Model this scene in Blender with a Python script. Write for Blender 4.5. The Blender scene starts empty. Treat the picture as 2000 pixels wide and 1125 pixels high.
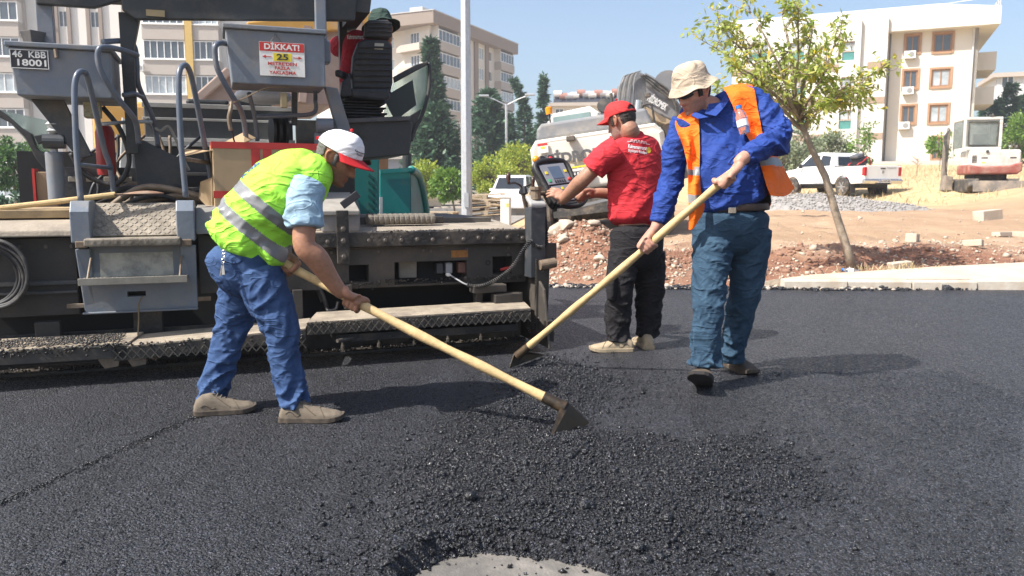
import bpy, bmesh, math, random
import numpy as np
from mathutils import Vector, Matrix, noise as mnoise
from mathutils.bvhtree import BVHTree
V = Vector
R = math.radians
random.seed(7); np.random.seed(7)
SC = bpy.context.scene
COL = SC.collection

# ------------------------------------------------------------------ camera, sky, sun, exposure
CAM_H = 1.05
LENS = 28.0
PITCH = math.atan(187.5 / (LENS / 36 * 2000))
cam = bpy.data.cameras.new('camera'); cam.lens = LENS; cam.sensor_width = 36
cam.clip_start = 0.05; cam.clip_end = 3000
cam.dof.use_dof = True; cam.dof.focus_distance = 3.9; cam.dof.aperture_fstop = 5.6
camo = bpy.data.objects.new('camera', cam); COL.objects.link(camo)
camo.location = (0, 0, CAM_H); camo.rotation_euler = (math.pi / 2 - PITCH, 0, 0)
SC.camera = camo

SUN_EL = R(50)
SHADOW_AZ = R(27)                      # shadows run to +x and a little away from the camera
sun_dir = V((-math.cos(SHADOW_AZ) * math.cos(SUN_EL), -math.sin(SHADOW_AZ) * math.cos(SUN_EL), math.sin(SUN_EL)))
world = bpy.data.worlds.new('World'); SC.world = world; world.use_nodes = True
wn = world.node_tree
wn.nodes.clear()
wo = wn.nodes.new('ShaderNodeOutputWorld'); wb = wn.nodes.new('ShaderNodeBackground')
ws = wn.nodes.new('ShaderNodeTexSky'); ws.sky_type = 'NISHITA'; ws.sun_disc = False
ws.sun_elevation = SUN_EL
ws.sun_rotation = math.atan2(sun_dir.x, sun_dir.y)
ws.altitude = 200; ws.air_density = 1.0; ws.dust_density = 3.2; ws.ozone_density = 1.5
wb.inputs['Strength'].default_value = 0.122
wn.links.new(ws.outputs[0], wb.inputs[0]); wn.links.new(wb.outputs[0], wo.inputs[0])
sun = bpy.data.lights.new('sun', 'SUN'); sun.energy = 4.9; sun.angle = R(0.53); sun.color = (1, .955, .89)
suno = bpy.data.objects.new('sun', sun); COL.objects.link(suno)
suno.rotation_euler = sun_dir.to_track_quat('Z', 'Y').to_euler()
SC.view_settings.view_transform = 'Standard'; SC.view_settings.look = 'None'
SC.view_settings.gamma = 1; SC.view_settings.use_curve_mapping = False
SC.view_settings.exposure = 0.85

# ------------------------------------------------------------------ helpers
FPX = LENS / 36 * 2000
def ray(u, v):
    a = (u - 1000) / FPX; b = (562.5 - v) / FPX
    return V((a, math.cos(PITCH) + b * math.sin(PITCH), -math.sin(PITCH) + b * math.cos(PITCH)))
def P(u, v, Y):                        # the point at distance Y into the place seen along a line of sight
    d = ray(u, v); return V((0, 0, CAM_H)) + d * (Y / d.y)
def G(u, v, z=0.0):                    # the same on the level z
    d = ray(u, v); return V((0, 0, CAM_H)) + d * ((z - CAM_H) / d.z)

def lin(c):
    if isinstance(c, str):
        c = [int(c[i:i + 2], 16) / 255 for i in (0, 2, 4)]
        return tuple(x / 12.92 if x <= .04045 else ((x + .055) / 1.055) ** 2.4 for x in c)
    return tuple(c)

MATS = {}
def mat(name, col=(.5, .5, .5), rough=.6, metal=0., var=.12, vscale=6., dust=None, damt=.4, dscale=2.5, bump=0., bscale=80., spec=.5, coat=0., trans=0., emit=None, streak=False, alpha=1., sss=0.):
    if name in MATS: return MATS[name]
    m = bpy.data.materials.new(name); m.use_nodes = True
    nt = m.node_tree; N = nt.nodes; L = nt.links
    b = N['Principled BSDF']
    col = lin(col)
    tc = N.new('ShaderNodeTexCoord'); co = tc.outputs['Object']
    n1 = N.new('ShaderNodeTexNoise'); n1.inputs['Scale'].default_value = vscale; n1.inputs['Detail'].default_value = 7; n1.inputs['Roughness'].default_value = .62
    L.new(co, n1.inputs['Vector'])
    mr = N.new('ShaderNodeMapRange'); mr.inputs[1].default_value = .3; mr.inputs[2].default_value = .7
    mr.inputs[3].default_value = 1 - var; mr.inputs[4].default_value = 1 + var
    L.new(n1.outputs[0], mr.inputs[0])
    mx = N.new('ShaderNodeMix'); mx.data_type = 'RGBA'; mx.blend_type = 'MULTIPLY'; mx.inputs[0].default_value = 1
    mx.inputs[6].default_value = (*col, 1); L.new(mr.outputs[0], mx.inputs[7])
    out = mx.outputs[2]
    if dust is not None:
        n2 = N.new('ShaderNodeTexNoise'); n2.inputs['Scale'].default_value = dscale; n2.inputs['Detail'].default_value = 9; n2.inputs['Roughness'].default_value = .72
        if streak:
            mp = N.new('ShaderNodeMapping'); mp.inputs['Scale'].default_value = (4, 4, .5)
            L.new(co, mp.inputs['Vector']); L.new(mp.outputs[0], n2.inputs['Vector'])
        else: L.new(co, n2.inputs['Vector'])
        m2 = N.new('ShaderNodeMapRange'); m2.inputs[1].default_value = .62 - damt * .4; m2.inputs[2].default_value = .72 - damt * .15
        m2.inputs[4].default_value = min(1, .25 + damt)
        L.new(n2.outputs[0], m2.inputs[0])
        x2 = N.new('ShaderNodeMix'); x2.data_type = 'RGBA'; L.new(m2.outputs[0], x2.inputs[0]); L.new(out, x2.inputs[6])
        x2.inputs[7].default_value = (*lin(dust), 1); out = x2.outputs[2]
        r2 = N.new('ShaderNodeMapRange'); r2.inputs[3].default_value = rough; r2.inputs[4].default_value = .92
        L.new(m2.outputs[0], r2.inputs[0]); L.new(r2.outputs[0], b.inputs['Roughness'])
    else:
        r2 = N.new('ShaderNodeMapRange'); r2.inputs[1].default_value = .3; r2.inputs[2].default_value = .7
        r2.inputs[3].default_value = max(.03, rough - .07); r2.inputs[4].default_value = min(1, rough + .07)
        L.new(n1.outputs[0], r2.inputs[0]); L.new(r2.outputs[0], b.inputs['Roughness'])
    L.new(out, b.inputs['Base Color'])
    b.inputs['Metallic'].default_value = metal
    b.inputs['Specular IOR Level'].default_value = spec
    b.inputs['Coat Weight'].default_value = coat
    b.inputs['Transmission Weight'].default_value = trans
    b.inputs['Alpha'].default_value = alpha
    if sss: b.inputs['Subsurface Weight'].default_value = sss; b.inputs['Subsurface Radius'].default_value = (.012, .005, .003); b.inputs['Subsurface Scale'].default_value = 1
    if emit: b.inputs['Emission Color'].default_value = (*lin(emit[0]), 1); b.inputs['Emission Strength'].default_value = emit[1]
    if bump:
        n3 = N.new('ShaderNodeTexNoise'); n3.inputs['Scale'].default_value = bscale; n3.inputs['Detail'].default_value = 5; L.new(co, n3.inputs['Vector'])
        bp = N.new('ShaderNodeBump'); bp.inputs['Strength'].default_value = 1; bp.inputs['Distance'].default_value = bump
        L.new(n3.outputs[0], bp.inputs['Height']); L.new(bp.outputs[0], b.inputs['Normal'])
    MATS[name] = m
    return m

def leafmat(name, c1, c2, trans=.35, rough=.5):
    if name in MATS: return MATS[name]
    m = bpy.data.materials.new(name); m.use_nodes = True
    nt = m.node_tree; N = nt.nodes; L = nt.links; b = N['Principled BSDF']
    g = N.new('ShaderNodeNewGeometry')
    cr = N.new('ShaderNodeMix'); cr.data_type = 'RGBA'
    L.new(g.outputs['Random Per Island'], cr.inputs[0])
    cr.inputs[6].default_value = (*lin(c1), 1); cr.inputs[7].default_value = (*lin(c2), 1)
    L.new(cr.outputs[2], b.inputs['Base Color']); b.inputs['Roughness'].default_value = rough
    t = N.new('ShaderNodeBsdfTranslucent'); L.new(cr.outputs[2], t.inputs[0])
    ms = N.new('ShaderNodeMixShader'); ms.inputs[0].default_value = trans
    L.new(b.outputs[0], ms.inputs[1]); L.new(t.outputs[0], ms.inputs[2])
    L.new(ms.outputs[0], N['Material Output'].inputs[0])
    MATS[name] = m; return m

class MB:
    """collects shapes into one mesh"""
    def __init__(s): s.v = []; s.f = []; s.m = []; s.cur = 0
    def add(s, vs, fs):
        o = len(s.v); s.v += [tuple(p) for p in vs]; s.f += [tuple(i + o for i in f) for f in fs]; s.m += [s.cur] * len(fs); return s
    def box(s, c, size, M=None):
        x, y, z = size[0] / 2, size[1] / 2, size[2] / 2
        vs = [V((a * x, b * y, d * z)) for a in (-1, 1) for b in (-1, 1) for d in (-1, 1)]
        if M is not None: vs = [M @ p for p in vs]
        c = V(c)
        return s.add([p + c for p in vs], [(0, 1, 3, 2), (4, 6, 7, 5), (0, 4, 5, 1), (2, 3, 7, 6), (0, 2, 6, 4), (1, 5, 7, 3)])
    def span(s, a, b):                 # box between two corners
        a, b = V(a), V(b); return s.box((a + b) / 2, [abs(t) for t in (b - a)])
    def beam(s, a, b, w, h, up=(0, 0, 1)):
        a, b = V(a), V(b); d = b - a; l = d.length; d = d.normalized(); up = V(up)
        if abs(d.dot(up)) > .98: up = V((0, 1, 0))
        sd = d.cross(up).normalized(); u2 = sd.cross(d)
        M = Matrix((d, sd, u2)).transposed()
        return s.box((a + b) / 2, (l, w, h), M)
    def prism(s, poly, ext):           # poly: list of 3D points in order, ext: vector
        n = len(poly); e = V(ext); p = [V(q) for q in poly]
        nr = (p[1] - p[0]).cross(p[2] - p[0])
        if nr.dot(e) > 0: p = p[::-1]
        vs = p + [q + e for q in p]
        fs = [tuple(range(n)), tuple(range(2 * n - 1, n - 1, -1))]
        fs += [(i, i + n, (i + 1) % n + n, (i + 1) % n) for i in range(n)]
        return s.add(vs, fs)
    def tube(s, pts, r, n=10, caps=True, closed=False):
        pts = [V(p) for p in pts]; k = len(pts)
        rr = r if isinstance(r, (list, tuple)) else [r] * k
        vs = []; prev = None
        for i, p in enumerate(pts):
            a = pts[(i - 1) % k] if closed else pts[max(i - 1, 0)]
            b = pts[(i + 1) % k] if closed else pts[min(i + 1, k - 1)]
            t = (b - a).normalized()
            if prev is None:
                q = V((0, 0, 1)) if abs(t.z) < .9 else V((1, 0, 0)); x = t.cross(q).normalized()
            else: x = (prev - t * prev.dot(t)).normalized()
            prev = x; y = t.cross(x)
            vs += [p + (x * math.cos(2 * math.pi * j / n) + y * math.sin(2 * math.pi * j / n)) * rr[i] for j in range(n)]
        fs = []
        for i in range(k if closed else k - 1):
            i2 = (i + 1) % k
            fs += [(i * n + j, i * n + (j + 1) % n, i2 * n + (j + 1) % n, i2 * n + j) for j in range(n)]
        if caps and not closed: fs += [tuple(range(n - 1, -1, -1)), tuple(range((k - 1) * n, k * n))]
        return s.add(vs, fs)
    def cyl(s, a, b, r, n=16): return s.tube([a, b], r, n)
    def lathe(s, prof, c, n=24, axis=(0, 0, 1)):   # prof: (radius, height)
        ax = V(axis).normalized(); q = V((0, 0, 1)) if abs(ax.z) < .9 else V((1, 0, 0))
        x = ax.cross(q).normalized(); y = ax.cross(x); c = V(c); vs = []
        for r, h in prof: vs += [c + ax * h + (x * math.cos(2 * math.pi * j / n) + y * math.sin(2 * math.pi * j / n)) * r for j in range(n)]
        k = len(prof)
        fs = [(i * n + j, i * n + (j + 1) % n, (i + 1) * n + (j + 1) % n, (i + 1) * n + j) for i in range(k - 1) for j in range(n)]
        fs += [tuple(range(n - 1, -1, -1)), tuple(range((k - 1) * n, k * n))]
        return s.add(vs, fs)
    def torus(s, c, R1, r, axis=(0, 0, 1), n=40, k=8, wob=0):
        ax = V(axis).normalized(); q = V((0, 0, 1)) if abs(ax.z) < .9 else V((1, 0, 0))
        x = ax.cross(q).normalized(); y = ax.cross(x); c = V(c)
        ph = random.random() * 6
        return s.tube([c + (x * math.cos(2 * math.pi * j / n) + y * math.sin(2 * math.pi * j / n)) * (R1 * (1 + wob * math.sin(2 * 2 * math.pi * j / n + ph))) for j in range(n)], r, k, closed=True)
    def sphere(s, c, r, n=14, k=8, sc=(1, 1, 1)):
        c = V(c); vs = []; fs = []
        for i in range(k + 1):
            t = math.pi * i / k
            vs += [c + V((math.sin(t) * math.cos(2 * math.pi * j / n) * sc[0], math.sin(t) * math.sin(2 * math.pi * j / n) * sc[1], math.cos(t) * sc[2])) * r for j in range(n)]
        fs = [(i * n + j, (i + 1) * n + j, (i + 1) * n + (j + 1) % n, i * n + (j + 1) % n) for i in range(k) for j in range(n)]
        return s.add(vs, fs)
    def mesh(s, name):
        me = bpy.data.meshes.new(name); me.from_pydata(s.v, [], s.f); return me

def tag(o, label=None, cat=None, group=None, kind=None):
    if label: o['label'] = label
    if cat: o['category'] = cat
    if group: o['group'] = group
    if kind: o['kind'] = kind
    return o
def put(name, me, parent=None):
    o = bpy.data.objects.new(name, me); COL.objects.link(o)
    if parent is not None: o.parent = parent
    return o
def obj(name, mb, ms, parent=None, bevel=0, smooth=False, seg=2):
    me = mb.mesh(name)
    for m in (ms if isinstance(ms, (list, tuple)) else [ms]): me.materials.append(m)
    if any(mb.m): me.polygons.foreach_set('material_index', mb.m)
    if smooth is True: me.polygons.foreach_set('use_smooth', [True] * len(me.polygons))
    elif smooth: me.shade_smooth_by_angle(angle=R(smooth)) if hasattr(me, 'shade_smooth_by_angle') else me.polygons.foreach_set('use_smooth', [True] * len(me.polygons))
    o = put(name, me, parent)
    if smooth and smooth is not True: me.set_sharp_from_angle(angle=R(smooth)); me.polygons.foreach_set('use_smooth', [True] * len(me.polygons))
    if bevel:
        b = o.modifiers.new('bevel', 'BEVEL'); b.width = bevel; b.segments = seg; b.limit_method = 'ANGLE'; b.angle_limit = R(50)
    return o
def empty(name, loc=(0, 0, 0), rz=0, label=None, cat=None, group=None, kind=None):
    o = put(name, None); o.location = loc; o.rotation_euler = (0, 0, rz); o.empty_display_size = .1
    return tag(o, label, cat, group, kind)
def copy_tree(o, parent=None):
    c = o.copy(); COL.objects.link(c); c.parent = parent
    for ch in list(KIDS.get(o.name, [])) or list(o.children): copy_tree(ch, c)
    return c
KIDS = {}
def np_mesh(name, verts, faces, ms, parent=None, smooth=False, mi=None):   # faces: (n, k) array, one size
    verts = np.asarray(verts, dtype=np.float32); faces = np.asarray(faces, dtype=np.int32)
    me = bpy.data.meshes.new(name); n, k = faces.shape
    me.vertices.add(len(verts)); me.vertices.foreach_set('co', verts.ravel())
    me.loops.add(n * k); me.loops.foreach_set('vertex_index', faces.ravel())
    me.polygons.add(n); me.polygons.foreach_set('loop_start', np.arange(n, dtype=np.int32) * k)
    try: me.polygons.foreach_set('loop_total', np.full(n, k, dtype=np.int32))
    except Exception: pass
    for m in (ms if isinstance(ms, (list, tuple)) else [ms]): me.materials.append(m)
    if mi is not None: me.polygons.foreach_set('material_index', np.asarray(mi, dtype=np.int32))
    if smooth: me.polygons.foreach_set('use_smooth', np.ones(n, dtype=bool))
    me.update(calc_edges=True); me.validate()
    return put(name, me, parent)
def rand_rot(n):
    q = np.random.normal(size=(n, 4)); q /= np.linalg.norm(q, axis=1)[:, None]
    w, x, y, z = q.T
    return np.stack([np.stack([1 - 2 * (y * y + z * z), 2 * (x * y - z * w), 2 * (x * z + y * w)], -1),
                     np.stack([2 * (x * y + z * w), 1 - 2 * (x * x + z * z), 2 * (y * z - x * w)], -1),
                     np.stack([2 * (x * z - y * w), 2 * (y * z + x * w), 1 - 2 * (x * x + y * y)], -1)], 1)
_ph = (1 + 5 ** .5) / 2
ICO_V = np.array([(-1, _ph, 0), (1, _ph, 0), (-1, -_ph, 0), (1, -_ph, 0), (0, -1, _ph), (0, 1, _ph), (0, -1, -_ph), (0, 1, -_ph), (_ph, 0, -1), (_ph, 0, 1), (-_ph, 0, -1), (-_ph, 0, 1)]) / 1.902
ICO_F = np.array([(0, 11, 5), (0, 5, 1), (0, 1, 7), (0, 7, 10), (0, 10, 11), (1, 5, 9), (5, 11, 4), (11, 10, 2), (10, 7, 6), (7, 1, 8), (3, 9, 4), (3, 4, 2), (3, 2, 6), (3, 6, 8), (3, 8, 9), (4, 9, 5), (2, 4, 11), (6, 2, 10), (8, 6, 7), (9, 8, 1)])
OCT_V = np.array([(1, 0, 0), (-1, 0, 0), (0, 1, 0), (0, -1, 0), (0, 0, 1), (0, 0, -1)], float)
OCT_F = np.array([(0, 2, 4), (2, 1, 4), (1, 3, 4), (3, 0, 4), (2, 0, 5), (1, 2, 5), (3, 1, 5), (0, 3, 5)])
def stones(name, pos, size, ms, parent=None, base='ico', flat=.75, jit=.28, mi=None):
    pos = np.asarray(pos); n = len(pos); bv, bf = (ICO_V, ICO_F) if base == 'ico' else (OCT_V, OCT_F)
    size = np.broadcast_to(np.asarray(size, float), (n,))
    v = bv[None] * (1 + np.random.uniform(-jit, jit, (n, len(bv), 1))) * np.random.uniform(.65, 1.25, (n, 1, 3))
    v = np.einsum('nij,nkj->nki', rand_rot(n), v); v[:, :, 2] *= flat
    v = v * size[:, None, None] + pos[:, None, :]
    f = bf[None] + (np.arange(n) * len(bv))[:, None, None]
    return np_mesh(name, v.reshape(-1, 3), f.reshape(-1, 3), ms, parent, mi=None if mi is None else np.repeat(mi, len(bf)))
def leaves(name, pos, size, ms, parent=None, up=.3, aspect=.5, droop=0., mi=None, dirs=None):
    """pointed leaves: two triangles folded along the midrib"""
    pos = np.asarray(pos); n = len(pos); size = np.broadcast_to(np.asarray(size, float), (n,))
    d = np.random.normal(size=(n, 3)) if dirs is None else np.asarray(dirs, float) + np.random.normal(size=(n, 3)) * .45
    d[:, 2] += -droop; d /= np.linalg.norm(d, axis=1)[:, None]
    r = np.random.normal(size=(n, 3)); r[:, 2] += 0
    nrm = np.random.normal(size=(n, 3)); nrm[:, 2] = np.abs(nrm[:, 2]) + up * 3
    sd = np.cross(d, nrm); sd /= np.linalg.norm(sd, axis=1)[:, None] + 1e-9; nn = np.cross(sd, d)
    S = size[:, None]
    a = pos; b = pos + d * S * .45 + sd * S * aspect * .5 - nn * S * .06; c = pos + d * S - nn * S * .18; e = pos + d * S * .45 - sd * S * aspect * .5 - nn * S * .06
    v = np.stack([a, b, c, e], 1).reshape(-1, 3)
    i = (np.arange(n) * 4)[:, None]
    f = np.concatenate([i + np.array([[0, 1, 2]]), i + np.array([[0, 2, 3]])], 1).reshape(-1, 3)
    return np_mesh(name, v, f, ms, parent, mi=None if mi is None else np.repeat(mi, 2))
def fbm(x, y, s=1., o=4, seed=0.):
    return mnoise.fractal(V((x * s + seed, y * s - seed, seed * .37)), 1.0, 2.0, o)
def sstep(a, b, x):
    t = min(1, max(0, (x - a) / (b - a))); return t * t * (3 - 2 * t)
def text_mesh(body, size, extrude=.001, offset=0., align='CENTER', space=1.0, shear=0., line=1.0):
    cu = bpy.data.curves.new('text', 'FONT'); cu.body = body; cu.size = size; cu.extrude = extrude; cu.offset = offset
    cu.align_x = align; cu.align_y = 'CENTER'; cu.space_character = space; cu.shear = shear; cu.space_line = line; cu.resolution_u = 3
    o = bpy.data.objects.new('text', cu); COL.objects.link(o)
    dg = bpy.context.evaluated_depsgraph_get()
    me = bpy.data.meshes.new_from_object(o.evaluated_get(dg))
    bpy.data.objects.remove(o); bpy.data.curves.remove(cu)
    return me
def text(name, body, size, m, parent, loc, right, up, width=None, **k):
    """flat lettering: right / up are the reading directions in the parent's space"""
    me = text_mesh(body, size, **k); me.materials.clear(); me.materials.append(m)
    right = V(right).normalized(); up = V(up); up = (up - right * up.dot(right)).normalized(); n = right.cross(up)
    xs = [v.co.x for v in me.vertices]; w = max(xs) - min(xs); cx = (max(xs) + min(xs)) / 2
    sx = width / w if width else 1.
    for v in me.vertices:
        p = V(loc) + right * ((v.co.x - cx) * sx) + up * v.co.y + n * v.co.z; v.co = p
    return put(name, me, parent)
def catmull(ps, k):
    out = []; n = len(ps)
    for i in range(n - 1):
        p0, p1, p2, p3 = ps[max(i - 1, 0)], ps[i], ps[i + 1], ps[min(i + 2, n - 1)]
        for j in range(k):
            t = j / k; out.append(.5 * ((2 * p1) + (p2 - p0) * t + (2 * p0 - 5 * p1 + 4 * p2 - p3) * t * t + (3 * p1 - p0 - 3 * p2 + p3) * t ** 3))
    out.append(ps[-1]); return out

# ------------------------------------------------------------------ the setting: ground, street, asphalt, pavement
def terrain(x, y):
    rise = sstep(-.3, 1.0, x - max(0, (y - 20)) * .08)
    base = .10 + .034 * max(0, y - 9) + .024 * max(0, y - 35)
    base += .55 * sstep(13.5, 17, x) * sstep(15, 26, y)
    base *= sstep(8.45, 9.6, y)
    z = -.06 + rise * base
    if y > 8.4:
        # spoil heap and dug bank along the road
        z += .50 * math.exp(-((x - .95) / .75) ** 2 - ((y - 10.6) / .9) ** 2)
        z += .14 * math.exp(-((x - 2.2) / 1.0) ** 2 - ((y - 10.4) / .7) ** 2)
        z += .20 * math.exp(-((x - 4.3) / 1.3) ** 2 - ((y - 11.2) / .55) ** 2)
        z += .12 * math.exp(-((x - 6.3) / 1.3) ** 2 - ((y - 12.0) / .8) ** 2)
        k = rise * sstep(8.6, 9.6, y)
        z += k * (.07 * fbm(x, y, .9, 4, 3.) + .035 * fbm(x, y, 3.5, 4, 9.))
    return z

def ground_material():
    m = bpy.data.materials.new('dirt'); m.use_nodes = True; nt = m.node_tree; N = nt.nodes; L = nt.links; b = N['Principled BSDF']
    tc = N.new('ShaderNodeTexCoord'); co = tc.outputs['Object']
    def nz(s, d=6, r=.6):
        n = N.new('ShaderNodeTexNoise'); n.inputs['Scale'].default_value = s; n.inputs['Detail'].default_value = d; n.inputs['Roughness'].default_value = r; L.new(co, n.inputs['Vector']); return n.outputs[0]
    def ramp(i, stops):
        r = N.new('ShaderNodeValToRGB'); e = r.color_ramp.elements
        while len(e) < len(stops): e.new(.5)
        for k, (p, c) in enumerate(stops): e[k].position = p; e[k].color = (*lin(c), 1)
        L.new(i, r.inputs[0]); return r.outputs[0]
    def mrange(i, a, c, lo=0, hi=1):
        r = N.new('ShaderNodeMapRange'); r.interpolation_type = 'SMOOTHSTEP'; r.inputs[1].default_value = a; r.inputs[2].default_value = c; r.inputs[3].default_value = lo; r.inputs[4].default_value = hi
        L.new(i, r.inputs[0]); return r.outputs[0]
    def mix(f, a, c):
        x = N.new('ShaderNodeMix'); x.data_type = 'RGBA'; L.new(f, x.inputs[0]); L.new(a, x.inputs[6]); L.new(c, x.inputs[7]); return x.outputs[2]
    def mth(op, a, c):
        x = N.new('ShaderNodeMath'); x.operation = op
        for k, q in enumerate((a, c)):
            if isinstance(q, (int, float)): x.inputs[k].default_value = q
            else: L.new(q, x.inputs[k])
        return x.outputs[0]
    sep = N.new('ShaderNodeSeparateXYZ'); L.new(co, sep.inputs[0])
    tan = ramp(nz(1.3, 9, .7), [(.30, '947a62'), (.5, 'ae947b'), (.68, 'c2ae97')])
    red = ramp(nz(4, 9, .7), [(.3, '785040'), (.55, '946752'), (.75, 'ad876f')])
    orange = ramp(nz(.8, 8, .7), [(.3, '9c8066'), (.6, 'b1967b'), (.8, 'c6b298')])
    straw = ramp(nz(3, 8, .7), [(.3, 'ab936b'), (.55, 'c2ab84'), (.75, 'd3c3a2')])
    fy = mth('ADD', sep.outputs[1], mth('MULTIPLY', nz(.5, 4), 6.))
    c = mix(mrange(fy, 14.5, 18), tan, orange)
    c = mix(mrange(fy, 26, 31), c, straw)
    # the red subsoil shows in the freshly dug bank by the road
    rm = mth('MULTIPLY', mrange(fy, 11.0, 12.2), mrange(fy, 15.6, 13.9))
    c = mix(mth('MULTIPLY', rm, .85), c, red)
    L.new(c, b.inputs['Base Color']); b.inputs['Roughness'].default_value = .95; b.inputs['Specular IOR Level'].default_value = .15
    bp = N.new('ShaderNodeBump'); bp.inputs['Distance'].default_value = .05; L.new(nz(14, 10, .75), bp.inputs['Height']); L.new(bp.outputs[0], b.inputs['Normal'])
    return m
DIRT = ground_material()
def axis_steps(spec):                  # [(from, to, step), ...]
    out = []
    for a, b, s in spec: out += list(np.arange(a, b - 1e-6, s))
    return np.array(out + [spec[-1][1]])
def grid_mesh(name, xs, ys, zf, ms, smooth=True):
    X, Y = np.meshgrid(xs, ys); Z = zf(X, Y)
    nx, ny = len(xs), len(ys)
    i = (np.arange(ny - 1)[:, None] * nx + np.arange(nx - 1)[None]).ravel()
    f = np.stack([i, i + 1, i + 1 + nx, i + nx], 1)
    return np_mesh(name, np.stack([X.ravel(), Y.ravel(), Z.ravel()], 1), f, ms, smooth=smooth)
tz = np.vectorize(terrain)
ground = tag(grid_mesh('ground', axis_steps([(-900, -60, 120), (-60, -1, 4), (-1, 9, .09), (9, 30, .6), (30, 90, 6), (90, 900, 135)]),
                  axis_steps([(-40, 8.4, 6.05), (8.4, 14, .09), (14, 34, .5), (34, 90, 4), (90, 990, 150)]), tz, DIRT), kind='structure')

# ---- old street behind the machines
street_m = mat('old_street_asphalt', (.20, .19, .175), .85, var=.2, vscale=1.2, dust=(.36, .31, .25), damt=.5, dscale=.6, bump=.004, bscale=60)
mb = MB()
for j in range(12):                    # a strip that follows the terrain's flat left part
    y0, y1 = 8.9 + j * 7, 8.9 + (j + 1) * 7
    a0 = -.6 + max(0, y0 - 20) * .08; a1 = -.6 + max(0, y1 - 20) * .08
    mb.add([(-70, y0, -.02), (a0, y0, -.02), (a1, y1, -.02), (-70, y1, -.02)], [(0, 1, 2, 3)])
tag(obj('street', mb, street_m), kind='structure')
pave_m = mat('dusty_concrete_paving', (.42, .38, .32), .9, var=.14, vscale=3, dust=(.55, .45, .35), damt=.5, dscale=1.2, bump=.004, bscale=40)
mb = MB().span((-60, 52, -.03), (1.5, 63, .12)); tag(obj('far_pavement', mb, pave_m), kind='structure')
kerbdark = mat('weathered_kerb', (.23, .22, .21), .9, var=.2, vscale=4)
# the planted median across the street with its kerb stones
med = empty('median_strip', (-2.6, 37, 0), kind='structure')
obj('soil', MB().span((-14, .16, -.03), (4.6, 1.85, .26)), mat('median_soil', (.30, .22, .16), .95, var=.2), med)
ks = MB().box((0, 0, .12), (.78, .16, .36)).mesh('kerb_stone'); ks.materials.append(kerbdark)
for k in range(23):
    o = put('kerb_stone', ks, med); o.location = (-13.6 + k * .8, .07, .0)

# ---- fresh asphalt
def poly_sd(px, py, poly):             # signed distance to a polygon, negative inside
    poly = np.asarray(poly); d = np.full(px.shape, 1e9); ins = np.zeros(px.shape, bool)
    for (x1, y1), (x2, y2) in zip(poly, np.roll(poly, -1, 0)):
        ex, ey = x2 - x1, y2 - y1; wx, wy = px - x1, py - y1
        t = np.clip((wx * ex + wy * ey) / (ex * ex + ey * ey), 0, 1)
        d = np.minimum(d, np.hypot(wx - t * ex, wy - t * ey))
        c = ((y1 > py) != (y2 > py)) & (px < (x2 - x1) * (py - y1) / (y2 - y1 + 1e-12) + x1); ins ^= c
    return np.where(ins, -d, d)
gxy = lambda pts: [tuple(G(u, v)[:2]) for u, v in pts]
PILE = gxy([(690, 1140), (720, 1000), (760, 905), (850, 850), (900, 800), (975, 775), (1000, 730), (1070, 695), (1130, 705), (1215, 742), (1175, 790), (1160, 835), (1330, 855), (1480, 845), (1560, 890), (1640, 965), (1540, 1005), (1480, 1075), (1480, 1140)])
PATCH = [(-.36, 1.7), (-.33, 2.06), (-.28, 2.19), (-.21, 2.28), (-.12, 2.325), (0, 2.315), (.12, 2.28), (.22, 2.235), (.33, 2.14), (.40, 1.7)]
MOUNDS = [(G(1110, 885), .34, .042), (G(850, 990), .22, .035), (G(1000, 1000), .3, .03), (G(1330, 940), .4, .03), (G(1100, 745), .3, .03), (G(760, 1060), .2, .03), (G(1250, 1010), .35, .018)]
seam0, seam1 = G(0, 985), G(385, 812)
def n2(x, y, s, o=3, sd=0.): return np.vectorize(lambda a, b: fbm(a, b, s, o, sd))(x, y)
def asphalt_z(X, Y):
    sd = poly_sd(X, Y, PILE) + .05 * n2(X, Y, 7, 2, 4.)
    z = .0015 * n2(X, Y, 2.2, 2, 1.)
    w = np.clip(-sd / .12, 0, 1); w = w * w * (3 - 2 * w)
    h = np.full(X.shape, .012)
    for c, r, a in MOUNDS: h += a * np.exp(-((X - c.x) ** 2 + (Y - c.y) ** 2) / (r * .62) ** 2)
    z += w * (h + .007 * n2(X, Y, 11, 3, 2.))
    dx, dy = seam1.x - seam0.x, seam1.y - seam0.y; l = math.hypot(dx, dy)
    t = ((X - seam0.x) * dx + (Y - seam0.y) * dy) / l; dd = ((X - seam0.x) * dy - (Y - seam0.y) * dx) / l + .02 * n2(X, Y, 4, 2, 6.)
    on = ((t > -.6) & (t < l + .1)); z += np.where(on, .005 * np.exp(-(dd / .011) ** 2) - .004 * np.exp(-((dd - .03) / .014) ** 2), 0)
    z += np.where(on & (dd < 0), .0025, 0)
    pd = poly_sd(X, Y, PATCH) + .015 * n2(X, Y, 16, 2, 3.)
    pw = np.clip((.03 - pd) / .05, 0, 1); z = z * (1 - pw) + pw * -.075
    return z
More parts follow.
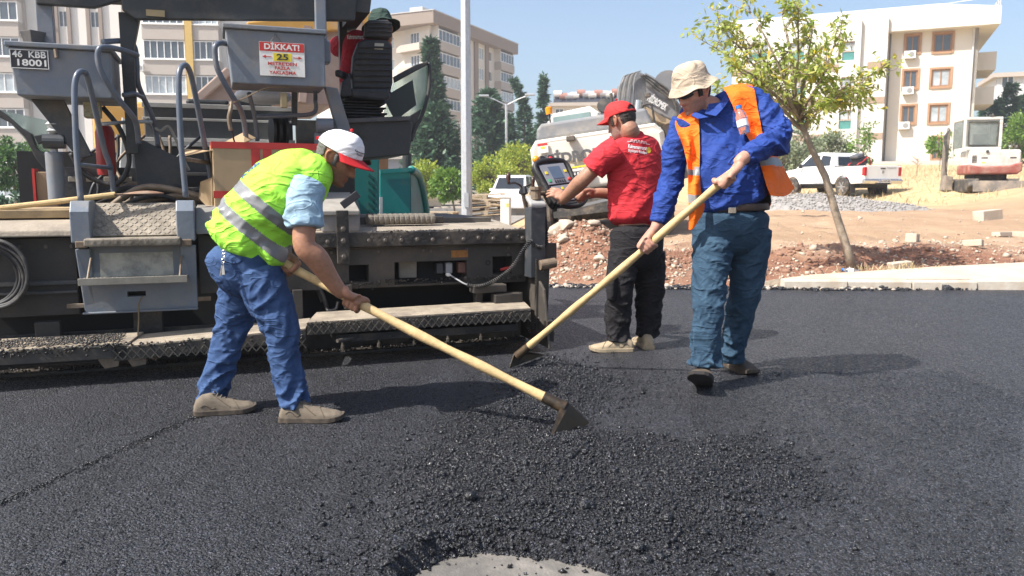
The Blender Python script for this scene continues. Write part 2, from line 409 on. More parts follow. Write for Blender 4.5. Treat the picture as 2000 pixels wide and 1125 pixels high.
def asphalt_material(name, c, rlo, rhi, bump, scale):
    m = bpy.data.materials.new(name); m.use_nodes = True; nt = m.node_tree; N = nt.nodes; L = nt.links; b = N['Principled BSDF']
    tc = N.new('ShaderNodeTexCoord'); co = tc.outputs['Object']
    v = N.new('ShaderNodeTexVoronoi'); v.inputs['Scale'].default_value = scale; L.new(co, v.inputs['Vector'])
    v2 = N.new('ShaderNodeTexVoronoi'); v2.inputs['Scale'].default_value = scale * 2.3; L.new(co, v2.inputs['Vector'])
    nz = N.new('ShaderNodeTexNoise'); nz.inputs['Scale'].default_value = 1.6; nz.inputs['Detail'].default_value = 6; L.new(co, nz.inputs['Vector'])
    sp = N.new('ShaderNodeSeparateColor'); L.new(v.outputs['Color'], sp.inputs[0])
    mr = N.new('ShaderNodeMapRange'); mr.inputs[3].default_value = .45; mr.inputs[4].default_value = 1.75; L.new(sp.outputs[0], mr.inputs[0])
    m2 = N.new('ShaderNodeMapRange'); m2.inputs[1].default_value = .3; m2.inputs[2].default_value = .7; m2.inputs[3].default_value = .72; m2.inputs[4].default_value = 1.3; L.new(nz.outputs[0], m2.inputs[0])
    mu = N.new('ShaderNodeMath'); mu.operation = 'MULTIPLY'; L.new(mr.outputs[0], mu.inputs[0]); L.new(m2.outputs[0], mu.inputs[1])
    # drag marks of the screed, along the paving direction
    mp = N.new('ShaderNodeMapping'); mp.inputs['Rotation'].default_value = (0, 0, R(-20)); mp.inputs['Scale'].default_value = (7, .22, 1); L.new(co, mp.inputs['Vector'])
    n4 = N.new('ShaderNodeTexNoise'); n4.inputs['Scale'].default_value = 1.0; n4.inputs['Detail'].default_value = 5; L.new(mp.outputs[0], n4.inputs['Vector'])
    m4 = N.new('ShaderNodeMapRange'); m4.inputs[1].default_value = .3; m4.inputs[2].default_value = .7; m4.inputs[3].default_value = .68; m4.inputs[4].default_value = 1.32; L.new(n4.outputs[0], m4.inputs[0])
    m5 = N.new('ShaderNodeMath'); m5.operation = 'MULTIPLY'; L.new(mu.outputs[0], m5.inputs[0]); L.new(m4.outputs[0], m5.inputs[1]); mu = m5
    spk = N.new('ShaderNodeMapRange'); spk.inputs[1].default_value = .87; spk.inputs[2].default_value = .99; spk.inputs[4].default_value = 8.0; sp2 = N.new('ShaderNodeSeparateColor'); L.new(v2.outputs['Color'], sp2.inputs[0]); L.new(sp2.outputs[0], spk.inputs[0])  # bright specks: pale chips, and sun glints put into the base colour
    mu2 = N.new('ShaderNodeMath'); mu2.operation = 'ADD'; L.new(mu.outputs[0], mu2.inputs[0]); L.new(spk.outputs[0], mu2.inputs[1]); mu = mu2
    x = N.new('ShaderNodeMix'); x.data_type = 'RGBA'; x.blend_type = 'MULTIPLY'; x.inputs[0].default_value = 1; x.inputs[6].default_value = (*c, 1); L.new(mu.outputs[0], x.inputs[7])
    L.new(x.outputs[2], b.inputs['Base Color'])
    r = N.new('ShaderNodeMapRange'); r.inputs[3].default_value = rlo; r.inputs[4].default_value = rhi; L.new(sp.outputs[1], r.inputs[0]); L.new(r.outputs[0], b.inputs['Roughness'])
    add = N.new('ShaderNodeMath'); add.operation = 'MULTIPLY_ADD'; add.inputs[1].default_value = .5; L.new(v2.outputs['Distance'], add.inputs[0]); L.new(v.outputs['Distance'], add.inputs[2])
    # cells tilt: every chip faces its own way
    ad2 = N.new('ShaderNodeMath'); ad2.operation = 'MULTIPLY_ADD'; ad2.inputs[1].default_value = .6; L.new(sp.outputs[2], ad2.inputs[0]); L.new(add.outputs[0], ad2.inputs[2])
    bp = N.new('ShaderNodeBump'); bp.inputs['Distance'].default_value = bump; bp.invert = True; L.new(ad2.outputs[0], bp.inputs['Height']); L.new(bp.outputs[0], b.inputs['Normal'])
    b.inputs['Specular IOR Level'].default_value = .55
    return m
ASPH = asphalt_material('fresh_asphalt', (.0125, .0133, .0170), .26, .72, .011, 105)
LOOSE = asphalt_material('loose_asphalt', (.0085, .009, .011), .13, .48, .003, 140)
edge_y = lambda x: 8.62 + .10 * fbm(x, 0, 1.2, 3, 5.) + (.22 * (1 - sstep(.2, 2.9, x)))
xs = axis_steps([(-9, -2.8, .31), (-2.8, 3.2, .024), (3.2, 14, .3)]); ys = axis_steps([(.4, 1.7, .26), (1.7, 5.5, .024), (5.5, 8.62, .26)])
asph = tag(grid_mesh('fresh_asphalt_road', xs, ys, asphalt_z, ASPH), kind='structure')
me = asph.data                         # pull the far rim into a ragged edge
for v in me.vertices:
    if v.co.y > 8.55: v.co.y = edge_y(v.co.x)
tag(obj('old_road_patch', MB().add([(-.6, 1.2, -.045), (.6, 1.2, -.045), (.6, 2.5, -.045), (-.6, 2.5, -.045)], [(0, 1, 2, 3)]),
        mat('old_road_surface', (.165, .152, .135), .9, var=.3, vscale=9, dust=(.085, .08, .075), damt=.5, dscale=6, bump=.003, bscale=120)), kind='structure')

# loose hot mix raked out in front of the hoe, each lump real
def scatter(n, x0, x1, y0, y1):
    return np.random.uniform(x0, x1, n), np.random.uniform(y0, y1, n)
px, py = scatter(150000, -.75, 1.75, 1.75, 5.2)
sd = poly_sd(px, py, PILE) + .06 * n2(px, py, 6, 2, 4.)
keep = (np.random.rand(len(px)) < np.where(sd < 0, np.clip(.16 - sd * 2.6, 0, .85), .14 * np.exp(-sd / .10)))
pd = poly_sd(px, py, PATCH); keep &= (pd > -.015) | (np.random.rand(len(px)) < .10 * np.exp(pd / .08))
px, py = px[keep], py[keep]; pz = asphalt_z(px, py); pz = np.maximum(pz, -.045)
sz = np.random.gamma(2.0, .0015, len(px)) + .002
big = np.random.rand(len(px)) < .05; sz = np.where(big, sz * 1.7, sz)
tag(stones('loose_asphalt', np.stack([px, py, pz + sz * .35], 1), sz, LOOSE, jit=.3, flat=.85, base='oct'), 'heap of loose black hot asphalt mix raked out on the road', 'asphalt', kind='stuff')
# crumbs along the longitudinal seam
t = np.random.rand(900); off = np.random.normal(0, .013, 900)
dx, dy = seam1.x - seam0.x, seam1.y - seam0.y; l = math.hypot(dx, dy)
sx = seam0.x - dx * .25 + dx * t * 1.28 - dy / l * off; sy = seam0.y - dy * .25 + dy * t * 1.28 + dx / l * off
jig = .02 * n2(sx, sy, 4, 2, 6.); sx += -dy / l * -jig; sy += dx / l * -jig
cx, cy = scatter(420, -2.2, 3.4, 1.9, 6.2)
sx = np.concatenate([sx, cx]); sy = np.concatenate([sy, cy])
sz = np.random.uniform(.002, .0052, len(sx))
tag(stones('asphalt_crumbs', np.stack([sx, sy, asphalt_z(sx, sy) + sz * .3], 1), sz, LOOSE), 'small black asphalt crumbs along the paving seam', 'asphalt', kind='stuff')
# grain of the compacted surface: chips half sunk in the near road
gx, gy = scatter(75000, -2.0, 2.6, 1.75, 4.6)
w = np.abs(gx) < gy * .66; gx, gy = gx[w], gy[w]
sz = np.random.gamma(3, .0011, len(gx)) + .0016; 
sdp = poly_sd(gx, gy, PATCH); w = sdp > .02; gx, gy, sz = gx[w], gy[w], sz[w]
tag(stones('asphalt_chips', np.stack([gx, gy, asphalt_z(gx, gy) - sz * .1], 1), sz, ASPH, base='oct', flat=.5), 'fine stone chips rolled into the fresh black road surface', 'asphalt', kind='stuff')
# ragged broken rim between asphalt and dirt
ex = np.random.uniform(-.6, 5.0, 2600); ey = np.array([edge_y(a) for a in ex]) + np.random.normal(0, .06, len(ex))
sz = np.random.gamma(2.2, .005, len(ex)) + .004
tag(stones('road_edge_rubble', np.stack([ex, ey, np.full(len(ex), .01)], 1), sz, [LOOSE, mat('rubble_stone', (.40, .34, .28), .95, var=.25, vscale=5)], mi=(np.random.rand(len(ex)) < .22).astype(int)), 'ragged rim of asphalt lumps and stones along the dirt edge', 'rubble', kind='stuff')

# ---- kerb and dusty pavement on the right
KM = mat('concrete_kerb', (.50, .46, .39), .9, var=.12, vscale=5, dust=(.38, .29, .21), damt=.45, dscale=3, bump=.003, bscale=60)
kerb = empty('kerb', (2.95, 8.64, 0), kind='structure')
ksm = MB().prism([(0, -.06, -.05), (0, -.045, .085), (0, -.03, .10), (0, .10, .10), (0, .10, -.05)], (.672, 0, 0)).mesh('kerb_stone'); ksm.materials.append(KM)
for k in range(13):
    o = put('kerb_stone', ksm, kerb); o.location = (k * .69 + .012, .012 * math.sin(k * 2.3) - .0165 * k, .006 * math.sin(k * 5.1)); o.rotation_euler = (.02 * math.sin(k * 1.7), 0, R(-1.4))
mb = MB(); mb.prism([(2.55, 8.80, .03), (2.98, 8.78, .098), (12, 8.55, .102), (12, 11.2, .34), (7.4, 10.15, .20), (5.2, 9.75, .14), (3.5, 9.2, .1)][::-1], (0, 0, -.1))
tag(obj('pavement', mb, mat('dusty_pavement', (.52, .45, .36), .93, var=.16, vscale=4, dust=(.50, .38, .26), damt=.6, dscale=1.6, bump=.008, bscale=25)), kind='structure')

# ---- stones and clods on the dug ground
stone_tan = mat('field_stone', (.44, .36, .28), .95, var=.25, vscale=3, bump=.004, bscale=40)
clod_red = mat('red_clod', (.24, .135, .09), .97, var=.25, vscale=4)
sx = np.concatenate([np.random.uniform(-.1, 9, 9000), np.random.normal(1.0, .7, 3500), np.random.uniform(-.1, 18, 2500)])
sy = np.concatenate([8.95 + np.random.gamma(2.0, .9, 9000), np.random.normal(10.2, .7, 3500), np.random.uniform(12, 32, 2500)])
w = (sy > 8.85 + .25 * (sx < 1)) & ~((sx > 2.6) & (sy < 9.0 + (sx - 2.6) * .28) & (np.random.rand(len(sx)) > .1)); sx, sy = sx[w], sy[w]
sz = np.random.gamma(1.1, .0085, len(sx)) + .004; sz = np.minimum(sz, .085)
redp = ((sy > 9.6) & (sy < 11.5)) * .6 + .1
tag(stones('rubble', np.stack([sx, sy, tz(sx, sy) + sz * .2], 1), sz, [stone_tan, clod_red], mi=(np.random.rand(len(sx)) < redp).astype(int), flat=.8, base='oct', jit=.4), 'loose stones and red clods strewn over the dug earth', 'rubble', kind='stuff')

# pale broken rocks on the spoil heap beside the excavator
for k, (u, v, Y, s) in enumerate([(1085, 440, 10.9, .17), (1120, 436, 11.1, .15), (1105, 455, 10.5, .12), (1100, 475, 10.2, .08), (1160, 470, 10.4, .09), (1170, 512, 9.6, .10)]):
    p = P(u, v, Y); p.z = terrain(p.x, p.y) + s * .35
    o = stones('rock', [tuple(p)], s, stone_tan, jit=.34)
    b = o.modifiers.new('bevel', 'BEVEL'); b.width = .012; b.segments = 2
    tag(o, ['big pale rock on top of the spoil heap by the paver end', 'second pale rock on the heap top under the control panel', 'middling pale rock just below the heap top', 'small pale stone half way down the spoil heap', 'small pale stone on the heap beside the black trousers', 'pale rock at the foot of the heap beside the red shirt man'][k], 'rock', 'rocks on the spoil heap')

# loose concrete paving blocks on the dirt
blockm = mat('concrete_block', (.50, .43, .34), .93, var=.18, vscale=6, dust=(.36, .27, .19), damt=.4, bump=.004, bscale=40)
BL = [((1930, 405), 19, (.62, .3, .28), 20, 'big pale concrete block alone on the open dirt'),
      ((1757, 516), 9.9, (.28, .12, .085), 12, 'flat concrete paving block beside the leaning tree'),
      ((1936, 509), 10.1, (.34, .12, .085), 4, 'long concrete paving block on the dirt bank behind the kerb'),
      ((1958, 441), 14.5, (.36, .16, .09), 25, 'thin concrete paving block lying beside the rubble'),
      ((1992, 437), 14.7, (.3, .2, .12), -30, 'tilted concrete paving block next to the thin one'),
      ((1900, 478), 11.9, (.26, .16, .10), -40, 'broken concrete block leaning in the rubble'),
      ((1782, 470), 12.2, (.2, .16, .14), 50, 'rounded grey stone block on the red bank'),
      ((1620, 472), 12.0, (.16, .1, .05), 10, 'small flat stone slab behind the leaning tree')]
for (u, v), Y, s, rz, lab in BL:
    p = P(u, v, Y); z = terrain(p.x, p.y)
    o = obj('paving_block', MB().box((0, 0, 0), s), blockm, bevel=.012)
    o.location = (p.x, p.y, z + s[2] * .42); o.rotation_euler = (R(random.uniform(-6, 6)), R(random.uniform(-6, 6)), R(rz))
    tag(o, lab, 'block')

# gravel heap
gm = mat('grey_gravel', (.29, .27, .25), .95, var=.3, vscale=14, bump=.03, bscale=22)
gc = P(1615, 400, 25); gc.z = terrain(gc.x, gc.y)
def heap(X, Y):
    r = np.hypot((X - gc.x) / 3.6, (Y - gc.y) / 2.6) + .10 * n2(X, Y, .7, 3, 2.)
    r2 = np.hypot((X - gc.x + 1.6) / 2.0, (Y - gc.y) / 2.0)
    return tz(X, Y) - .1 + .46 * np.clip(1 - r, 0, 1) ** .85 + .16 * np.exp(-r2 ** 2 * 2) + .04 * n2(X, Y, 3, 3, 8.)
hx = np.arange(gc.x - 4.4, gc.x + 4.4, .12); hy = np.arange(gc.y - 3.4, gc.y + 3.4, .12)
hp = empty('gravel_heap', gc, label='low heap of grey gravel in front of the white pickup', cat='gravel heap')
ho = grid_mesh('heap_body', hx, hy, heap, gm); ho.parent = hp; ho.matrix_parent_inverse = Matrix.Translation(-gc)
qx, qy = np.random.normal(gc.x, 1.7, 3500), np.random.normal(gc.y, 1.3, 3500)
so = stones('gravel', np.stack([qx, qy, heap(qx, qy) + .01], 1), np.random.uniform(.015, .05, 3500), gm); so.parent = hp; so.matrix_parent_inverse = Matrix.Translation(-gc); so['kind'] = 'stuff'

# dry straw grass
straw = leafmat('dry_grass', 'b6a177', 'd3c4a0', .3, .8)
qx = np.random.uniform(9, 34, 9000); qy = np.random.uniform(25, 60, 9000)
w = (qx > qy * .3); qx, qy = qx[w], qy[w]
tag(leaves('dry_grass', np.stack([qx, qy, tz(qx, qy) - .02], 1), np.random.uniform(.12, .34, len(qx)), straw, aspect=.12, dirs=np.tile([0, 0, 1.4], (len(qx), 1))), 'dry yellow grass on the slope below the white building', 'grass', kind='stuff')
# ------------------------------------------------------------------ buildings
class Frame:
    """a vertical facade plane: local x to the right along it, y into the building, z up"""
    def __init__(s, origin, ang):
        s.o = V(origin); s.a = ang; s.ex = V((math.cos(ang), math.sin(ang), 0)); s.ey = V((-math.sin(ang), math.cos(ang), 0))
    def q(s, u, v, d=0.):
        r = ray(u, v); c = V((0, 0, CAM_H)); o = s.o + s.ey * d
        t = (o - c).dot(s.ey) / r.dot(s.ey); p = c + r * t - s.o
        return V((p.dot(s.ex), p.dot(s.ey), p.z))
def wall_holes(mb, x0, x1, z0, z1, holes, y=0., depth=.16):
    xs = sorted({x0, x1, *[h[0] for h in holes], *[h[1] for h in holes]}); zs = sorted({z0, z1, *[h[2] for h in holes], *[h[3] for h in holes]})
    xs = [x for x in xs if x0 <= x <= x1]; zs = [z for z in zs if z0 <= z <= z1]
    for a, b in zip(xs, xs[1:]):
        for c, d in zip(zs, zs[1:]):
            mx, mz = (a + b) / 2, (c + d) / 2
            if any(h[0] < mx < h[1] and h[2] < mz < h[3] for h in holes): continue
            mb.add([(a, y, c), (b, y, c), (b, y, d), (a, y, d)], [(0, 1, 2, 3)])
    for a, b, c, d in holes:
        e = y + depth
        mb.add([(a, y, c), (a, e, c), (a, e, d), (a, y, d)], [(0, 1, 2, 3)]); mb.add([(b, y, c), (b, e, c), (b, e, d), (b, y, d)], [(3, 2, 1, 0)])
        mb.add([(a, y, c), (b, y, c), (b, e, c), (a, e, c)], [(0, 1, 2, 3)]); mb.add([(a, y, d), (b, y, d), (b, e, d), (a, e, d)], [(3, 2, 1, 0)])
GLASS = mat('window_glass', (.055, .07, .085), .08, var=.3, vscale=.8, spec=.8)
GLASS_PALE = mat('curtained_glass', (.34, .38, .40), .15, var=.35, vscale=1.2, spec=.8)
GLASS_TEAL = mat('teal_glass', (.06, .22, .20), .1, var=.2, vscale=1, spec=.8)
PVC = mat('white_window_frame', (.78, .78, .76), .5, var=.05)
BROWNF = mat('brown_window_frame', (.30, .155, .075), .55, var=.15, vscale=3)
WINM = {}
def window(parent, x, z, w, h, y=0., cols=2, fm=PVC, gm=GLASS, t=.07, sill=True):
    key = (round(w, 2), round(h, 2), cols, fm.name, gm.name, t)
    if key not in WINM:
        mb = MB(); a, b = w / 2, h / 2
        mb.span((-a, -.04, -b), (-a + t, .06, b)); mb.span((a - t, -.04, -b), (a, .06, b)); mb.span((-a + t, -.04, b - t), (a - t, .06, b)); mb.span((-a + t, -.04, -b), (a - t, .06, -b + t))
        for k in range(1, cols):
            xx = -a + w * k / cols; mb.span((xx - t * .4, -.03, -b + t), (xx + t * .4, .05, b - t))
        f = mb.mesh('window'); f.materials.append(fm)
        g = MB().span((-a + t, .02, -b + t), (a - t, .03, b - t)).mesh('pane'); g.materials.append(gm); WINM[key] = (f, g)
    f, g = WINM[key]
    o = put('window', f, parent); o.location = (x, y + .08, z); p = put('pane', g, o); return o
def ac_unit(parent, x, z, y=0.):
    o = obj('air_conditioner', MB().box((0, 0, 0), (.85, .3, .6)), mat('ac_white', (.72, .71, .68), .5, var=.05), parent, bevel=.03); o.location = (x, y - .3, z)
    mb = MB(); mb.torus((.12, -.155, 0), .2, .012, (0, 1, 0), 20, 5); mb.lathe([(.19, 0), (.19, .01)], (.12, -.16, 0), 20, (0, 1, 0))
    obj('fan_grille', mb, mat('ac_dark', (.25, .25, .25), .6), o)
    [obj('bracket', MB().span((x_, .0, -.36), (x_ + .05, .28, -.305)), mat('ac_dark'), o) for x_ in (-.35, .3)]

# ---- white building on the right
fr = Frame(P(1895, 320, 65), R(-24)); base_z = fr.o.z
wb_ = empty('apartment_building', fr.o, fr.a, 'white four storey building with brown framed windows and a metal roof', 'building')
white_w = mat('white_render', (.62, .58, .515), .9, var=.05, vscale=.5, dust=(.58, .53, .46), damt=.25, dscale=.25, bump=.004, bscale=8)
panel_w = mat('white_cladding', (.64, .62, .575), .8, var=.04, vscale=.5)
brown_band = mat('brown_band', (.33, .24, .18), .85, var=.1)
holes = []; wl = []
for (u0, u1, v0, v1, c) in [(1768, 1797, 68, 104, 2), (1823, 1861, 64, 102, 2), (1764, 1793, 137, 173, 2), (1818, 1857, 134, 170, 2), (1760, 1788, 206, 241, 2), (1814, 1852, 204, 240, 2), (1820, 1842, 268, 311, 1)]:
    a, b = fr.q(u0, v1), fr.q(u1, v0); holes.append((a.x, b.x, a.z, b.z)); wl.append((c,))
top = fr.q(1895, 55).z; xl = fr.q(1724, 300).x
mb = MB(); wall_holes(mb, xl - 1, 0, -3, top, holes)
mb.span((-.002, .0, -3), (-.3, 14, top)); mb.add([(xl - 1, 14, -3), (0, 14, -3), (0, 14, top), (xl - 1, 14, top)], [(3, 2, 1, 0)])
obj('wall', mb, white_w, wb_)
for h in holes:
    x, z, w, hh = (h[0] + h[1]) / 2, (h[2] + h[3]) / 2, h[1] - h[0], h[3] - h[2]
    window(wb_, x, z, w - .02, hh - .02, cols=2, fm=BROWNF, gm=GLASS_PALE if random.random() < .5 else GLASS, t=.1)
    t = .16; m2 = MB()
    m2.span((h[0] - t, -.06, h[2] - t), (h[0], .0, h[3] + t)); m2.span((h[1], -.06, h[2] - t), (h[1] + t, .0, h[3] + t)); m2.span((h[0], -.06, h[3]), (h[1], 0, h[3] + t)); m2.span((h[0], -.1, h[2] - t), (h[1], 0, h[2]))
    obj('window_surround', m2, mat('brown_surround', (.36, .21, .12), .7, var=.15, vscale=2), wb_)
for u, v in [(1777, 108), (1773, 178), (1765, 246)]: p = fr.q(u, v); ac_unit(wb_, p.x, p.z)
e0, e1 = fr.q(1728, 62), fr.q(1905, 30)
obj('eave', MB().span((xl - .9, -1.1, top), (1.3, 14.5, top + 1.35)), white_w, wb_)
obj('roof', MB().prism([(xl - 14, -1.0, top + 1.37), (1.2, -1.0, top + 1.37), (-2.6, 4.5, top + 3.0), (xl - 14, 4.5, top + 3.0)], (0, .01, -.12)), mat('metal_roof', (.72, .73, .74), .4, var=.04), wb_)
rails = MB()
for k in range(7): rails.cyl((1.2 - k * .0, -1.0 + k * 1.2, top + 1.35), (1.2, -1.0 + k * 1.2, top + 2.1), .025, 6)
rails.cyl((1.2, -1.0, top + 2.1), (1.2, 6.5, top + 2.1), .025, 6); rails.cyl((-4, -1.0, top + 1.75), (1.2, -1.0, top + 2.1), .025, 6); rails.cyl((1.2, -1.0, top + 1.75), (1.2, 6.5, top + 1.75), .025, 6)
obj('roof_railing', rails, PVC, wb_)
for v0, v1 in [(94, 130), (164, 199)]:
    a, b = fr.q(1903, v1), fr.q(1903, v0); mbb = MB().span((.05, 2.4, a.z), (1.6, 8, a.z + .25)).span((1.45, 2.4, a.z + .25), (1.6, 8, b.z)).span((.05, 2.4, a.z + .25), (1.45, 2.55, b.z))
    obj('balcony', mbb, white_w, wb_)
obj('drainpipe', MB().cyl((-.35, -.1, -2), (-.35, -.1, top), .07, 8), mat('pipe_grey', (.55, .54, .52), .5), wb_)
obj('drainpipe', MB().cyl((xl + .12, -.1, -2), (xl + .12, -.1, top), .06, 8), mat('pipe_dark', (.14, .13, .12), .6), wb_)
# left wing, set forward and clad in white panels with brown bands
wf = -1.4; wl0, wl1 = fr.q(1425, 300, wf).x, fr.q(1722, 300, wf).x; wtop = fr.q(1700, 38, wf).z
hol = []
for (u0, u1, v0, v1) in [(1644, 1682, 79, 119), (1641, 1679, 149, 186), (1637, 1675, 214, 253), (1462, 1500, 84, 118), (1468, 1500, 150, 186), (1540, 1572, 82, 118), (1545, 1575, 152, 188), (1548, 1578, 216, 250)]:
    a, b = fr.q(u0, v1, wf), fr.q(u1, v0, wf); hol.append((a.x, b.x, a.z, b.z))
mb = MB(); wall_holes(mb, wl0, wl1, -3, wtop, hol, y=wf, depth=.2); mb.span((wl1 - .1, wf + .002, -3), (wl1 + .001, 3, wtop)); mb.span((wl0, wf + .02, -3), (wl0 + .1, 12, wtop)); mb.span((wl0, wf, wtop), (wl1, 4, wtop + .1))
obj('wall', mb, panel_w, wb_)
for h in hol:
    x, z, w, hh = (h[0] + h[1]) / 2, (h[2] + h[3]) / 2, h[1] - h[0], h[3] - h[2]
    window(wb_, x, z + hh * .24, w, hh * .52, y=wf + .08, cols=2, fm=BROWNF, gm=GLASS_PALE, t=.06); window(wb_, x, z - hh * .26, w, hh * .48, y=wf + .0, cols=1, fm=mat('pipe_grey'), gm=GLASS_TEAL, t=.03)
x1 = fr.q(1690, 200, wf).x
for v in [127, 195, 265]:
    z = fr.q(1700, v, wf).z
    obj('brown_band', MB().span((x1, wf - .05, z - .28), (wl1 - .02, wf - .002, z + .22)).span((wl0, wf - .05, z - .28), (fr.q(1634, 200, wf).x, wf - .002, z + .22)), brown_band, wb_)
m2 = MB()
for k in range(22):
    z = -1 + k * .62
    if z < wtop - .2: m2.span((x1, wf - .012, z), (wl1 - .02, wf - .001, z + .035))
obj('cladding_joints', m2, mat('joint_grey', (.50, .49, .46), .8), wb_)
obj('pilaster', MB().span((x1 - 1.0, wf - .35, -3), (x1 - .55, wf - .002, wtop)), panel_w, wb_)
obj('plinth', MB().span((wl0, wf - .06, -3), (-.01, wf + 1.35, .25)), mat('plinth_grey', (.45, .43, .40), .9), wb_)

# ---- six storey block with brown roof edge beyond the street
beige = mat('beige_render', (.42, .375, .33), .9, var=.06, vscale=.4, dust=(.38, .31, .25), damt=.3, dscale=.4); cream = mat('cream_render', (.62, .58, .52), .9, var=.06, vscale=.4); taupe = mat('taupe_render', (.25, .20, .165), .9, var=.08, vscale=.4)
cpt = P(842, 300, 111); cpt.z = -.05
a_r = math.atan2(134 - 111, -.69 + 11.27)
fm_ = Frame(cpt, a_r); mb_ = empty('apartment_building', cpt, a_r, 'beige and brown seven storey apartment block behind the tall cedar', 'building')
H = 111 * 336 / FPX + 1.05 + .05; Lr = 25.4; FH = 3.02
wallm = MB(); hl = []
def win_row(hl, specs, floors, z0):
    for f in range(floors):
        for (x, w, zz, h, c, g, y) in specs: hl.append((x - w / 2, x + w / 2, z0 + f * FH + zz, z0 + f * FH + zz + h, c, g, y))
z0 = H - 1.6 - 7 * FH
specs = [(8.6, 1.3, .9, 1.5, 2, GLASS, 0), (11.6, 1.0, .9, 1.5, 2, GLASS_PALE, 0), (15.2, 2.2, .7, 1.8, 3, GLASS_PALE, 0), (18.6, 1.0, .9, 1.5, 2, GLASS, 0)]
win_row(hl, specs, 7, z0); wall_holes(wallm, 0, Lr, -1, H - 1.6, [h[:4] for h in hl])
obj('wall', wallm, cream, mb_)
for h in hl: window(mb_, (h[0] + h[1]) / 2, (h[2] + h[3]) / 2, h[1] - h[0], h[3] - h[2], cols=h[4], gm=h[5], t=.09)
obj('wall', MB().span((12.9, -.25, -1), (14.0, -.002, H - 1.6)).span((16.6, -.25, -1), (17.6, -.002, H - 1.6)), taupe, mb_)
obj('roof', MB().span((-1.2, -1.3, H - 1.6), (Lr + .8, 12, H)), taupe, mb_)
obj('roof_edge', MB().span((-1.3, -1.4, H), (Lr + .9, 12.1, H + .12)), mat('roof_edge_grey', (.42, .40, .38), .7), mb_)
obj('chimney', MB().span((1.5, 2, H + .12), (3.2, 4, H + 1.3)).span((8, 3, H + .12), (9.2, 4.2, H + 1.0)), cream, mb_)
for (xa, xb, gl) in [(.5, 6.6, 6), (20.0, 25.0, 5)]:
    for f in range(7):
        z = z0 + f * FH
        obj('balcony', MB().span((xa, -1.2, z - .2), (xb, -.003, z + 1.05)), [beige, taupe][0], mb_)
        o = window(mb_, (xa + xb) / 2, z + 1.05 + .77, xb - xa - .1, 1.5, y=-1.15, cols=gl, gm=[GLASS, GLASS_PALE, GLASS][f % 3], t=.1)
    obj('wall', MB().span((xa + .1, -1.0, z0 - 1), (xa + .22, -.005, H - 1.6)).span((xb - .22, -1.0, z0 - 1), (xb - .1, -.005, H - 1.6)), cream, mb_)
for f in (1, 3, 5): ac_unit(mb_, 7.4, z0 + f * FH + .6)
# its left flank
aL = math.atan2(116.5 - 111, -17.6 + 11.27)
fl = empty('apartment_building', cpt, aL + math.pi, 'cream flank wing of the beige block with paired white windows', 'building')
wallm = MB(); hl = []
win_row(hl, [(-3.0, 1.8, .8, 1.6, 3, GLASS, 0), (-8.4, 2.2, .8, 1.6, 3, GLASS_PALE, 0), (-13, 1.4, .8, 1.5, 2, GLASS, 0)], 7, z0); wall_holes(wallm, -26, 0, -1, H - 1.6, [h[:4] for h in hl])
obj('wall', wallm, cream, fl)
for h in hl: window(fl, (h[0] + h[1]) / 2, (h[2] + h[3]) / 2, h[1] - h[0], h[3] - h[2], cols=h[4], gm=h[5], t=.09)
obj('roof', MB().span((-26, -1.2, H - 1.62), (-.05, 1, H - .01)), taupe, fl)
for f in range(7): obj('balcony', MB().span((-5.6, -1.1, z0 + f * FH - .2), (-.9, -.003, z0 + f * FH + .75)), beige, fl)

# ---- left apartment block seen through the paver
lo = P(283, 300, 73); lo.z = -.05
lf = Frame(lo, R(6)); lb = empty('apartment_building', lo, R(6), 'white and beige apartment block with glazed balconies and yellow column', 'building')
FH = 3.02; zz0 = lf.q(330, 215, -1.2).z + .25       # a balcony floor level
lev = [zz0 + (k - 3) * FH for k in range(-1, 7)]
H = lev[-1] + 4.2
hl = []
x_at = lambda u, d=0.: lf.q(u, 200, d).x
for z in lev:
    for u0, u1 in [(125, 143), (186, 204)]: hl.append((x_at(u0), x_at(u1), z + .9, z + 2.3))
wallm = MB(); wall_holes(wallm, -26, 12, -1, H, hl); wallm.span((-26, .01, H), (12, 12, H + .3))
white_l = mat('left_white_render', (.66, .63, .58), .9, var=.06, vscale=.3)
obj('wall', wallm, white_l, lb)
for h in hl: window(lb, (h[0] + h[1]) / 2, (h[2] + h[3]) / 2, h[1] - h[0], h[3] - h[2], cols=2, t=.07)
for u in (122, 146, 183, 207, 252, 60): x = x_at(u); obj('pilaster', MB().span((x - .15, -.22, -1), (x + .15, -.003, H)), taupe if u != 60 else beige, lb)
obj('yellow_column', MB().span((x_at(367, -1.4), -1.4, -1), (x_at(381, -1.4), -.003, H)), mat('yellow_render', (.52, .35, .10), .85, var=.08), lb)
for (u0, u1, c) in [(284, 366, 6), (382, 432, 4), (-60, 46, 6)]:
    d = -1.2; xa, xb = x_at(u0, d), x_at(u1, d)
    for k, z in enumerate(lev):
        obj('balcony', MB().span((xa, d, z - .2), (xb, -.004, z + 1.05)), beige, lb)
        obj('balcony_ledge', MB().span((xa - .06, d - .12, z + 1.05), (xb + .06, d + .1, z + 1.15)), PVC, lb)
        window(lb, (xa + xb) / 2, z + 1.16 + .8, xb - xa - .06, 1.6, y=d + .06, cols=c, gm=[GLASS, GLASS_PALE, GLASS][(k + c) % 3], t=.08)
    obj('wall', MB().span((xa + .05, d + .2, -1), (xa + .2, -.005, H)).span((xb - .2, d + .2, -1), (xb - .05, -.005, H)), white_l, lb)
for u, k in ((128, 4), (285, 3), (286, 5)): ac_unit(lb, x_at(u), lev[k] + 2.6 if u == 128 else lev[k] + .3, y=0 if u == 128 else -1.2)
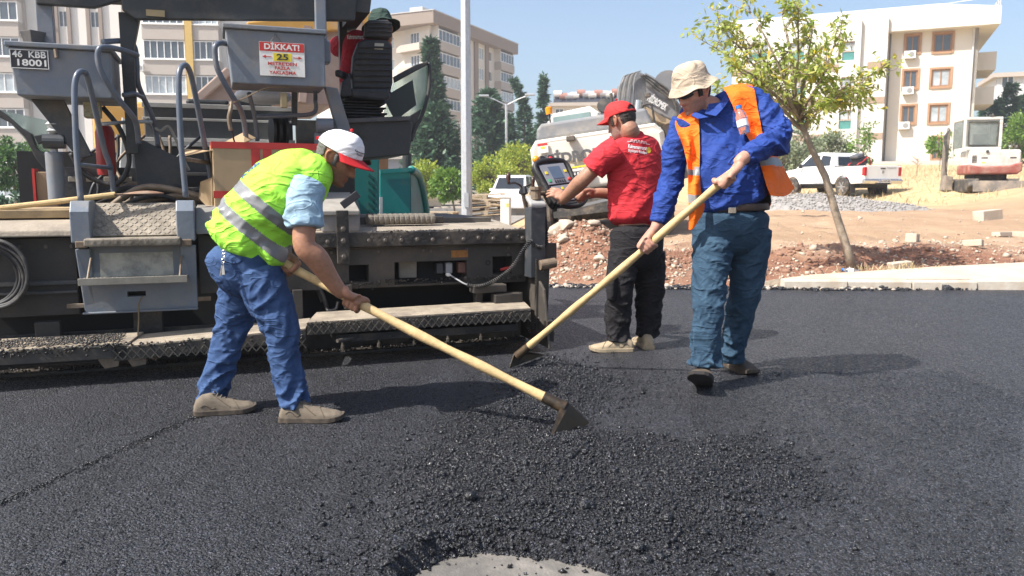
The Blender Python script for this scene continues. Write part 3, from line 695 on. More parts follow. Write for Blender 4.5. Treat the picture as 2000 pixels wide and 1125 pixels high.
mbd = MB().lathe([(.02, 0), (.25, .05), (.42, .16), (.425, .16), (.26, .03), (.02, -.02)], (x_at(284, -1.5), -1.9, lev[3] + 1.35), 18, (-.5, -.7, .5)); mbd.cyl((x_at(284, -1.5), -1.9, lev[3] + 1.35), (x_at(290, -1.5), -1.25, lev[3] + .9), .03, 6)
obj('satellite_dish', mbd, PVC, lb)

# ---- small far blocks
def far_block(loc, ang, w, d, h, label, wallmat, floors, cols, ww=1.3, tanks=False):
    e = empty('apartment_building', loc, ang, label, 'building')
    fh = h / floors; hl = [(-w / 2 + (c + .5) * w / cols - ww / 2, -w / 2 + (c + .5) * w / cols + ww / 2, f * fh + .9, f * fh + 2.4) for f in range(floors) for c in range(cols)]
    m = MB(); wall_holes(m, -w / 2, w / 2, -4, h, hl); m.span((-w / 2, .3, -4), (-w / 2 + .1, d, h)); m.span((w / 2 - .1, .3, -4), (w / 2, d, h)); obj('wall', m, wallmat, e)
    for k, q in enumerate(hl): window(e, (q[0] + q[1]) / 2, (q[2] + q[3]) / 2, q[1] - q[0], q[3] - q[2], cols=2, gm=GLASS if k % 3 else GLASS_PALE, t=.1)
    obj('roof', MB().span((-w / 2 - .5, -.5, h), (w / 2 + .5, d, h + .5)), beige, e)
    if tanks:
        tm = [mat('tank_white', (.7, .7, .7), .4), mat('tank_rust', (.34, .16, .12), .6), mat('tank_grey', (.4, .4, .42), .4)]
        for k in range(12):
            x = -w / 2 + .8 + k * (w - 1.6) / 11; z = h + 1.5 + .7 * random.random()
            obj('water_tank', MB().cyl((x - .6, .6, z), (x + .6, .6, z), .48, 12), tm[k % 3], e)
            obj('solar_panel', MB().beam((x, -.2, h + .55), (x, 1.2, z - .3), 1.2, .08), mat('solar_dark', (.04, .045, .06), .2), e)
            obj('tank_stand', MB().span((x - .5, .5, h + .45), (x - .4, .7, z)).span((x + .4, .5, h + .45), (x + .5, .7, z)), mat('tank_grey'), e)
    return e
p = P(1150, 300, 120); far_block((p.x, 120, 0), R(-6), 11, 9, P(1150, 207, 120).z, 'distant cream block crowded with rooftop water tanks behind the excavator', cream, 5, 5, tanks=True)
p = P(1300, 300, 130); far_block((p.x, 130, 0), R(8), 15, 9, P(1300, 226, 130).z, 'distant pale grey block seen under the excavator boom', mat('pale_grey_render', (.55, .56, .57), .9, var=.05), 5, 6)
p = P(2030, 200, 95); far_block((p.x, 95, 4), R(-20), 9, 9, P(2010, 148, 95).z - 4, 'distant pale block beyond the conifers by the mini excavator', mat('pale_grey_render'), 5, 4)
# low garden wall and gate house across the street
gw = empty('garden_wall', (-9, 63.2, .12), label='low beige garden wall with capped posts across the street', cat='wall')
gwm = mat('garden_wall_render', (.40, .36, .30), .9, var=.12, vscale=1)
obj('wall_panel', MB().span((-16, 0, 0), (10.5, .25, 1.05)), gwm, gw)
pm = MB().box((0, 0, .75), (.55, .55, 1.5)).box((0, 0, 1.55), (.75, .75, .14)).mesh('post'); pm.materials.append(gwm)
for k in range(10): o = put('post', pm, gw); o.location = (-15 + k * 2.8, .1, 0)
gh = empty('gate_house', (-5.5, 78, 0), label='low dim ground floor building behind the garden wall', cat='building')
hl = [(-9 + k * 3.1, -7.2 + k * 3.1, .9, 2.6) for k in range(7)]
m = MB(); wall_holes(m, -11, 14, -.5, 4.2, hl); obj('wall', m, mat('grey_blue_render', (.30, .30, .31), .9, var=.1), gh)
for q in hl: window(gh, (q[0] + q[1]) / 2, 1.75, 1.8, 1.7, cols=2, t=.07)
obj('roof', MB().span((-11.3, -.4, 4.2), (14.3, 5, 4.45)), beige, gh)
obj('shutter', MB().span((6.5, -.1, 0), (9.0, -.003, 3.1)), cream, gh)

# ------------------------------------------------------------------ trees
bark = mat('bark', (.16, .115, .08), .95, var=.3, vscale=8, bump=.01, bscale=30)
bark_pale = mat('pale_bark', (.27, .215, .155), .95, var=.3, vscale=12, dust=(.42, .35, .27), damt=.4, dscale=9, bump=.008, bscale=45)
L_CEDAR = leafmat('cedar_needles', '2f4a3a', '557454', .2); L_CYP = leafmat('cypress_needles', '35533f', '607f63', .2)
L_YEL = leafmat('yellow_green_leaves', '75902f', 'b9bd4a', .45); L_GRN = leafmat('fresh_green_leaves', '4c7030', '7f9d3f', .35); L_OLV = leafmat('olive_leaves', '6d7a58', '98a184', .25); L_DEEP = leafmat('deep_green_leaves', '35582f', '5d8040', .3)
def conifer(base, h, r, n, leaf, label, group=None, lean=0., lsize=.32, taper=.85, top_bend=0., bare=.06):
    e = empty('conifer_tree', base, label=label, cat='tree', group=group)
    path = [V((lean * t * h + top_bend * max(0, t - .75) ** 2 * 16 * h * .1, 0, t * h)) for t in [k / 8 for k in range(9)]]
    obj('trunk', MB().tube(path, [.028 * h * (1 - k / 8.6) * .6 for k in range(9)], 8), bark, e, smooth=True)
    pts = []; dirs = []; nb = int(n / 26)
    for k in range(nb):
        t = bare + (1 - bare) * (random.random() ** .85); az = random.random() * 2 * math.pi
        i = min(7, int(t * 8)); c = path[i].lerp(path[i + 1], t * 8 - i)
        ln = r * ((1 - t) ** taper + .05) * random.uniform(.55, 1.12)
        drp = random.uniform(-.25, .35)
        for j in range(26):
            s = random.random() ** .6
            p = c + V((math.cos(az) * ln * s, math.sin(az) * ln * s, ln * s * drp)) + V([random.gauss(0, .055 * ln + .07) for _ in range(3)])
            pts.append(p); dirs.append((math.cos(az), math.sin(az), .35))
    leaves('crown', pts, np.random.uniform(.6, 1.3, len(pts)) * lsize, leaf, e, aspect=.42, dirs=dirs)
    return e
def broadleaf(base, h, rx, rz, n, leaf, label, cat='tree', lsize=.2, trunk_h=None, lean=(0, 0), clumps=26, group=None, name='broadleaf_tree', tm=bark, tr=.06):
    e = empty(name, base, label=label, cat=cat, group=group)
    th = trunk_h if trunk_h is not None else h - rz
    c0 = V((lean[0], lean[1], h - rz)); mbt = MB()
    mbt.tube([(0, 0, -.05), (lean[0] * .3, lean[1] * .3, th * .5), (lean[0] * .8, lean[1] * .8, th), c0], [tr, tr * .8, tr * .65, tr * .35], 8)
    pts = []; dirs = []
    for k in range(clumps):
        d = V([random.gauss(0, 1) for _ in range(3)]).normalized(); rr = random.uniform(.45, 1.0) ** .6
        c = c0 + V((d.x * rx * rr, d.y * rx * rr, d.z * rz * rr)) * .84; cr = min(rx, rz) * random.uniform(.2, .4)
        mbt.tube([(lean[0] * .8, lean[1] * .8, th), c0.lerp(c, .45) + V((0, 0, -.06 * rz)), c], [tr * .4, tr * .25, tr * .08], 5)
        for j in range(int(n / clumps)):
            q = V([random.gauss(0, 1) for _ in range(3)]).normalized() * cr * random.random() ** .45
            pts.append(c + q); dirs.append(tuple((q * .8 / cr + d * .5)))
    obj('trunk', mbt, tm, e, smooth=True)
    leaves('crown', pts, np.random.uniform(.65, 1.3, len(pts)) * lsize, leaf, e, aspect=.55, dirs=dirs)
    return e
def base_at(u, Y, z=None):
    p = P(u, 380, Y); p.z = terrain(p.x, p.y) if z is None else z; return p
hgt = lambda v, Y: P(1000, v, Y).z
conifer(base_at(845, 58), hgt(78, 58), 2.7, 9500, L_CEDAR, 'tall dark cedar with a thin spire top in front of the beige block', lsize=.5, taper=1.15)
conifer(base_at(852, 55), hgt(205, 55), 3.1, 7500, L_CEDAR, 'broad dark cedar under the spired one', lsize=.45, taper=.6)
conifer(base_at(955, 66), hgt(178, 66), 3.0, 7500, L_CYP, 'bushy blue green cypress behind the lamp post', lsize=.5, taper=.6)
conifer(base_at(985, 70), hgt(225, 70), 2.8, 5500, L_CYP, 'shorter bushy cypress beside the yellow green trees', lsize=.5, taper=.6)
conifer(base_at(1024, 72), hgt(156, 72), 1.7, 3600, L_CYP, 'thin crooked cypress with a bent tip', lsize=.45, taper=1.2, top_bend=-.9)
conifer(base_at(1061, 74), hgt(148, 74), 1.7, 3600, L_CYP, 'thin straight cypress next to the crooked one', lsize=.45, taper=1.3)
conifer(base_at(1042, 78), hgt(250, 78), 2.4, 2600, L_CYP, 'low cypress between the two thin ones', lsize=.5, taper=.7)
for u, vt, Y, lab in [(1288, 232, 85, 'dark cypress under the excavator boom'), (1322, 250, 80, 'smaller dark cypress beside the excavator arm'), (1270, 262, 70, 'squat dark cypress behind the red shirt')]: conifer(base_at(u, Y), hgt(vt, Y) - terrain(P(u, 380, Y).x, Y), 2.0, 2600, L_CYP, lab, lsize=.45, taper=.8)
broadleaf(base_at(832, 42), hgt(312, 42), 1.05, .95, 2600, L_YEL, 'round yellow green street tree beside the teal hopper', lsize=.16, clumps=40)
broadleaf(base_at(890, 34), hgt(325, 34), .85, .75, 1800, L_GRN, 'small leaning bright green tree beside the lamp post', lsize=.16, lean=(-.35, 0), clumps=30, tr=.045)
broadleaf(base_at(962, 46), hgt(302, 46), 1.45, 1.15, 3600, L_YEL, 'round topped yellow green tree behind the pallets', lsize=.18, clumps=48, tr=.09)
broadleaf(base_at(1015, 52), hgt(276, 52), 1.6, 1.6, 3600, L_YEL, 'taller yellow green tree beside the excavator', lsize=.2, clumps=48, tr=.09)
broadleaf(base_at(30, 24), hgt(262, 24), 1.05, .85, 3600, L_DEEP, 'loose green tree behind the left wing of the paver', lsize=.13, clumps=44, tr=.05)
broadleaf(base_at(20, 20), hgt(362, 20), 1.3, .5, 2600, L_CEDAR, 'dark low shrub under the loose green tree', 'shrub', lsize=.12, trunk_h=.3, clumps=30, name='shrub')
broadleaf(base_at(90, 26), hgt(280, 26), .9, .9, 2400, L_GRN, 'light green tree beside the paver wing', lsize=.14, clumps=30, tr=.05)
broadleaf(base_at(1560, 48), hgt(238, 48) - terrain(17, 48), 1.7, 1.6, 3600, L_OLV, 'grey green olive tree behind the orange vest', lsize=.2, trunk_h=.5, clumps=50)
broadleaf(base_at(1522, 46), hgt(262, 46) - terrain(16, 46), 1.2, 1.2, 2200, L_OLV, 'smaller olive tree hidden by the blue shirt', lsize=.2, trunk_h=.5, clumps=36)
broadleaf(base_at(1622, 52), hgt(250, 52) - terrain(20, 52), 1.5, 1.2, 2600, L_OLV, 'low olive tree behind the leaning tree trunk', lsize=.2, trunk_h=.5, clumps=40)
broadleaf(base_at(1683, 50), hgt(232, 50) - terrain(22, 50), .95, 1.5, 700, L_GRN, 'thin wispy green sapling behind the pickup', lsize=.2, trunk_h=1.0, clumps=22, tr=.03)
broadleaf(base_at(1832, 50), hgt(255, 50) - terrain(26.7, 50), .95, .85, 420, L_GRN, 'open fern leaved sapling by the basement window', lsize=.26, clumps=18, tr=.025, trunk_h=.9)
for u, vt, Y, r, lf_, lab in [(1960, 160, 72, 1.7, L_CYP, 'tall dark conifer behind the mini excavator'), (1935, 196, 78, 1.4, L_CYP, 'medium dark conifer left of the tall one'), (1912, 200, 84, 1.4, L_CYP, 'pointed dark conifer at the white building corner'), (1982, 190, 80, 1.5, L_CYP, 'dark conifer in front of the far pale block')]:
    p = P(u, 380, Y); conifer((p.x, Y, terrain(p.x, Y)), hgt(vt, Y) - terrain(p.x, Y), r, 2600, lf_, lab, lsize=.42, taper=.9)
p = P(1985, 380, 60); broadleaf((p.x, 60, terrain(p.x, 60)), hgt(222, 60) - terrain(p.x, 60), 2.2, 1.7, 3600, L_GRN, 'big light green bush behind the mini excavator', 'bush', lsize=.26, trunk_h=.4, clumps=40, name='bush')
# dead twig shrub
p = P(1790, 345, 42); e = empty('dry_shrub', (p.x, p.y, terrain(p.x, p.y)), label='bare brown dead sapling between pickup and mini excavator', cat='shrub'); mb = MB(); mb.tube([(0, 0, 0), (0, 0, .5), (.05, 0, .9)], [.035, .03, .015], 6)
for k in range(14): a = random.random() * 6.3; h = random.uniform(.3, .85); l = random.uniform(.25, .6); mb.tube([(0, 0, h), (math.cos(a) * l * .6, math.sin(a) * l * .6, h + l * .5), (math.cos(a) * l, math.sin(a) * l, h + l * .6)], [.012, .008, .003], 4)
obj('twigs', mb, mat('dead_wood', (.35, .24, .15), .9), e)

# the leaning tree on the dug bank, close behind the road
tb = P(1667, 528, 9.9); tb.z = terrain(tb.x, tb.y) - .03
ft = empty('broadleaf_tree', tb, label='slender leaning tree with sparse yellow green leaves on the dirt bank', cat='tree')
mb = MB(); tips = []
rel = lambda u, v, dy=0.: P(u, v, 9.9 + dy) - tb
main = [V((0, 0, 0)), rel(1655, 488), rel(1632, 415), rel(1612, 345), rel(1585, 290), rel(1562, 235)]
mb.tube(main, [.064, .053, .047, .043, .038, .034], 10)
def branch(p, d, ln, r, lvl):
    q = [p]; dd = d.normalized()
    for k in range(5):
        dd = (dd + V((random.gauss(0, .16), random.gauss(0, .16), random.gauss(.03, .12)))).normalized(); q.append(q[-1] + dd * ln / 5)
        if lvl >= 1 or k > 0: tips.append((q[-1].copy(), dd.copy(), lvl))
    mb.tube(q, [r * (1 - .7 * k / 5) for k in range(6)], 6 if r > .012 else 4)
    if lvl < 3:
        for k in range((3, 4, 4)[lvl]):
            i = random.randint(1, 5); s = V((random.gauss(0, 1), random.gauss(0, 1), random.gauss(.15, .8))).normalized()
            branch(q[i], (dd * .75 + s * .75), ln * random.uniform(.38, .62), r * .5, lvl + 1)
fork = main[-1]
for (u, v, dy, r) in [(1505, 165, -.3, .034), (1465, 95, .2, .03), (1430, 130, -.6, .026), (1525, 30, .1, .034), (1590, 60, .4, .03), (1650, 60, -.2, .028), (1625, 130, -.5, .024), (1690, 175, .1, .022), (1480, 205, .5, .02), (1400, 60, .2, .022), (1575, 105, .8, .026), (1560, 20, -.7, .024), (1460, 25, -.1, .024), (1640, 180, .6, .02), (1388, 95, .1, .02), (1420, 175, -.2, .02), (1395, 45, .5, .018), (1705, 150, -.3, .018), (1680, 195, .3, .018), (1600, 215, -.4, .016)]:
    u = 1548 + (u - 1548) * .93; t = rel(u, v, dy); st = random.choice([fork, main[-2].lerp(main[-1], .6), fork])
    d = t - st; mid = st.lerp(t, .55) + V((0, random.gauss(0, .05), .05))
    mb.tube([st, st.lerp(mid, .5) + V((random.gauss(0, .03), 0, .02)), mid, mid.lerp(t, .5) + V((0, 0, .03)), t], [r, r * .8, r * .6, r * .42, r * .2], 7)
    for s in (.45, .65, .85, 1.0):
        for k in range(2):
            b = st.lerp(t, s); branch(b, d.normalized() * .6 + V((random.gauss(0, .6), random.gauss(0, .6), random.gauss(.05, .45))), random.uniform(.18, .34), r * .32, 2)
obj('trunk', mb, bark_pale, ft, smooth=True)
pts = []; dirs = []
for p, d, l in tips:
    for k in range(random.choice((0, 1, 1, 1, 2))):
        pts.append(p + V([random.gauss(0, .03) for _ in range(3)])); dirs.append(d * .6 + V((random.gauss(0, .7), random.gauss(0, .7), random.gauss(-.15, .5))))
n = len(pts); mi = np.random.choice(3, n, p=[.62, .28, .1])
leaves('crown', pts, np.random.uniform(.06, .115, n), [leafmat('tree_leaf_green', '8aa046', 'b3be62', .5), leafmat('tree_leaf_olive', 'a3ab52', 'c6c673', .5), leafmat('tree_leaf_yellow', 'c8b23a', 'dcc650', .4)], ft, aspect=.42, dirs=dirs, mi=mi, droop=.25)
print('tree leaves', n)
qx = tb.x + np.random.normal(.25, .3, 260); qy = tb.y - .25 + np.random.normal(0, .12, 260)
tag(leaves('dry_weeds', np.stack([qx, qy, tz(qx, qy) + .02], 1), np.random.uniform(.05, .14, 260), straw, aspect=.1, dirs=np.tile([0, 0, .8], (260, 1))), 'dry weeds around the foot of the leaning tree', 'weeds', kind='stuff')

# ---- galvanised lamp post and the twin arm street lamp far behind
galv = mat('galvanised_steel', (.46, .48, .50), .45, metal=.35, var=.12, vscale=14, dust=(.36, .37, .38), damt=.3, dscale=5, streak=True)
lp = P(912, 440, 17); lp.z = -.02
e = empty('lamp_post', lp, label='tall galvanised lamp post standing behind the paver screed', cat='lamp post')
obj('pole', MB().lathe([(.115, 0), (.112, 2.0), (.10, 4.5), (.085, 8.5)], (0, 0, 0), 8), galv, e)
obj('base_plate', MB().box((0, 0, .03), (.42, .42, .06)), galv, e)
obj('lamp_arm', MB().tube([(0, 0, 8.4), (.1, 0, 8.9), (.8, 0, 9.2), (1.6, 0, 9.3)], .04, 8), galv, e); obj('lamp_head', MB().box((1.95, 0, 9.3), (.8, .3, .14)), galv, e, bevel=.04)
obj('inspection_cover', MB().box((0, -.118, .9), (.09, .02, .3)), galv, e)
lp = P(989, 380, 60); e = empty('street_lamp', (lp.x, 60, 0), label='distant twin arm street lamp in front of the cypresses', cat='street lamp')
zt = hgt(203, 60); obj('pole', MB().cyl((0, 0, 0), (0, 0, zt), .09, 8), galv, e)
for s, u, v in ((1, 1035, 185), (-1, 945, 187)):
    q = P(u, v, 60) - lp; q.z = P(u, v, 60).z; obj('lamp_arm', MB().tube([(0, 0, zt - .1), (q.x * .5, 0, (zt + q.z) / 2), (q.x, 0, q.z)], .05, 6), galv, e); obj('lamp_head', MB().box((q.x, 0, q.z), (.75, .3, .14)), galv, e, bevel=.03)
# ------------------------------------------------------------------ the asphalt paver, seen from behind its screed
pf = Frame((.15, 5.15, 0), R(20)); L = pf.q
pv = empty('asphalt_paver', pf.o, pf.a, 'dark grey asphalt paver with wide rear screed walkways and control boxes', 'paver')
GREY = mat('paver_grey_paint', (.145, .17, .205), .45, var=.12, vscale=5, dust=(.24, .215, .18), damt=.38, dscale=3.2, bump=.0012, bscale=40)
GREYD = mat('paver_dark_paint', (.040, .046, .054), .5, var=.2, vscale=5, dust=(.16, .135, .11), damt=.4, dscale=3, bump=.001, bscale=50)
GREASE = mat('tarred_steel', (.020, .018, .017), .42, var=.4, vscale=12, dust=(.13, .105, .08), damt=.38, dscale=5, bump=.004, bscale=45)
SCREED = mat('screed_dusty_black', (.040, .036, .032), .62, var=.3, vscale=4, dust=(.12, .098, .075), damt=.42, dscale=2.2, bump=.0015, bscale=50)
DUSTY = mat('dusty_deck', (.30, .255, .20), .9, var=.2, vscale=6, dust=(.16, .135, .11), damt=.4, dscale=4, bump=.003, bscale=60)
PLANK = mat('worn_walkway_top', (.31, .26, .195), .85, var=.25, vscale=7, dust=(.12, .10, .085), damt=.45, dscale=6, bump=.002, bscale=80)
TEAL = mat('teal_paint', (.010, .20, .185), .4, var=.1, vscale=3, dust=(.20, .15, .10), damt=.2, dscale=3)
RUBBER = mat('black_rubber', (.018, .018, .019), .55, var=.3, vscale=15, dust=(.13, .115, .10), damt=.3, dscale=9)
BOLT = mat('bolt_steel', (.13, .115, .10), .5, metal=.5, var=.3, vscale=30)
WHITEP = mat('sign_white', (.72, .71, .68), .6, var=.06, vscale=12, dust=(.5, .45, .38), damt=.25, dscale=9); REDP = mat('sign_red', (.50, .035, .03), .6, var=.08); YELP = mat('sign_yellow', (.72, .58, .03), .6, var=.06); BLKP = mat('sign_black', (.03, .03, .035), .5, var=.1)
RUSTW = mat('rusty_worn_rail', (.21, .165, .12), .6, metal=.3, var=.25, vscale=12, dust=(.14, .08, .045), damt=.4, dscale=8)
DARKV = mat('machine_black', (.012, .012, .013), .7, var=.3)
bolt_me = MB().lathe([(.016, 0), (.016, -.004), (.011, -.004), (.011, -.014), (.009, -.016)], (0, 0, 0), 6, (0, 1, 0)).mesh('bolt'); bolt_me.materials.append(BOLT)
def bolt(p, parent, s=1.0):
    o = put('bolt', bolt_me, parent); o.location = p; o.scale = (s, s, s); return o
def part(name, mb, m, parent=None, bevel=.004, **k): return obj(name, mb, m, pv if parent is None else parent, bevel=bevel, **k)
def smooth_path(pts, k=6): return [V(p) for p in catmull([np.array(p) for p in pts], k)]
# ---- screed: right extension
holes = []
for (u0, v0, u1, v1) in [(682, 517, 720, 552), (771, 508, 912, 556), (962, 500, 1000, 536)]:
    a, b = L(u0, v1, .38), L(u1, v0, .38); holes.append((a.x, b.x, a.z, b.z))
mb = MB(); wall_holes(mb, -1.62, .07, .43, .70, [(h[0], h[1], max(.435, h[2]), h[3]) for h in holes], y=.38, depth=.14)
mb.span((.068, .381, .43), (.085, 1.0, .70)); mb.span((-1.62, .40, .425), (.07, .8, .431))
scr = part('screed_body', mb, SCREED, bevel=0)
part('screed_core', MB().span((-3.4, .72, .05), (.06, 1.5, .78)), DARKV, bevel=0)
part('screed_rail', MB().span((-1.62, .32, .70), (.075, .40, .795)).span((-1.62, .345, .688), (.07, .402, .70)), GREASE, bevel=.006)
for i in range(11): bolt((-1.02 + i * .105, .32, .742 + .004 * math.sin(i * 3)), pv, 1.05)
for (x, z) in ((-1.5, .74), (-1.4, .74), (-1.28, .74)): bolt((x, .32, z), pv, 1.0)
part('screed_top', MB().prism([(-1.62, .401, .785), (.075, .401, .790), (.075, 1.15, .845), (-1.62, 1.15, .835)], (0, 0, -.02)), DUSTY, bevel=.003)
gx = np.random.uniform(-1.0, .05, 700); gz = np.random.uniform(0, 1, 700) ** 2
so = stones('tar_clumps', np.stack([gx, .325 + .05 * np.random.rand(700), .785 - gz * .06 + .012], 1), np.random.uniform(.004, .013, 700), GREASE, pv); so['kind'] = 'stuff'
roll_me = MB().lathe([(.02, -.018), (.038, -.016), (.040, .0), (.038, .016), (.02, .018)], (0, 0, 0), 14, (1, .25, 0)).mesh('roller'); roll_me.materials.append(mat('dusty_roller', (.20, .175, .14), .85, var=.2, vscale=20))
a, b = L(722, 446, .75), L(842, 438, .75)
for i in range(13): o = put('roller', roll_me, pv); o.location = a.lerp(b, i / 12) ; o.location.z = .862
part('roller_bar', MB().beam((a.x - .5, .79, .85), (b.x + .1, .79, .85), .03, .05), GREASE)
# what sits in the recesses
part('junction_plate', MB().span((L(779, 540, .46).x, .455, .475), (L(814, 540, .46).x, .47, .60)), mat('junction_grey', (.22, .20, .165), .7, var=.2, vscale=18), bevel=.006)
for (u0, u1, m) in [(851, 864, GREYD), (869, 882, mat('plug_grey', (.30, .31, .32), .5)), (893, 908, mat('plug_rust', (.16, .08, .06), .6))]:
    x0, x1 = L(u0, 540, .45).x, L(u1, 540, .45).x; part('socket', MB().span((x0, .42, .50), (x1, .50, .575)), m, bevel=.008)
part('recess_back', MB().span((-1.5, .521, .43), (.06, .53, .695)), DARKV, bevel=0)
part('red_handle', MB().tube([L(978, 527, .42), L(988, 524, .40), L(999, 522, .40)], .010, 8), REDP, bevel=0)
part('orange_sticker', MB().add([L(881, 503, .378), L(914, 502, .378), L(914, 488, .378), L(881, 489, .378)], [(0, 1, 2, 3)]), mat('faded_orange_label', (.30, .13, .03), .7, var=.35, vscale=40), bevel=0)
part('hole_rim', MB().torus(L(953, 513, .378), .014, .004, (0, 1, 0), 16, 5), DARKV, bevel=0)
# bracket with three bolts, equipment box behind it
x0, x1 = L(657, 450, .31).x, L(681, 450, .31).x
br = part('bracket', MB().span((x0, .295, .60), (x1, .318, .935)), GREASE)
for z in (.645, .745, .82): bolt((( x0 + x1) / 2, .295, z), br, 1.25)
part('cover_box', MB().prism([(L(618, 400, .5).x, .45, .93), (L(700, 400, .5).x, .45, .93), (L(700, 400, .5).x, .85, 1.05), (L(618, 400, .5).x, .85, 1.05)], (0, 0, -.03)), mat('dusty_lid', (.27, .25, .22), .8, var=.2, vscale=9), bevel=.006)
part('cover_box', MB().span((L(628, 430, .5).x, .47, .79), (L(702, 430, .5).x, .84, .93)), mat('plastic_grey_box', (.18, .17, .165), .6, var=.2, vscale=8), bevel=.01)
part('lid_flap', MB().beam(L(668, 402, .42), L(700, 378, .42), .02, .05), BLKP)
# lower screed plates, studs
part('screed_plate', MB().prism([(-.62, .43, .03), (.06, .43, .03), (.06, .41, .22), (-.66, .41, .25)], (0, .02, 0)), mat('dusty_screed_plate', (.11, .095, .075), .8, var=.25, vscale=6, dust=(.05, .045, .04), damt=.4, dscale=5), bevel=.004)
part('screed_plate', MB().span((-3.4, .45, .03), (-.66, .47, .23)), GREASE)
part('screed_toe', MB().span((-3.4, .30, .012), (.05, .47, .035)), GREASE)
for i in range(9): part('stud', MB().lathe([(.014, 0), (.014, .03), (.009, .032), (.009, .05)], (-1.9 + i * .235, .36, .035), 8), BOLT, bevel=0)
part('heart_plate', MB().prism([(-.62, .385, .20), (-.50, .385, .215), (-.34, .385, .21), (-.30, .385, .17), (-.42, .385, .10), (-.50, .385, .095)], (0, .012, 0)), GREASE)
part('lug', MB().prism([(-.16, .34, .19), (-.08, .34, .19), (-.08, .34, .14), (-.12, .34, .10), (-.16, .34, .14)], (0, .015, 0)), mat('brass_lug', (.24, .19, .10), .6), bevel=.003)
for (x, w, h0, h1) in ((-1.5, .06, .25, .44), (-1.18, .05, .3, .46), (-.3, .05, .28, .43), (-.08, .12, .30, .36)): part('strut', MB().span((x, .33, h0), (x + w, .40, h1)), SCREED)
part('hydraulic_block', MB().span((-.34, .26, .375), (-.10, .36, .43)), SCREED, bevel=.008)
part('hydraulic_block', MB().span((-.20, .22, .30), (.0, .32, .365)), SCREED, bevel=.006)
for pts in ([(560, 560, .45), (590, 545, .4), (615, 548, .4), (630, 575, .4), (638, 600, .4)], [(540, 580, .5), (580, 558, .5), (615, 560, .45), (630, 590, .42)]): part('hose', MB().tube(smooth_path([L(*p) for p in pts]), .014, 8), RUBBER, bevel=0, smooth=True)
part('pipe_elbow', MB().tube(smooth_path([L(638, 600, .4), L(640, 606, .38), L(655, 604, .38), L(660, 590, .4)]), .01, 8), BOLT, bevel=0)
# ---- walkways
def lattice(x0, x1, z0, z1, y, n):
    m = MB(); w = (x1 - x0) / n
    for i in range(n):
        a = x0 + i * w
        m.beam((a, y, z0), (a + w, y, z1), .006, .0042, up=(0, 1, 0)); m.beam((a, y - .002, z1), (a + w, y - .002, z0), .006, .0042, up=(0, 1, 0))
    return m
RIDGE = mat('worn_tread_ridge', (.11, .097, .08), .6, metal=.2, var=.25, vscale=20)
def walkway(x0, x1, z, lab, d1=.31, fr=True, tilt=0.):
    w = empty('walkway', (0, 0, 0)); w.parent = pv; w['label'] = lab
    obj('tread', MB().prism([(x0, .0, z), (x1, .0, z + tilt), (x1 + .06, d1, z + .012 + tilt), (x0 + .09, d1, z + .012)], (0, 0, -.012)), PLANK, w, bevel=.002)
    obj('front_lip', MB().prism([(x0, .0, z - .013), (x1, .0, z - .013 + tilt), (x1, .0, z - .078 + tilt), (x0, .0, z - .078)], (0, .006, 0)), SCREED, w)
    if fr: o = obj('lip_mesh', lattice(x0, x1, z - .074, z - .016, -.004, int((x1 - x0) / .046)), RIDGE, w)
    return w
walkway(-1.45, -.03, .285, 'right walkway with diamond mesh front lip', tilt=.015)
walkway(-2.49, -1.46, .205, 'middle walkway plank with worn pale top', tilt=.045)
walkway(-3.6, -2.42, .225, 'left walkway plank with gritty edge', fr=False, tilt=-.005)
gx = np.random.uniform(-3.5, -2.45, 1400); so = stones('walkway_grit', np.stack([gx, np.random.uniform(-.005, .28, 1400), np.full(1400, .236)], 1), np.random.uniform(.003, .009, 1400), GREASE, pv); so['kind'] = 'stuff'
for x in (-2.52, -2.38): w = part('walkway_bracket', MB().prism([(x - .05, .03, .19), (x + .06, .03, .19), (x + .05, .03, .09), (x - .02, .03, .08), (x - .05, .03, .13)], (0, .02, 0)), RUSTW); bolt((x, .03, .15), w, 1.0)
part('walkway_arm', MB().beam((-2.30, .05, .12), (-2.05, .2, .19), .03, .02), RUSTW); part('walkway_arm', MB().span((-1.28, .05, .14), (-.1, .30, .19)), GREASE); part('walkway_arm', MB().span((-3.5, .06, .12), (-1.5, .26, .16)), DARKV)
part('release_pin', MB().cyl((-1.28, -.02, .165), (-1.18, .05, .165), .012, 8), BOLT, bevel=0)

# caked bitumen along walkway lips, posts and the screed foot
def caked(x0, x1, y, z, n, sy=.01, sz=.02, r=(.003, .010)):
    o = stones('tar_clumps', np.stack([x0 + (x1 - x0) * np.random.beta(.7, .7, n), y + np.random.normal(0, sy, n), z - np.abs(np.random.normal(0, sz, n))], 1), np.random.uniform(*r, n), GREASE, pv); o['kind'] = 'stuff'
caked(-1.45, -.03, .004, .285, 260); caked(-2.49, -1.46, .004, .225, 200); caked(-3.6, -2.45, .0, .225, 420); caked(-3.4, .05, .33, .045, 900, .03, .008); caked(.02, .2, .18, .2, 160, .02, .06); caked(-1.2, .06, .36, .48, 240, .01, .02)
for i in range(7): bolt((-3.5 + i * .13, .398, .74), pv, .8)
for i in range(6): bolt((-1.55 + i * .3, .378, .665), pv, .7)
for (x, z) in ((-1.56, .46), (-1.2, .60), (-.95, .47), (-.6, .66), (-.36, .47), (-.05, .62), (-.05, .46)): bolt((x, .378, z), pv, .75)

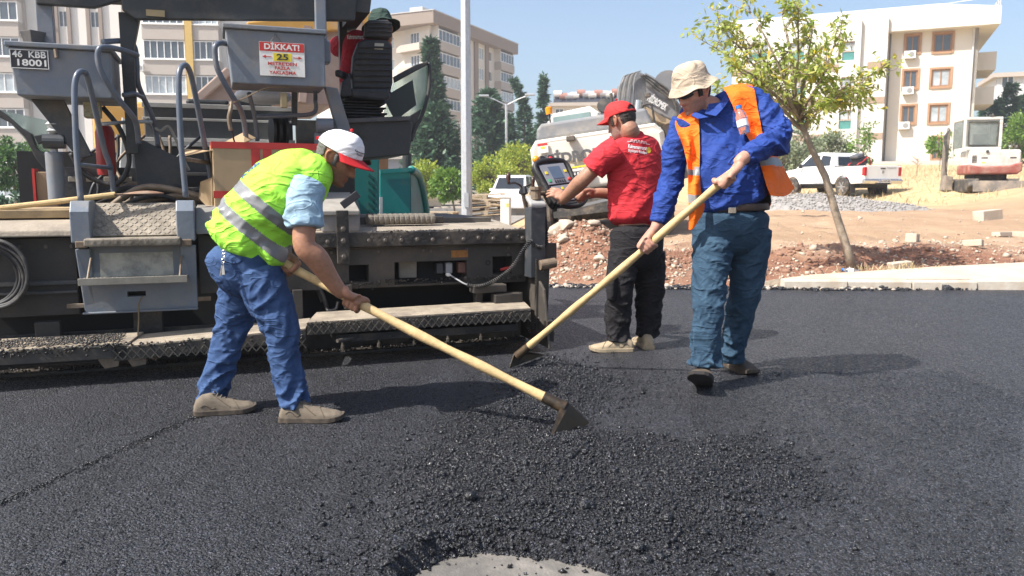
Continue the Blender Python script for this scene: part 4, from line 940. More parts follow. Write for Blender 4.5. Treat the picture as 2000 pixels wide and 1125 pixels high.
# ---- screed end: post, side gate, control panel
ep = part('end_post', MB().span((.055, .22, .47), (.165, .34, .945)), GREYD, bevel=.006)
part('post_cap', MB().prism([(.05, .215, .945), (.17, .215, .945), (.165, .34, 1.0), (.06, .34, 1.0)], (0, 0, .03)), mat('cap_pale_grey', (.33, .33, .32), .6, var=.1), bevel=.01)
part('post_neck', MB().lathe([(.035, 0), (.035, .06), (.045, .065), (.045, .085)], (.115, .28, 1.0), 12), RUSTW, bevel=0)
part('side_plate', MB().prism([(.08, .19, .08), (.17, .19, .14), (.185, .19, .60), (.085, .19, .60)], (0, .025, 0)), SCREED, bevel=.004)
part('end_gate', MB().prism([(.10, .0, .02), (.10, 1.6, .02), (.10, 1.6, .40), (.10, .45, .62), (.10, .1, .40)], (.018, 0, 0)), SCREED)
part('pivot_tube', MB().cyl((.10, .17, .56), (.215, .17, .575), .034, 16), RUSTW, bevel=.003)
part('hanging_box', MB().span((.175, .26, .585), (.265, .34, .70)), mat('brown_dark_box', (.07, .06, .05), .7, var=.2), bevel=.006)
for z in (.2, .3, .42, .52): bolt((.13, .19, z), pv, .8)
part('gate_link', MB().span((.10, .03, .06), (.15, .09, .20)), GREASE); part('gate_link', MB().cyl((.05, .05, .11), (.16, .05, .11), .012, 8), BOLT, bevel=0)
bel = MB(); path = smooth_path([(.185, .30, .98), (.195, .30, .85), (.2, .30, .72), (.19, .29, .64)]); 
for i in range(34):
    t = i / 33 * (len(path) - 1); j = min(int(t), len(path) - 2); p = path[j].lerp(path[j + 1], t - j); bel.lathe([(.011, -.003), (.017, 0), (.011, .003)], p, 10, (0, 0, 1))
bel.tube(path, .011, 8); part('bellows_hose', bel, RUBBER, bevel=0)
# crank on the screed end
cr = smooth_path([L(1030, 440, .45), L(1020, 388, .45)], 2); part('crank_shaft', MB().cyl(L(1038, 450, .45), L(1021, 378, .45), .014, 10), RUSTW, bevel=0)
part('crank_arm', MB().tube(smooth_path([L(993, 359, .42), L(1005, 357, .42), L(1014, 361, .43), L(1022, 366, .45), L(1030, 362, .45), L(1037, 360, .46)]), .008, 8), BOLT, bevel=0)
part('crank_handle', MB().lathe([(.008, 0), (.012, .01), (.010, .02), (.017, .045), (.016, .06), (.006, .078)], L(993, 359, .42), 12), mat('dark_wood_grip', (.06, .025, .018), .35), bevel=0, smooth=True)
part('crank_boss', MB().lathe([(.02, -.03), (.035, -.02), (.03, .0), (.022, .03)], L(1022, 372, .45), 12), GREYD, bevel=0)
part('crank_handle', MB().lathe([(.008, 0), (.012, .01), (.010, .02), (.016, .045), (.015, .06), (.006, .078)], L(1041, 366, .7), 12), mat('dark_wood_grip'), bevel=0, smooth=True)
part('panel_arm', MB().tube(smooth_path([L(1037, 378, .3), L(1055, 378, .34), L(1085, 377, .40), L(1100, 378, .42)]), .016, 10), RUSTW, bevel=0)
# control panel: housing, two key fields, screen
pc0 = [L(1043, 318, .42), L(1100, 312, .50), L(1140, 393, .36), L(1085, 402, .28)]
pn = (pc0[1] - pc0[0]).cross(pc0[3] - pc0[0]).normalized(); pn = pn if pn.y < 0 else -pn
pr_, pu_ = (pc0[1] - pc0[0]), (pc0[0] - pc0[3])
def pp(a, b, h=0.): return pc0[3] + (pc0[2] - pc0[3]) * a * (1) * (1 - b) + (pr_ * a) * b + pu_ * b + pn * h
hous = part('control_panel', MB().prism([pp(.04, 0), pp(.96, 0), pp(1.02, .1), pp(1.03, .5), pp(1.0, .93), pp(.92, 1), pp(.08, 1), pp(0, .93), pp(-.03, .5), pp(-.02, .1)], -pn * .07), RUBBER, bevel=.012, seg=3)
frm = MB(); ring = [pp(.02, .02), pp(.98, .02), pp(1.02, .5), pp(.97, .97), pp(.03, .97), pp(-.02, .5)]
frm.tube(smooth_path(ring + [ring[0]], 6), .017, 10); obj('rim', frm, RUBBER, hous, smooth=True)
KEYP = mat('key_panel_grey', (.24, .25, .275), .5, var=.05); obj('key_field', MB().prism([pp(.1, .46, .004), pp(.92, .46, .004), pp(.93, .92, .004), pp(.08, .92, .004)], pn * .004), KEYP, hous, bevel=.002)
obj('key_field', MB().prism([pp(.16, .06, .004), pp(.88, .06, .004), pp(.9, .42, .004), pp(.14, .42, .004)], pn * .006), KEYP, hous, bevel=.002)
obj('screen', MB().prism([pp(.34, .58, .008), pp(.72, .58, .008), pp(.72, .86, .008), pp(.33, .86, .008)], pn * .003), mat('lcd_screen', (.10, .14, .20), .15, var=.1), hous)
for i in range(5): obj('key', MB().prism([pp(.34 + i * .078, .485, .008), pp(.39 + i * .078, .485, .008), pp(.39 + i * .078, .545, .008), pp(.34 + i * .078, .545, .008)], pn * .004), BLKP, hous, bevel=.001)
for (a, b, m) in ((.2, .73, YELP), (.85, .73, YELP), (.19, .55, mat('key_green', (.05, .4, .15), .5)), (.3, .33, YELP), (.48, .35, YELP)): obj('key', MB().prism([pp(a - .04, b - .03, .008), pp(a + .04, b - .03, .008), pp(a + .04, b + .03, .008), pp(a - .04, b + .03, .008)], pn * .004), m, hous, bevel=.001)
for (a, b) in ((.66, .33), (.32, .22), (.5, .22), (.68, .22), (.5, .12), (.7, .12)): obj('key', MB().lathe([(.011, 0), (.011, .005)], pp(a, b, .009), 12, pn), BLKP, hous)
obj('stop_button', MB().lathe([(.012, 0), (.013, .012), (.009, .016)], pp(.84, .53, .008), 14, pn), REDP, hous)
obj('beacon', MB().sphere(pp(.18, 1.10, -.02), .026, 14, 8), mat('amber_lens', (.85, .28, .01), .25), hous, smooth=True)
obj('beacon_guard', MB().lathe([(.03, -.03), (.033, .012), (.028, .02)], pp(.36, 1.06, -.02), 14, pn), RUBBER, hous); obj('beacon_guard', MB().lathe([(.03, -.03), (.033, .012), (.028, .02)], pp(.62, 1.06, -.02), 14, pn), RUBBER, hous)
obj('signal_lens', MB().sphere(pp(.60, 1.05, -.004), .02, 12, 7), mat('red_lens', (.45, .02, .03), .25), hous, smooth=True)
obj('grip_bar', MB().tube(smooth_path([pp(.1, -.02, .02), pp(.3, -.10, .03), pp(.7, -.10, .03), pp(1.0, -.0, .02), pp(1.12, .1, .01)]), .018, 10), RUBBER, hous, smooth=True)
# coiled cable from the socket up to the panel
cp = smooth_path([L(912, 556, .30), L(935, 560, .26), L(965, 549, .22), L(990, 532, .2), L(1008, 512, .18), L(1020, 492, .18), L(1030, 478, .18), L(1036, 470, .19)], 12)
cp2 = smooth_path([L(1036, 470, .19), L(1045, 480, .2), L(1058, 483, .22), L(1066, 476, .26), L(1067, 455, .30), L(1064, 425, .32), L(1062, 398, .34)], 10)
def coil(path, r, turns, k=9):
    lens = [0]
    for a, b in zip(path, path[1:]): lens.append(lens[-1] + (b - a).length)
    out = []; N_ = turns * k; x = V((0, 1, 0))
    for i in range(N_ + 1):
        s = lens[-1] * i / N_; j = max(0, min(len(path) - 2, int(np.searchsorted(lens, s)) - 1)); t = (s - lens[j]) / max(1e-6, lens[j + 1] - lens[j])
        p = path[j].lerp(path[j + 1], t); T = (path[j + 1] - path[j]).normalized(); X = (x - T * x.dot(T)).normalized(); Y = T.cross(X); a = 2 * math.pi * i / k
        out.append(p + (X * math.cos(a) + Y * math.sin(a)) * r)
    return out
part('coiled_cable', MB().tube(coil(cp, .0125, 42), .0045, 6), RUBBER, bevel=0, smooth=True); part('coiled_cable', MB().tube(coil(cp2, .011, 26), .0045, 6), RUBBER, bevel=0, smooth=True)
part('plug', MB().tube(smooth_path([L(873, 536, .40), L(880, 538, .38), L(893, 546, .34), L(905, 553, .31), L(912, 556, .30)]), .0055, 8), mat('plug_grey'), bevel=0); part('plug', MB().lathe([(.012, 0), (.014, .02), (.008, .04)], L(873, 536, .41), 10, (.3, -1, 0)), WHITEP, bevel=0)

# ---- boarding steps
st = empty('boarding_steps', (0, 0, 0)); st.parent = pv
def sp(name, mb, m=GREY, bevel=.006): return obj(name, mb, m, st, bevel=bevel)
xl0, xl1, xr0, xr1 = -2.70, -2.60, -2.15, -2.05
for (x0, x1) in ((xl0, xl1), (xr0, xr1)):
    sp('post', MB().prism([(x0, .26, .765), (x0, .26, .94), (x0, .31, 1.0), (x0, .50, 1.0), (x0, .60, .96), (x0, .60, .765)], (x1 - x0, 0, 0)))
sp('hinge', MB().span((xl0 + .02, .25, .735), (xl1 - .02, .275, .775)), RUSTW); sp('hinge', MB().span((xr0 + .02, .25, .735), (xr1 - .02, .275, .775)), RUSTW)
TREADM = mat('chequer_plate', (.30, .26, .205), .55, metal=.25, var=.3, vscale=9, dust=(.10, .08, .06), damt=.4, dscale=7, streak=True)
sp('chequer_plate', MB().prism([(xl1 - .0, .34, .80), (xr0, .34, .80), (xr0, .54, .985), (xl1, .54, .985)], (0, .012, -.012)), TREADM, bevel=0)
m = MB(); nrm_ = V((0, -.185, .2)).normalized(); up_ = V((0, .2, .185)).normalized()
for i in range(17):
    for j in range(9):
        c = V((xl1 + .02 + i * .0255, .34, .80)) + up_ * (.018 + j * .029) + nrm_ * .001; a = R(50 if (i + j) % 2 else -50)
        d = V((1, 0, 0)) * math.cos(a) + up_ * math.sin(a); m.beam(c - d * .012, c + d * .012, .0055, .005, up=tuple(nrm_))
o = sp('plate_pattern', m, TREADM, 0); o['kind'] = 'stuff'
sp('tread', MB().span((xl1 - .03, .20, .745), (xr0 + .02, .36, .79)), TREADM, bevel=.008)
m = MB()
for i in range(24): c = V((xl1 + .0 + i * .0195, .199, .768)); a = R(50 if i % 2 else -50); d = V((math.cos(a), 0, math.sin(a))); m.beam(c - d * .014, c + d * .014, .005, .005, up=(0, 1, 0))
o = sp('tread_pattern', m, TREADM, 0); o['kind'] = 'stuff'
sp('side_panel', MB().prism([(xl0 + .015, .27, .73), (xl1 - .01, .27, .73), (xl1 - .005, .30, .52), (xl1 + .005, .30, .37), (xl0 + .04, .30, .37)], (0, .03, 0)))
sp('side_panel', MB().prism([(xr0 + .015, .27, .74), (xr1, .27, .74), (xr1 - .005, .30, .37), (xr0 - .02, .30, .37), (xr0 + .01, .30, .52)], (0, .03, 0)))
sp('back_panel', MB().span((xl1 - .02, .325, .50), (xr0 + .03, .34, .75)))
sp('sticker', MB().span((xl1 + .03, .322, .545), (xr0 - .03, .3245, .70)), mat('cracked_pale_sticker', (.42, .40, .35), .8, var=.15, vscale=8, dust=(.13, .135, .14), damt=.45, dscale=9), bevel=0)
hx0, hx1 = L(249, 577, .30).x, L(285, 577, .30).x
mb = MB(); wall_holes(mb, xl0 + .045, xr1 - .006, .365, .52, [(hx0, hx1, .445, .475)], y=.297, depth=.05); sp('lower_panel', mb, GREY, 0)
sp('lower_flange', MB().span((xl0 + .03, .28, .352), (xr1 - .004, .33, .3645)))
# fold-out grated rung that throws the striped shade
m = MB().span((xl1 - .06, .13, .535), (xr0 + .05, .14, .575)).span((xl1 - .06, .285, .535), (xr0 + .05, .294, .565))
for i in range(27): x = xl1 - .05 + i * (xr0 - xl1 + .09) / 26; m.span((x, .141, .545), (x + .009, .284, .565))
sp('folding_rung', m, mat('rung_steel', (.26, .24, .20), .6, metal=.3, var=.2, vscale=12), .002)
for x in (xl1 - .015, xr0 + .01): sp('rung_arm', MB().beam((x, .15, .56), (x + .01, .27, .68), .012, .02), RUSTW)
sp('pull_cord', MB().tube(smooth_path([(hx0 + .08, .285, .445), (hx0 + .06, .27, .40), (hx0 + .055, .26, .30), (hx0 + .05, .22, .225)]), .004, 6), mat('old_rope', (.20, .15, .09), .9), 0)
sp('foot_bar', MB().span((xl0 - .05, .30, .39), (xl0 + .04, .32, .415)), RUSTW, .003); sp('foot_bar', MB().span((xr1 - .02, .30, .40), (xr1 + .07, .32, .425)), RUSTW, .003)
sp('support_leg', MB().span((-2.42, .40, .20), (-2.26, .44, .37)), GREASE)

# ---- deck left of the steps, fascia, hose coil, right deck
part('deck_fascia', MB().span((-3.6, .40, .34), (-2.70, .44, .79)), SCREED); part('deck_fascia', MB().span((-2.04, .42, .43), (-1.62, .46, .79)), SCREED)
part('deck_lip', MB().prism([(-3.6, .30, .80), (-3.6, .31, .835), (-3.6, .40, .87), (-3.6, .9, .925), (-3.6, .9, .80)], (.9, 0, 0)), DUSTY, bevel=.008)
part('deck', MB().span((-3.6, .9, .80), (.0, 2.2, .86)), mat('dusty_dark_deck', (.10, .088, .075), .85, var=.3, vscale=5), bevel=0)
part('deck_lip', MB().prism([(-2.05, .32, .80), (-2.05, .33, .825), (-2.05, .48, .95), (-2.05, .92, .97), (-2.05, .92, .80)], (.45, 0, 0)), mat('dusty_grey_cover', (.24, .225, .20), .85, var=.2, vscale=7), bevel=.01)
part('guide_rail', MB().span((-3.6, .37, .52), (-2.7, .40, .545)).span((-3.6, .37, .47), (-2.7, .395, .485)), GREYD); part('fascia_box', MB().span((-2.93, .36, .22), (-2.80, .42, .31)), SCREED, bevel=.006)
for i in range(5): part('hose_coil', MB().torus((-3.14 + .012 * i, .34 - .012 * i, .575 + .006 * i), .155 + .008 * i, .0115, (.12 + .05 * i, 1, .05), 44, 8, wob=.035), RUBBER, bevel=0, smooth=True)
# timber and a shovel lying on the deck
pl = pf.q(60, 412, .75)
tb_ = obj('timber_board', MB().beam((-.5, 0, 0), (.42, .02, .0), .16, .05), mat('worn_timber', (.33, .24, .13), .85, var=.2, vscale=6, dust=(.2, .15, .1), damt=.4, dscale=8), bevel=.006)
w = pf.o + pf.ex * (-3.08) + pf.ey * .62; tb_.location = (w.x, w.y, .928); tb_.rotation_euler = (R(5), 0, pf.a); tag(tb_, 'old wooden board lying on the paver deck', 'board')
sh = empty('shovel', pf.o + pf.ex * -2.5 + pf.ey * .62 + V((0, 0, 1.005)), pf.a, 'rusty round shovel with wooden shaft lying on the paver steps', 'shovel')
blade = MB(); nn = 12; vs = []
for i in range(nn + 1):
    t = i / nn; w_ = .11 * math.sin(math.pi * min(1, .22 + t * .78)) ** .6
    for j in range(7): s = (j - 3) / 3; vs.append((.0 + t * .27, s * w_, .02 + .03 * math.sin(math.pi * t * .8) * (1 - s * s) + .012 * s * s))
blade.add(vs, [(i * 7 + j, i * 7 + j + 1, (i + 1) * 7 + j + 1, (i + 1) * 7 + j) for i in range(nn) for j in range(6)])
o = obj('blade', blade, mat('rusty_shovel', (.26, .13, .075), .6, metal=.3, var=.3, vscale=14, dust=(.42, .36, .28), damt=.4, dscale=9), sh, smooth=True); o.modifiers.new('s', 'SOLIDIFY').thickness = .003
obj('shaft', MB().tube([(-.62, -.05, -.05), (-.3, -.03, -.01), (.0, 0, .03)], [.017, .017, .018], 10), WOOD if 'hoe_handle_wood' in MATS else mat('hoe_handle_wood', (.56, .40, .19), .6, var=.18, vscale=9, dust=(.33, .24, .12), damt=.35, dscale=14, bump=.002, bscale=60), sh)

# ---- hand rails
RAIL = mat('rail_blue_grey', (.095, .115, .15), .35, var=.12, vscale=9, dust=(.19, .16, .125), damt=.3, dscale=7)
def rail(name, pts, r=.017, m=RAIL, k=6): return part(name, MB().tube(smooth_path([L(*p) for p in pts], k), r, 12), m, bevel=0, smooth=True)
rail('handrail', [(158, 392, .42), (150, 300, .44), (146, 210, .46), (146, 165, .48), (152, 144, .5), (162, 140, .54), (170, 150, .6), (184, 205, .70), (203, 290, .82), (214, 322, .86), (222, 372, .88), (222, 385, .88)])
rail('handrail', [(363, 385, .42), (353, 270, .44), (349, 170, .46), (351, 138, .48), (358, 128, .52), (366, 130, .56), (375, 155, .62), (390, 230, .72), (405, 310, .82), (411, 345, .85), (413, 388, .88)])
rail('rail_rung', [(154, 322, .43), (218, 328, .87)], .013); rail('rail_rung', [(358, 310, .43), (407, 318, .83)], .013, RUSTW)
rail('guard_rail', [(268, 108, .9), (235, 97, .75), (206, 92, .68), (194, 96, .66), (191, 112, .66), (196, 135, .66), (212, 165, .68), (235, 198, .72), (258, 226, .8), (267, 245, .85), (271, 280, .9)], .0175)
rail('guard_rail', [(200, 82, 1.0), (245, 80, 1.1), (262, 90, 1.15), (267, 120, 1.15), (269, 160, 1.15), (280, 190, 1.2), (296, 225, 1.25), (304, 255, 1.3), (309, 285, 1.3)], .0175)
rail('guard_rail', [(240, 186, .95), (262, 183, 1.0), (278, 190, 1.15)], .015); rail('guard_rail', [(200, 242, 1.0), (262, 238, 1.2), (297, 238, 1.25)], .012, galv)
rail('guard_rail', [(446, 86, .82), (430, 84, .72), (421, 90, .68), (420, 108, .68), (425, 135, .68), (440, 165, .7), (458, 195, .75), (470, 215, .82), (477, 240, .9), (482, 285, .95)], .0175)
rail('guard_rail', [(486, 182, 1.0), (497, 225, 1.1), (503, 275, 1.15)], .015); rail('guard_rail', [(500, 228, 1.1), (560, 226, 1.1), (612, 221, 1.1), (616, 195, 1.1), (615, 175, 1.0)], .015)

# ---- control boxes
def console(x0, x1, z0, z1, d0, d1, lab):
    c = part('control_box', MB().prism([(x0, d0, z1), (x1, d0, z1), (x1 - .0, d0 + .0, z0 + .0), (x0 + .03, d0, z0)], (0, d1 - d0, 0)), GREY, bevel=.008); c['label'] = lab
    obj('lid', MB().span((x0 - .015, d0 - .02, z1), (x1 + .015, d1 + .02, z1 + .03)), GREY, c, bevel=.006); return c
cl = console(-3.04, -2.50, 1.62, 1.90, .75, 1.25, 'left control box with the number plate')
crb = console(-1.83, -1.21, 1.745, 2.085, .75, 1.12, 'right control box with the warning sign')
obj('latch', MB().cyl((-2.79, .735, 1.895), (-2.785, .73, 1.845), .012, 8), RUSTW, cl)
# number plate
n0, n1 = L(17, 138, .743), L(90, 98, .743); npm = obj('number_plate', MB().span((-3.03, .738, 1.775), (-2.83, .745, 1.885)), BLKP, cl)
obj('plate_border', MB().span((-3.03, .735, 1.881), (-2.83, .7379, 1.885)).span((-3.03, .735, 1.775), (-2.83, .7379, 1.779)).span((-3.03, .735, 1.779), (-3.026, .7379, 1.881)).span((-2.834, .735, 1.779), (-2.83, .7379, 1.881)), WHITEP, npm)
text('plate_text', '46  KBB', .052, WHITEP, npm, (-2.93, .7365, 1.856), (1, 0, 0), (0, 0, 1), width=.175, extrude=.0008, offset=.0012)
text('plate_text', '18001', .052, WHITEP, npm, (-2.918, .7365, 1.808), (1, 0, 0), (0, 0, 1), width=.15, extrude=.0008, offset=.0012)
# warning sign: red head, yellow 25, arrows
s0, s1 = L(508, 147, .74), L(594, 86, .74); sx0, sx1, sz0, sz1 = s0.x, s1.x, s0.z, s1.z; sw, sh_ = sx1 - sx0, sz1 - sz0
sg = obj('warning_sign', MB().span((sx0, .737, sz0), (sx1, .742, sz1)), WHITEP, crb); sg['label'] = 'red and white warning sign hung on the box'
yy = .736; zc = lambda t: sz0 + sh_ * t; xc = lambda t: sx0 + sw * t
obj('sign_band', MB().span((sx0 + .002, yy - .0006, zc(.73)), (sx1 - .002, yy + .0008, sz1 - .002)), REDP, sg)
text('sign_text', 'DİKKAT!', .05, WHITEP, sg, (xc(.5), yy - .0012, zc(.855)), (1, 0, 0), (0, 0, 1), width=sw * .78, extrude=.0003, offset=.0016)
obj('sign_patch', MB().span((xc(.30), yy - .0006, zc(.44)), (xc(.71), yy + .0008, zc(.68))), YELP, sg, bevel=.006); text('sign_text', '25', .052, BLKP, sg, (xc(.505), yy - .0014, zc(.56)), (1, 0, 0), (0, 0, 1), width=sw * .26, extrude=.0003, offset=.0016)
for a, b in ((.26, .06), (.74, .94)):
    s = 1 if b > a else -1; obj('sign_arrow', MB().span((xc(a), yy - .0004, zc(.555)), (xc(b - .05 * s), yy + .0006, zc(.575))).prism([(xc(b), yy - .0006, zc(.565)), (xc(b - .08 * s), yy - .0006, zc(.615)), (xc(b - .08 * s), yy - .0006, zc(.515))], (0, .001, 0)), REDP, sg)
for t, wd, z in (("METRE'DEN", .64, .36), ('FAZLA', .34, .235), ('YAKLAŞMA', .60, .10)): text('sign_text', t, .028, REDP, sg, (xc(.5), yy - .0008, zc(z)), (1, 0, 0), (0, 0, 1), width=sw * wd, extrude=.0002, offset=.0008)
obj('hanging_wire', MB().tube([(xc(.25), .738, sz1), (xc(.36), .735, sz1 + .05), (xc(.36), .74, sz1 + .055), (xc(.5), .738, sz1)], .0018, 5), BOLT, sg)
part('small_bin', MB().lathe([(.045, 0), (.075, .10)], (-2.95, 1.0, 1.935), 4), GREYD); part('dome_light', MB().sphere((-1.72, .95, 2.11), .06, 14, 7, (1.4, .8, .6)), mat('tank_white', (.7, .7, .7), .4), bevel=0, smooth=True)

# ---- canopy and posts
CAN = mat('canopy_black', (.022, .026, .028), .5, var=.3, vscale=4, dust=(.12, .105, .09), damt=.3, dscale=3)
part('canopy', MB().prism([(-2.92, .95, 2.37), (-.88, .95, 2.44), (-.88, 1.75, 2.44), (-2.92, 1.75, 2.37)], (0, 0, .06)), CAN, bevel=.01)
part('canopy_beam', MB().prism([(-2.44, .97, 2.20), (-2.36, .97, 2.145), (-.97, .97, 2.235), (-.95, .97, 2.435), (-2.44, .97, 2.40)], (0, .05, 0)), CAN, bevel=.008)
part('canopy_beam', MB().prism([(-2.92, .98, 2.20), (-2.60, .98, 2.20), (-2.44, .98, 2.26), (-2.44, .98, 2.38), (-2.92, .98, 2.36)], (0, .05, 0)), CAN, bevel=.008)
part('canopy_post', MB().span((-2.93, 1.02, 1.92), (-2.84, 1.10, 2.36)), GREY); part('canopy_post', MB().prism([(-2.47, 1.05, 2.2), (-2.34, 1.05, 2.2), (-2.39, 1.05, 1.98), (-2.40, 1.05, 1.3), (-2.465, 1.05, 1.3)], (0, .08, 0)), CAN)
part('canopy_post', MB().span((-1.245, .93, 1.99), (-1.17, 1.0, 2.6)), GREY, bevel=.008); part('canopy_post', MB().span((-.99, 1.6, 1.3), (-.93, 1.68, 2.43)), CAN); part('beam_plate', MB().span((-2.30, .962, 2.17), (-2.19, .969, 2.21)), mat('brass_lug', (.24, .19, .10), .6), bevel=0)
part('canopy_gusset', MB().prism([(-.97, 1.0, 2.3), (-.86, 1.0, 2.3), (-.84, 1.0, 2.44), (-.97, 1.0, 2.44)], (0, .7, 0)), CAN)
part('post_socket', MB().span((-1.265, .91, 1.93), (-1.15, 1.02, 2.08)), GREY, bevel=.01)

# ---- tractor body behind the screed
HOOD = mat('hood_dark_grey', (.060, .068, .078), .45, var=.15, vscale=3, dust=(.17, .15, .125), damt=.3, dscale=2); STRIP = mat('pale_edge_strip', (.36, .36, .35), .55, var=.15, vscale=9)
hx0, hx1 = L(282, 250, 2.).x, L(572, 250, 2.).x
hood = part('engine_hood', MB().span((hx0, 2.0, .86), (hx1, 3.6, 1.72)), HOOD, bevel=.01)
for z, h, dd in ((1.695, .035, .02), (1.60, .02, .014), (1.435, .03, .05)): obj('hood_strip', MB().span((hx0 - .01, 2.0 - dd, z), (hx1 + .01, 1.999, z + h)), STRIP, hood, bevel=.003)
obj('hood_shelf', MB().span((hx0, 1.9, 1.40), (hx1, 1.999, 1.43)), STRIP, hood); obj('hood_cover', MB().span((hx0 + .3, 2.1, 1.72), (hx0 + .62, 2.6, 1.78)), CAN, hood, bevel=.02); obj('hood_cover', MB().span((hx0 + .66, 2.1, 1.72), (hx0 + .95, 2.5, 1.80)), CAN, hood, bevel=.03)
for k, z in enumerate((.95, 1.06, 1.17)): part('service_ledge', MB().span((-2.45, 1.55 + .08 * k, z), (-1.35, 1.75 + .08 * k, z + .025)), GREYD, bevel=.003)
part('service_ledge', MB().span((-2.46, 1.30, .89), (-1.6, 1.42, .915)), mat('hood_strip_worn', (.22, .20, .17), .7))
part('inner_wall', MB().span((-3.3, 2.05, .86), (hx0 - .02, 2.1, 1.35)), DARKV, bevel=0); part('inner_wall', MB().span((hx1 + .01, 1.85, .86), (-.86, 1.9, 1.62)), GREYD, bevel=0)
part('white_post', MB().prism([(-2.62, 1.8, .98), (-2.49, 1.8, .98), (-2.50, 1.8, 1.55), (-2.56, 1.8, 1.60)], (0, .1, 0)), mat('pale_panel', (.50, .52, .52), .5, var=.1, dust=(.3, .28, .25), damt=.3), bevel=.01)
part('white_post', MB().span((hx1 - .18, 1.92, 1.35), (hx1 - .06, 1.985, 1.66)), mat('pale_panel'), bevel=.006)
# uprights, frames and boxes between deck and control boxes
part('side_frame', MB().prism([(-2.42, 1.2, .90), (-2.12, 1.2, .90), (-2.15, 1.2, 1.28), (-2.38, 1.2, 1.40), (-2.44, 1.2, 1.36)], (0, .02, 0)), GREYD); part('side_frame', MB().span((-2.95, 1.45, 1.02), (-2.43, 1.5, 1.22)), GREYD)
for i in range(4): part('frame_slot', MB().span((-2.88 + i * .11, 1.443, 1.12), (-2.81 + i * .11, 1.4499, 1.155)), mat('slot_pale', (.30, .27, .22), .8), bevel=.006)
part('console_arm', MB().prism([(-2.98, .95, 1.62), (-2.80, .95, 1.62), (-2.66, .95, 1.28), (-2.74, .95, 1.26)], (0, .06, 0)), GREYD)
ex = part('fire_extinguisher', MB().lathe([(.02, -.17), (.055, -.165), (.06, -.14), (.06, .12), (.045, .16), (.018, .175)], (-2.62, 1.30, 1.33), 18), mat('extinguisher_red', (.30, .02, .022), .4, dust=(.2, .1, .08), damt=.3), bevel=0, smooth=40)
part('work_light', MB().span((-2.70, 1.0, 1.52), (-2.60, 1.08, 1.63)), mat('lamp_glass', (.30, .29, .20), .3, var=.3, vscale=40), bevel=.012); part('wire_bundle', MB().tube(smooth_path([(-2.6, 1.1, 1.6), (-2.5, 1.1, 1.45), (-2.46, 1.1, 1.25), (-2.55, 1.1, 1.1), (-2.72, 1.1, 1.16), (-2.8, 1.1, 1.3)]), .016, 8), RUBBER, bevel=0, smooth=True)
cyl = part('hydraulic_cylinder', MB().lathe([(.05, 0), (.052, .31), (.046, .315)], L(112, 395, 1.0), 20), GREY, bevel=0, smooth=40); c0 = L(112, 395, 1.0)
obj('rod_eye', MB().cyl(c0 + V((-.05, -.03, .38)), c0 + V((.07, -.03, .38)), .045, 16), GREYD, cyl); obj('rod', MB().cyl(c0 + V((0, 0, .31)), c0 + V((0, 0, .37)), .024, 12), galv, cyl)
part('spring_stack', MB().lathe([(.02, 0), (.05, .02), (.025, .04), (.055, .06), (.025, .085), (.05, .1), (.02, .12)], L(108, 262, 1.0), 14), mat('pale_panel'), bevel=0)
part('side_board', MB().span((-3.02, 1.15, .90), (-2.90, 1.25, 1.18)), mat('tan_board', (.30, .20, .12), .7), bevel=.005); part('side_board', MB().span((-3.035, 1.13, .90), (-3.02, 1.26, 1.20)), REDP, bevel=0)
random.seed(21)
for i in range(16):
    x = random.uniform(-2.75, -1.7); y = random.uniform(.95, 1.6); zb = random.uniform(.9, 1.0); ln = random.uniform(.4, .9)
    part('hose', MB().tube(smooth_path([(x, y, zb), (x + ln * .3, y + random.uniform(-.1, .1), zb + random.uniform(.02, .14)), (x + ln * .7, y + random.uniform(-.15, .15), zb + random.uniform(-.02, .12)), (x + ln, y + random.uniform(-.1, .1), zb + random.uniform(-.03, .05))]), random.choice([.012, .016, .02]), 8), random.choice([RUBBER, GREASE, RUBBER, RUSTW]), bevel=0, smooth=True)
for i in range(6):
    x = random.uniform(-2.8, -2.2); part('pipe', MB().tube(smooth_path([(x, 1.35, .9), (x + .05, 1.35, 1.1), (x + random.uniform(-.1, .25), 1.45, 1.25), (x + .2, 1.5, 1.45)]), .011, 8), random.choice([GREYD, RUSTW]), bevel=0, smooth=True)
for i in range(9): x = random.uniform(-2.7, -1.5); y = random.uniform(1.2, 1.8); part('valve_block', MB().span((x, y, .88), (x + random.uniform(.08, .2), y + .12, .88 + random.uniform(.06, .2))), random.choice([GREYD, SCREED, GREASE]), bevel=.006)
part('wire_bundle', MB().tube(smooth_path([(-2.35, 1.3, 1.55), (-2.28, 1.28, 1.47), (-2.22, 1.3, 1.5), (-2.18, 1.3, 1.42), (-2.14, 1.3, 1.3), (-2.1, 1.3, 1.2)]), .01, 6), mat('pale_wire', (.35, .33, .28), .8), bevel=0)
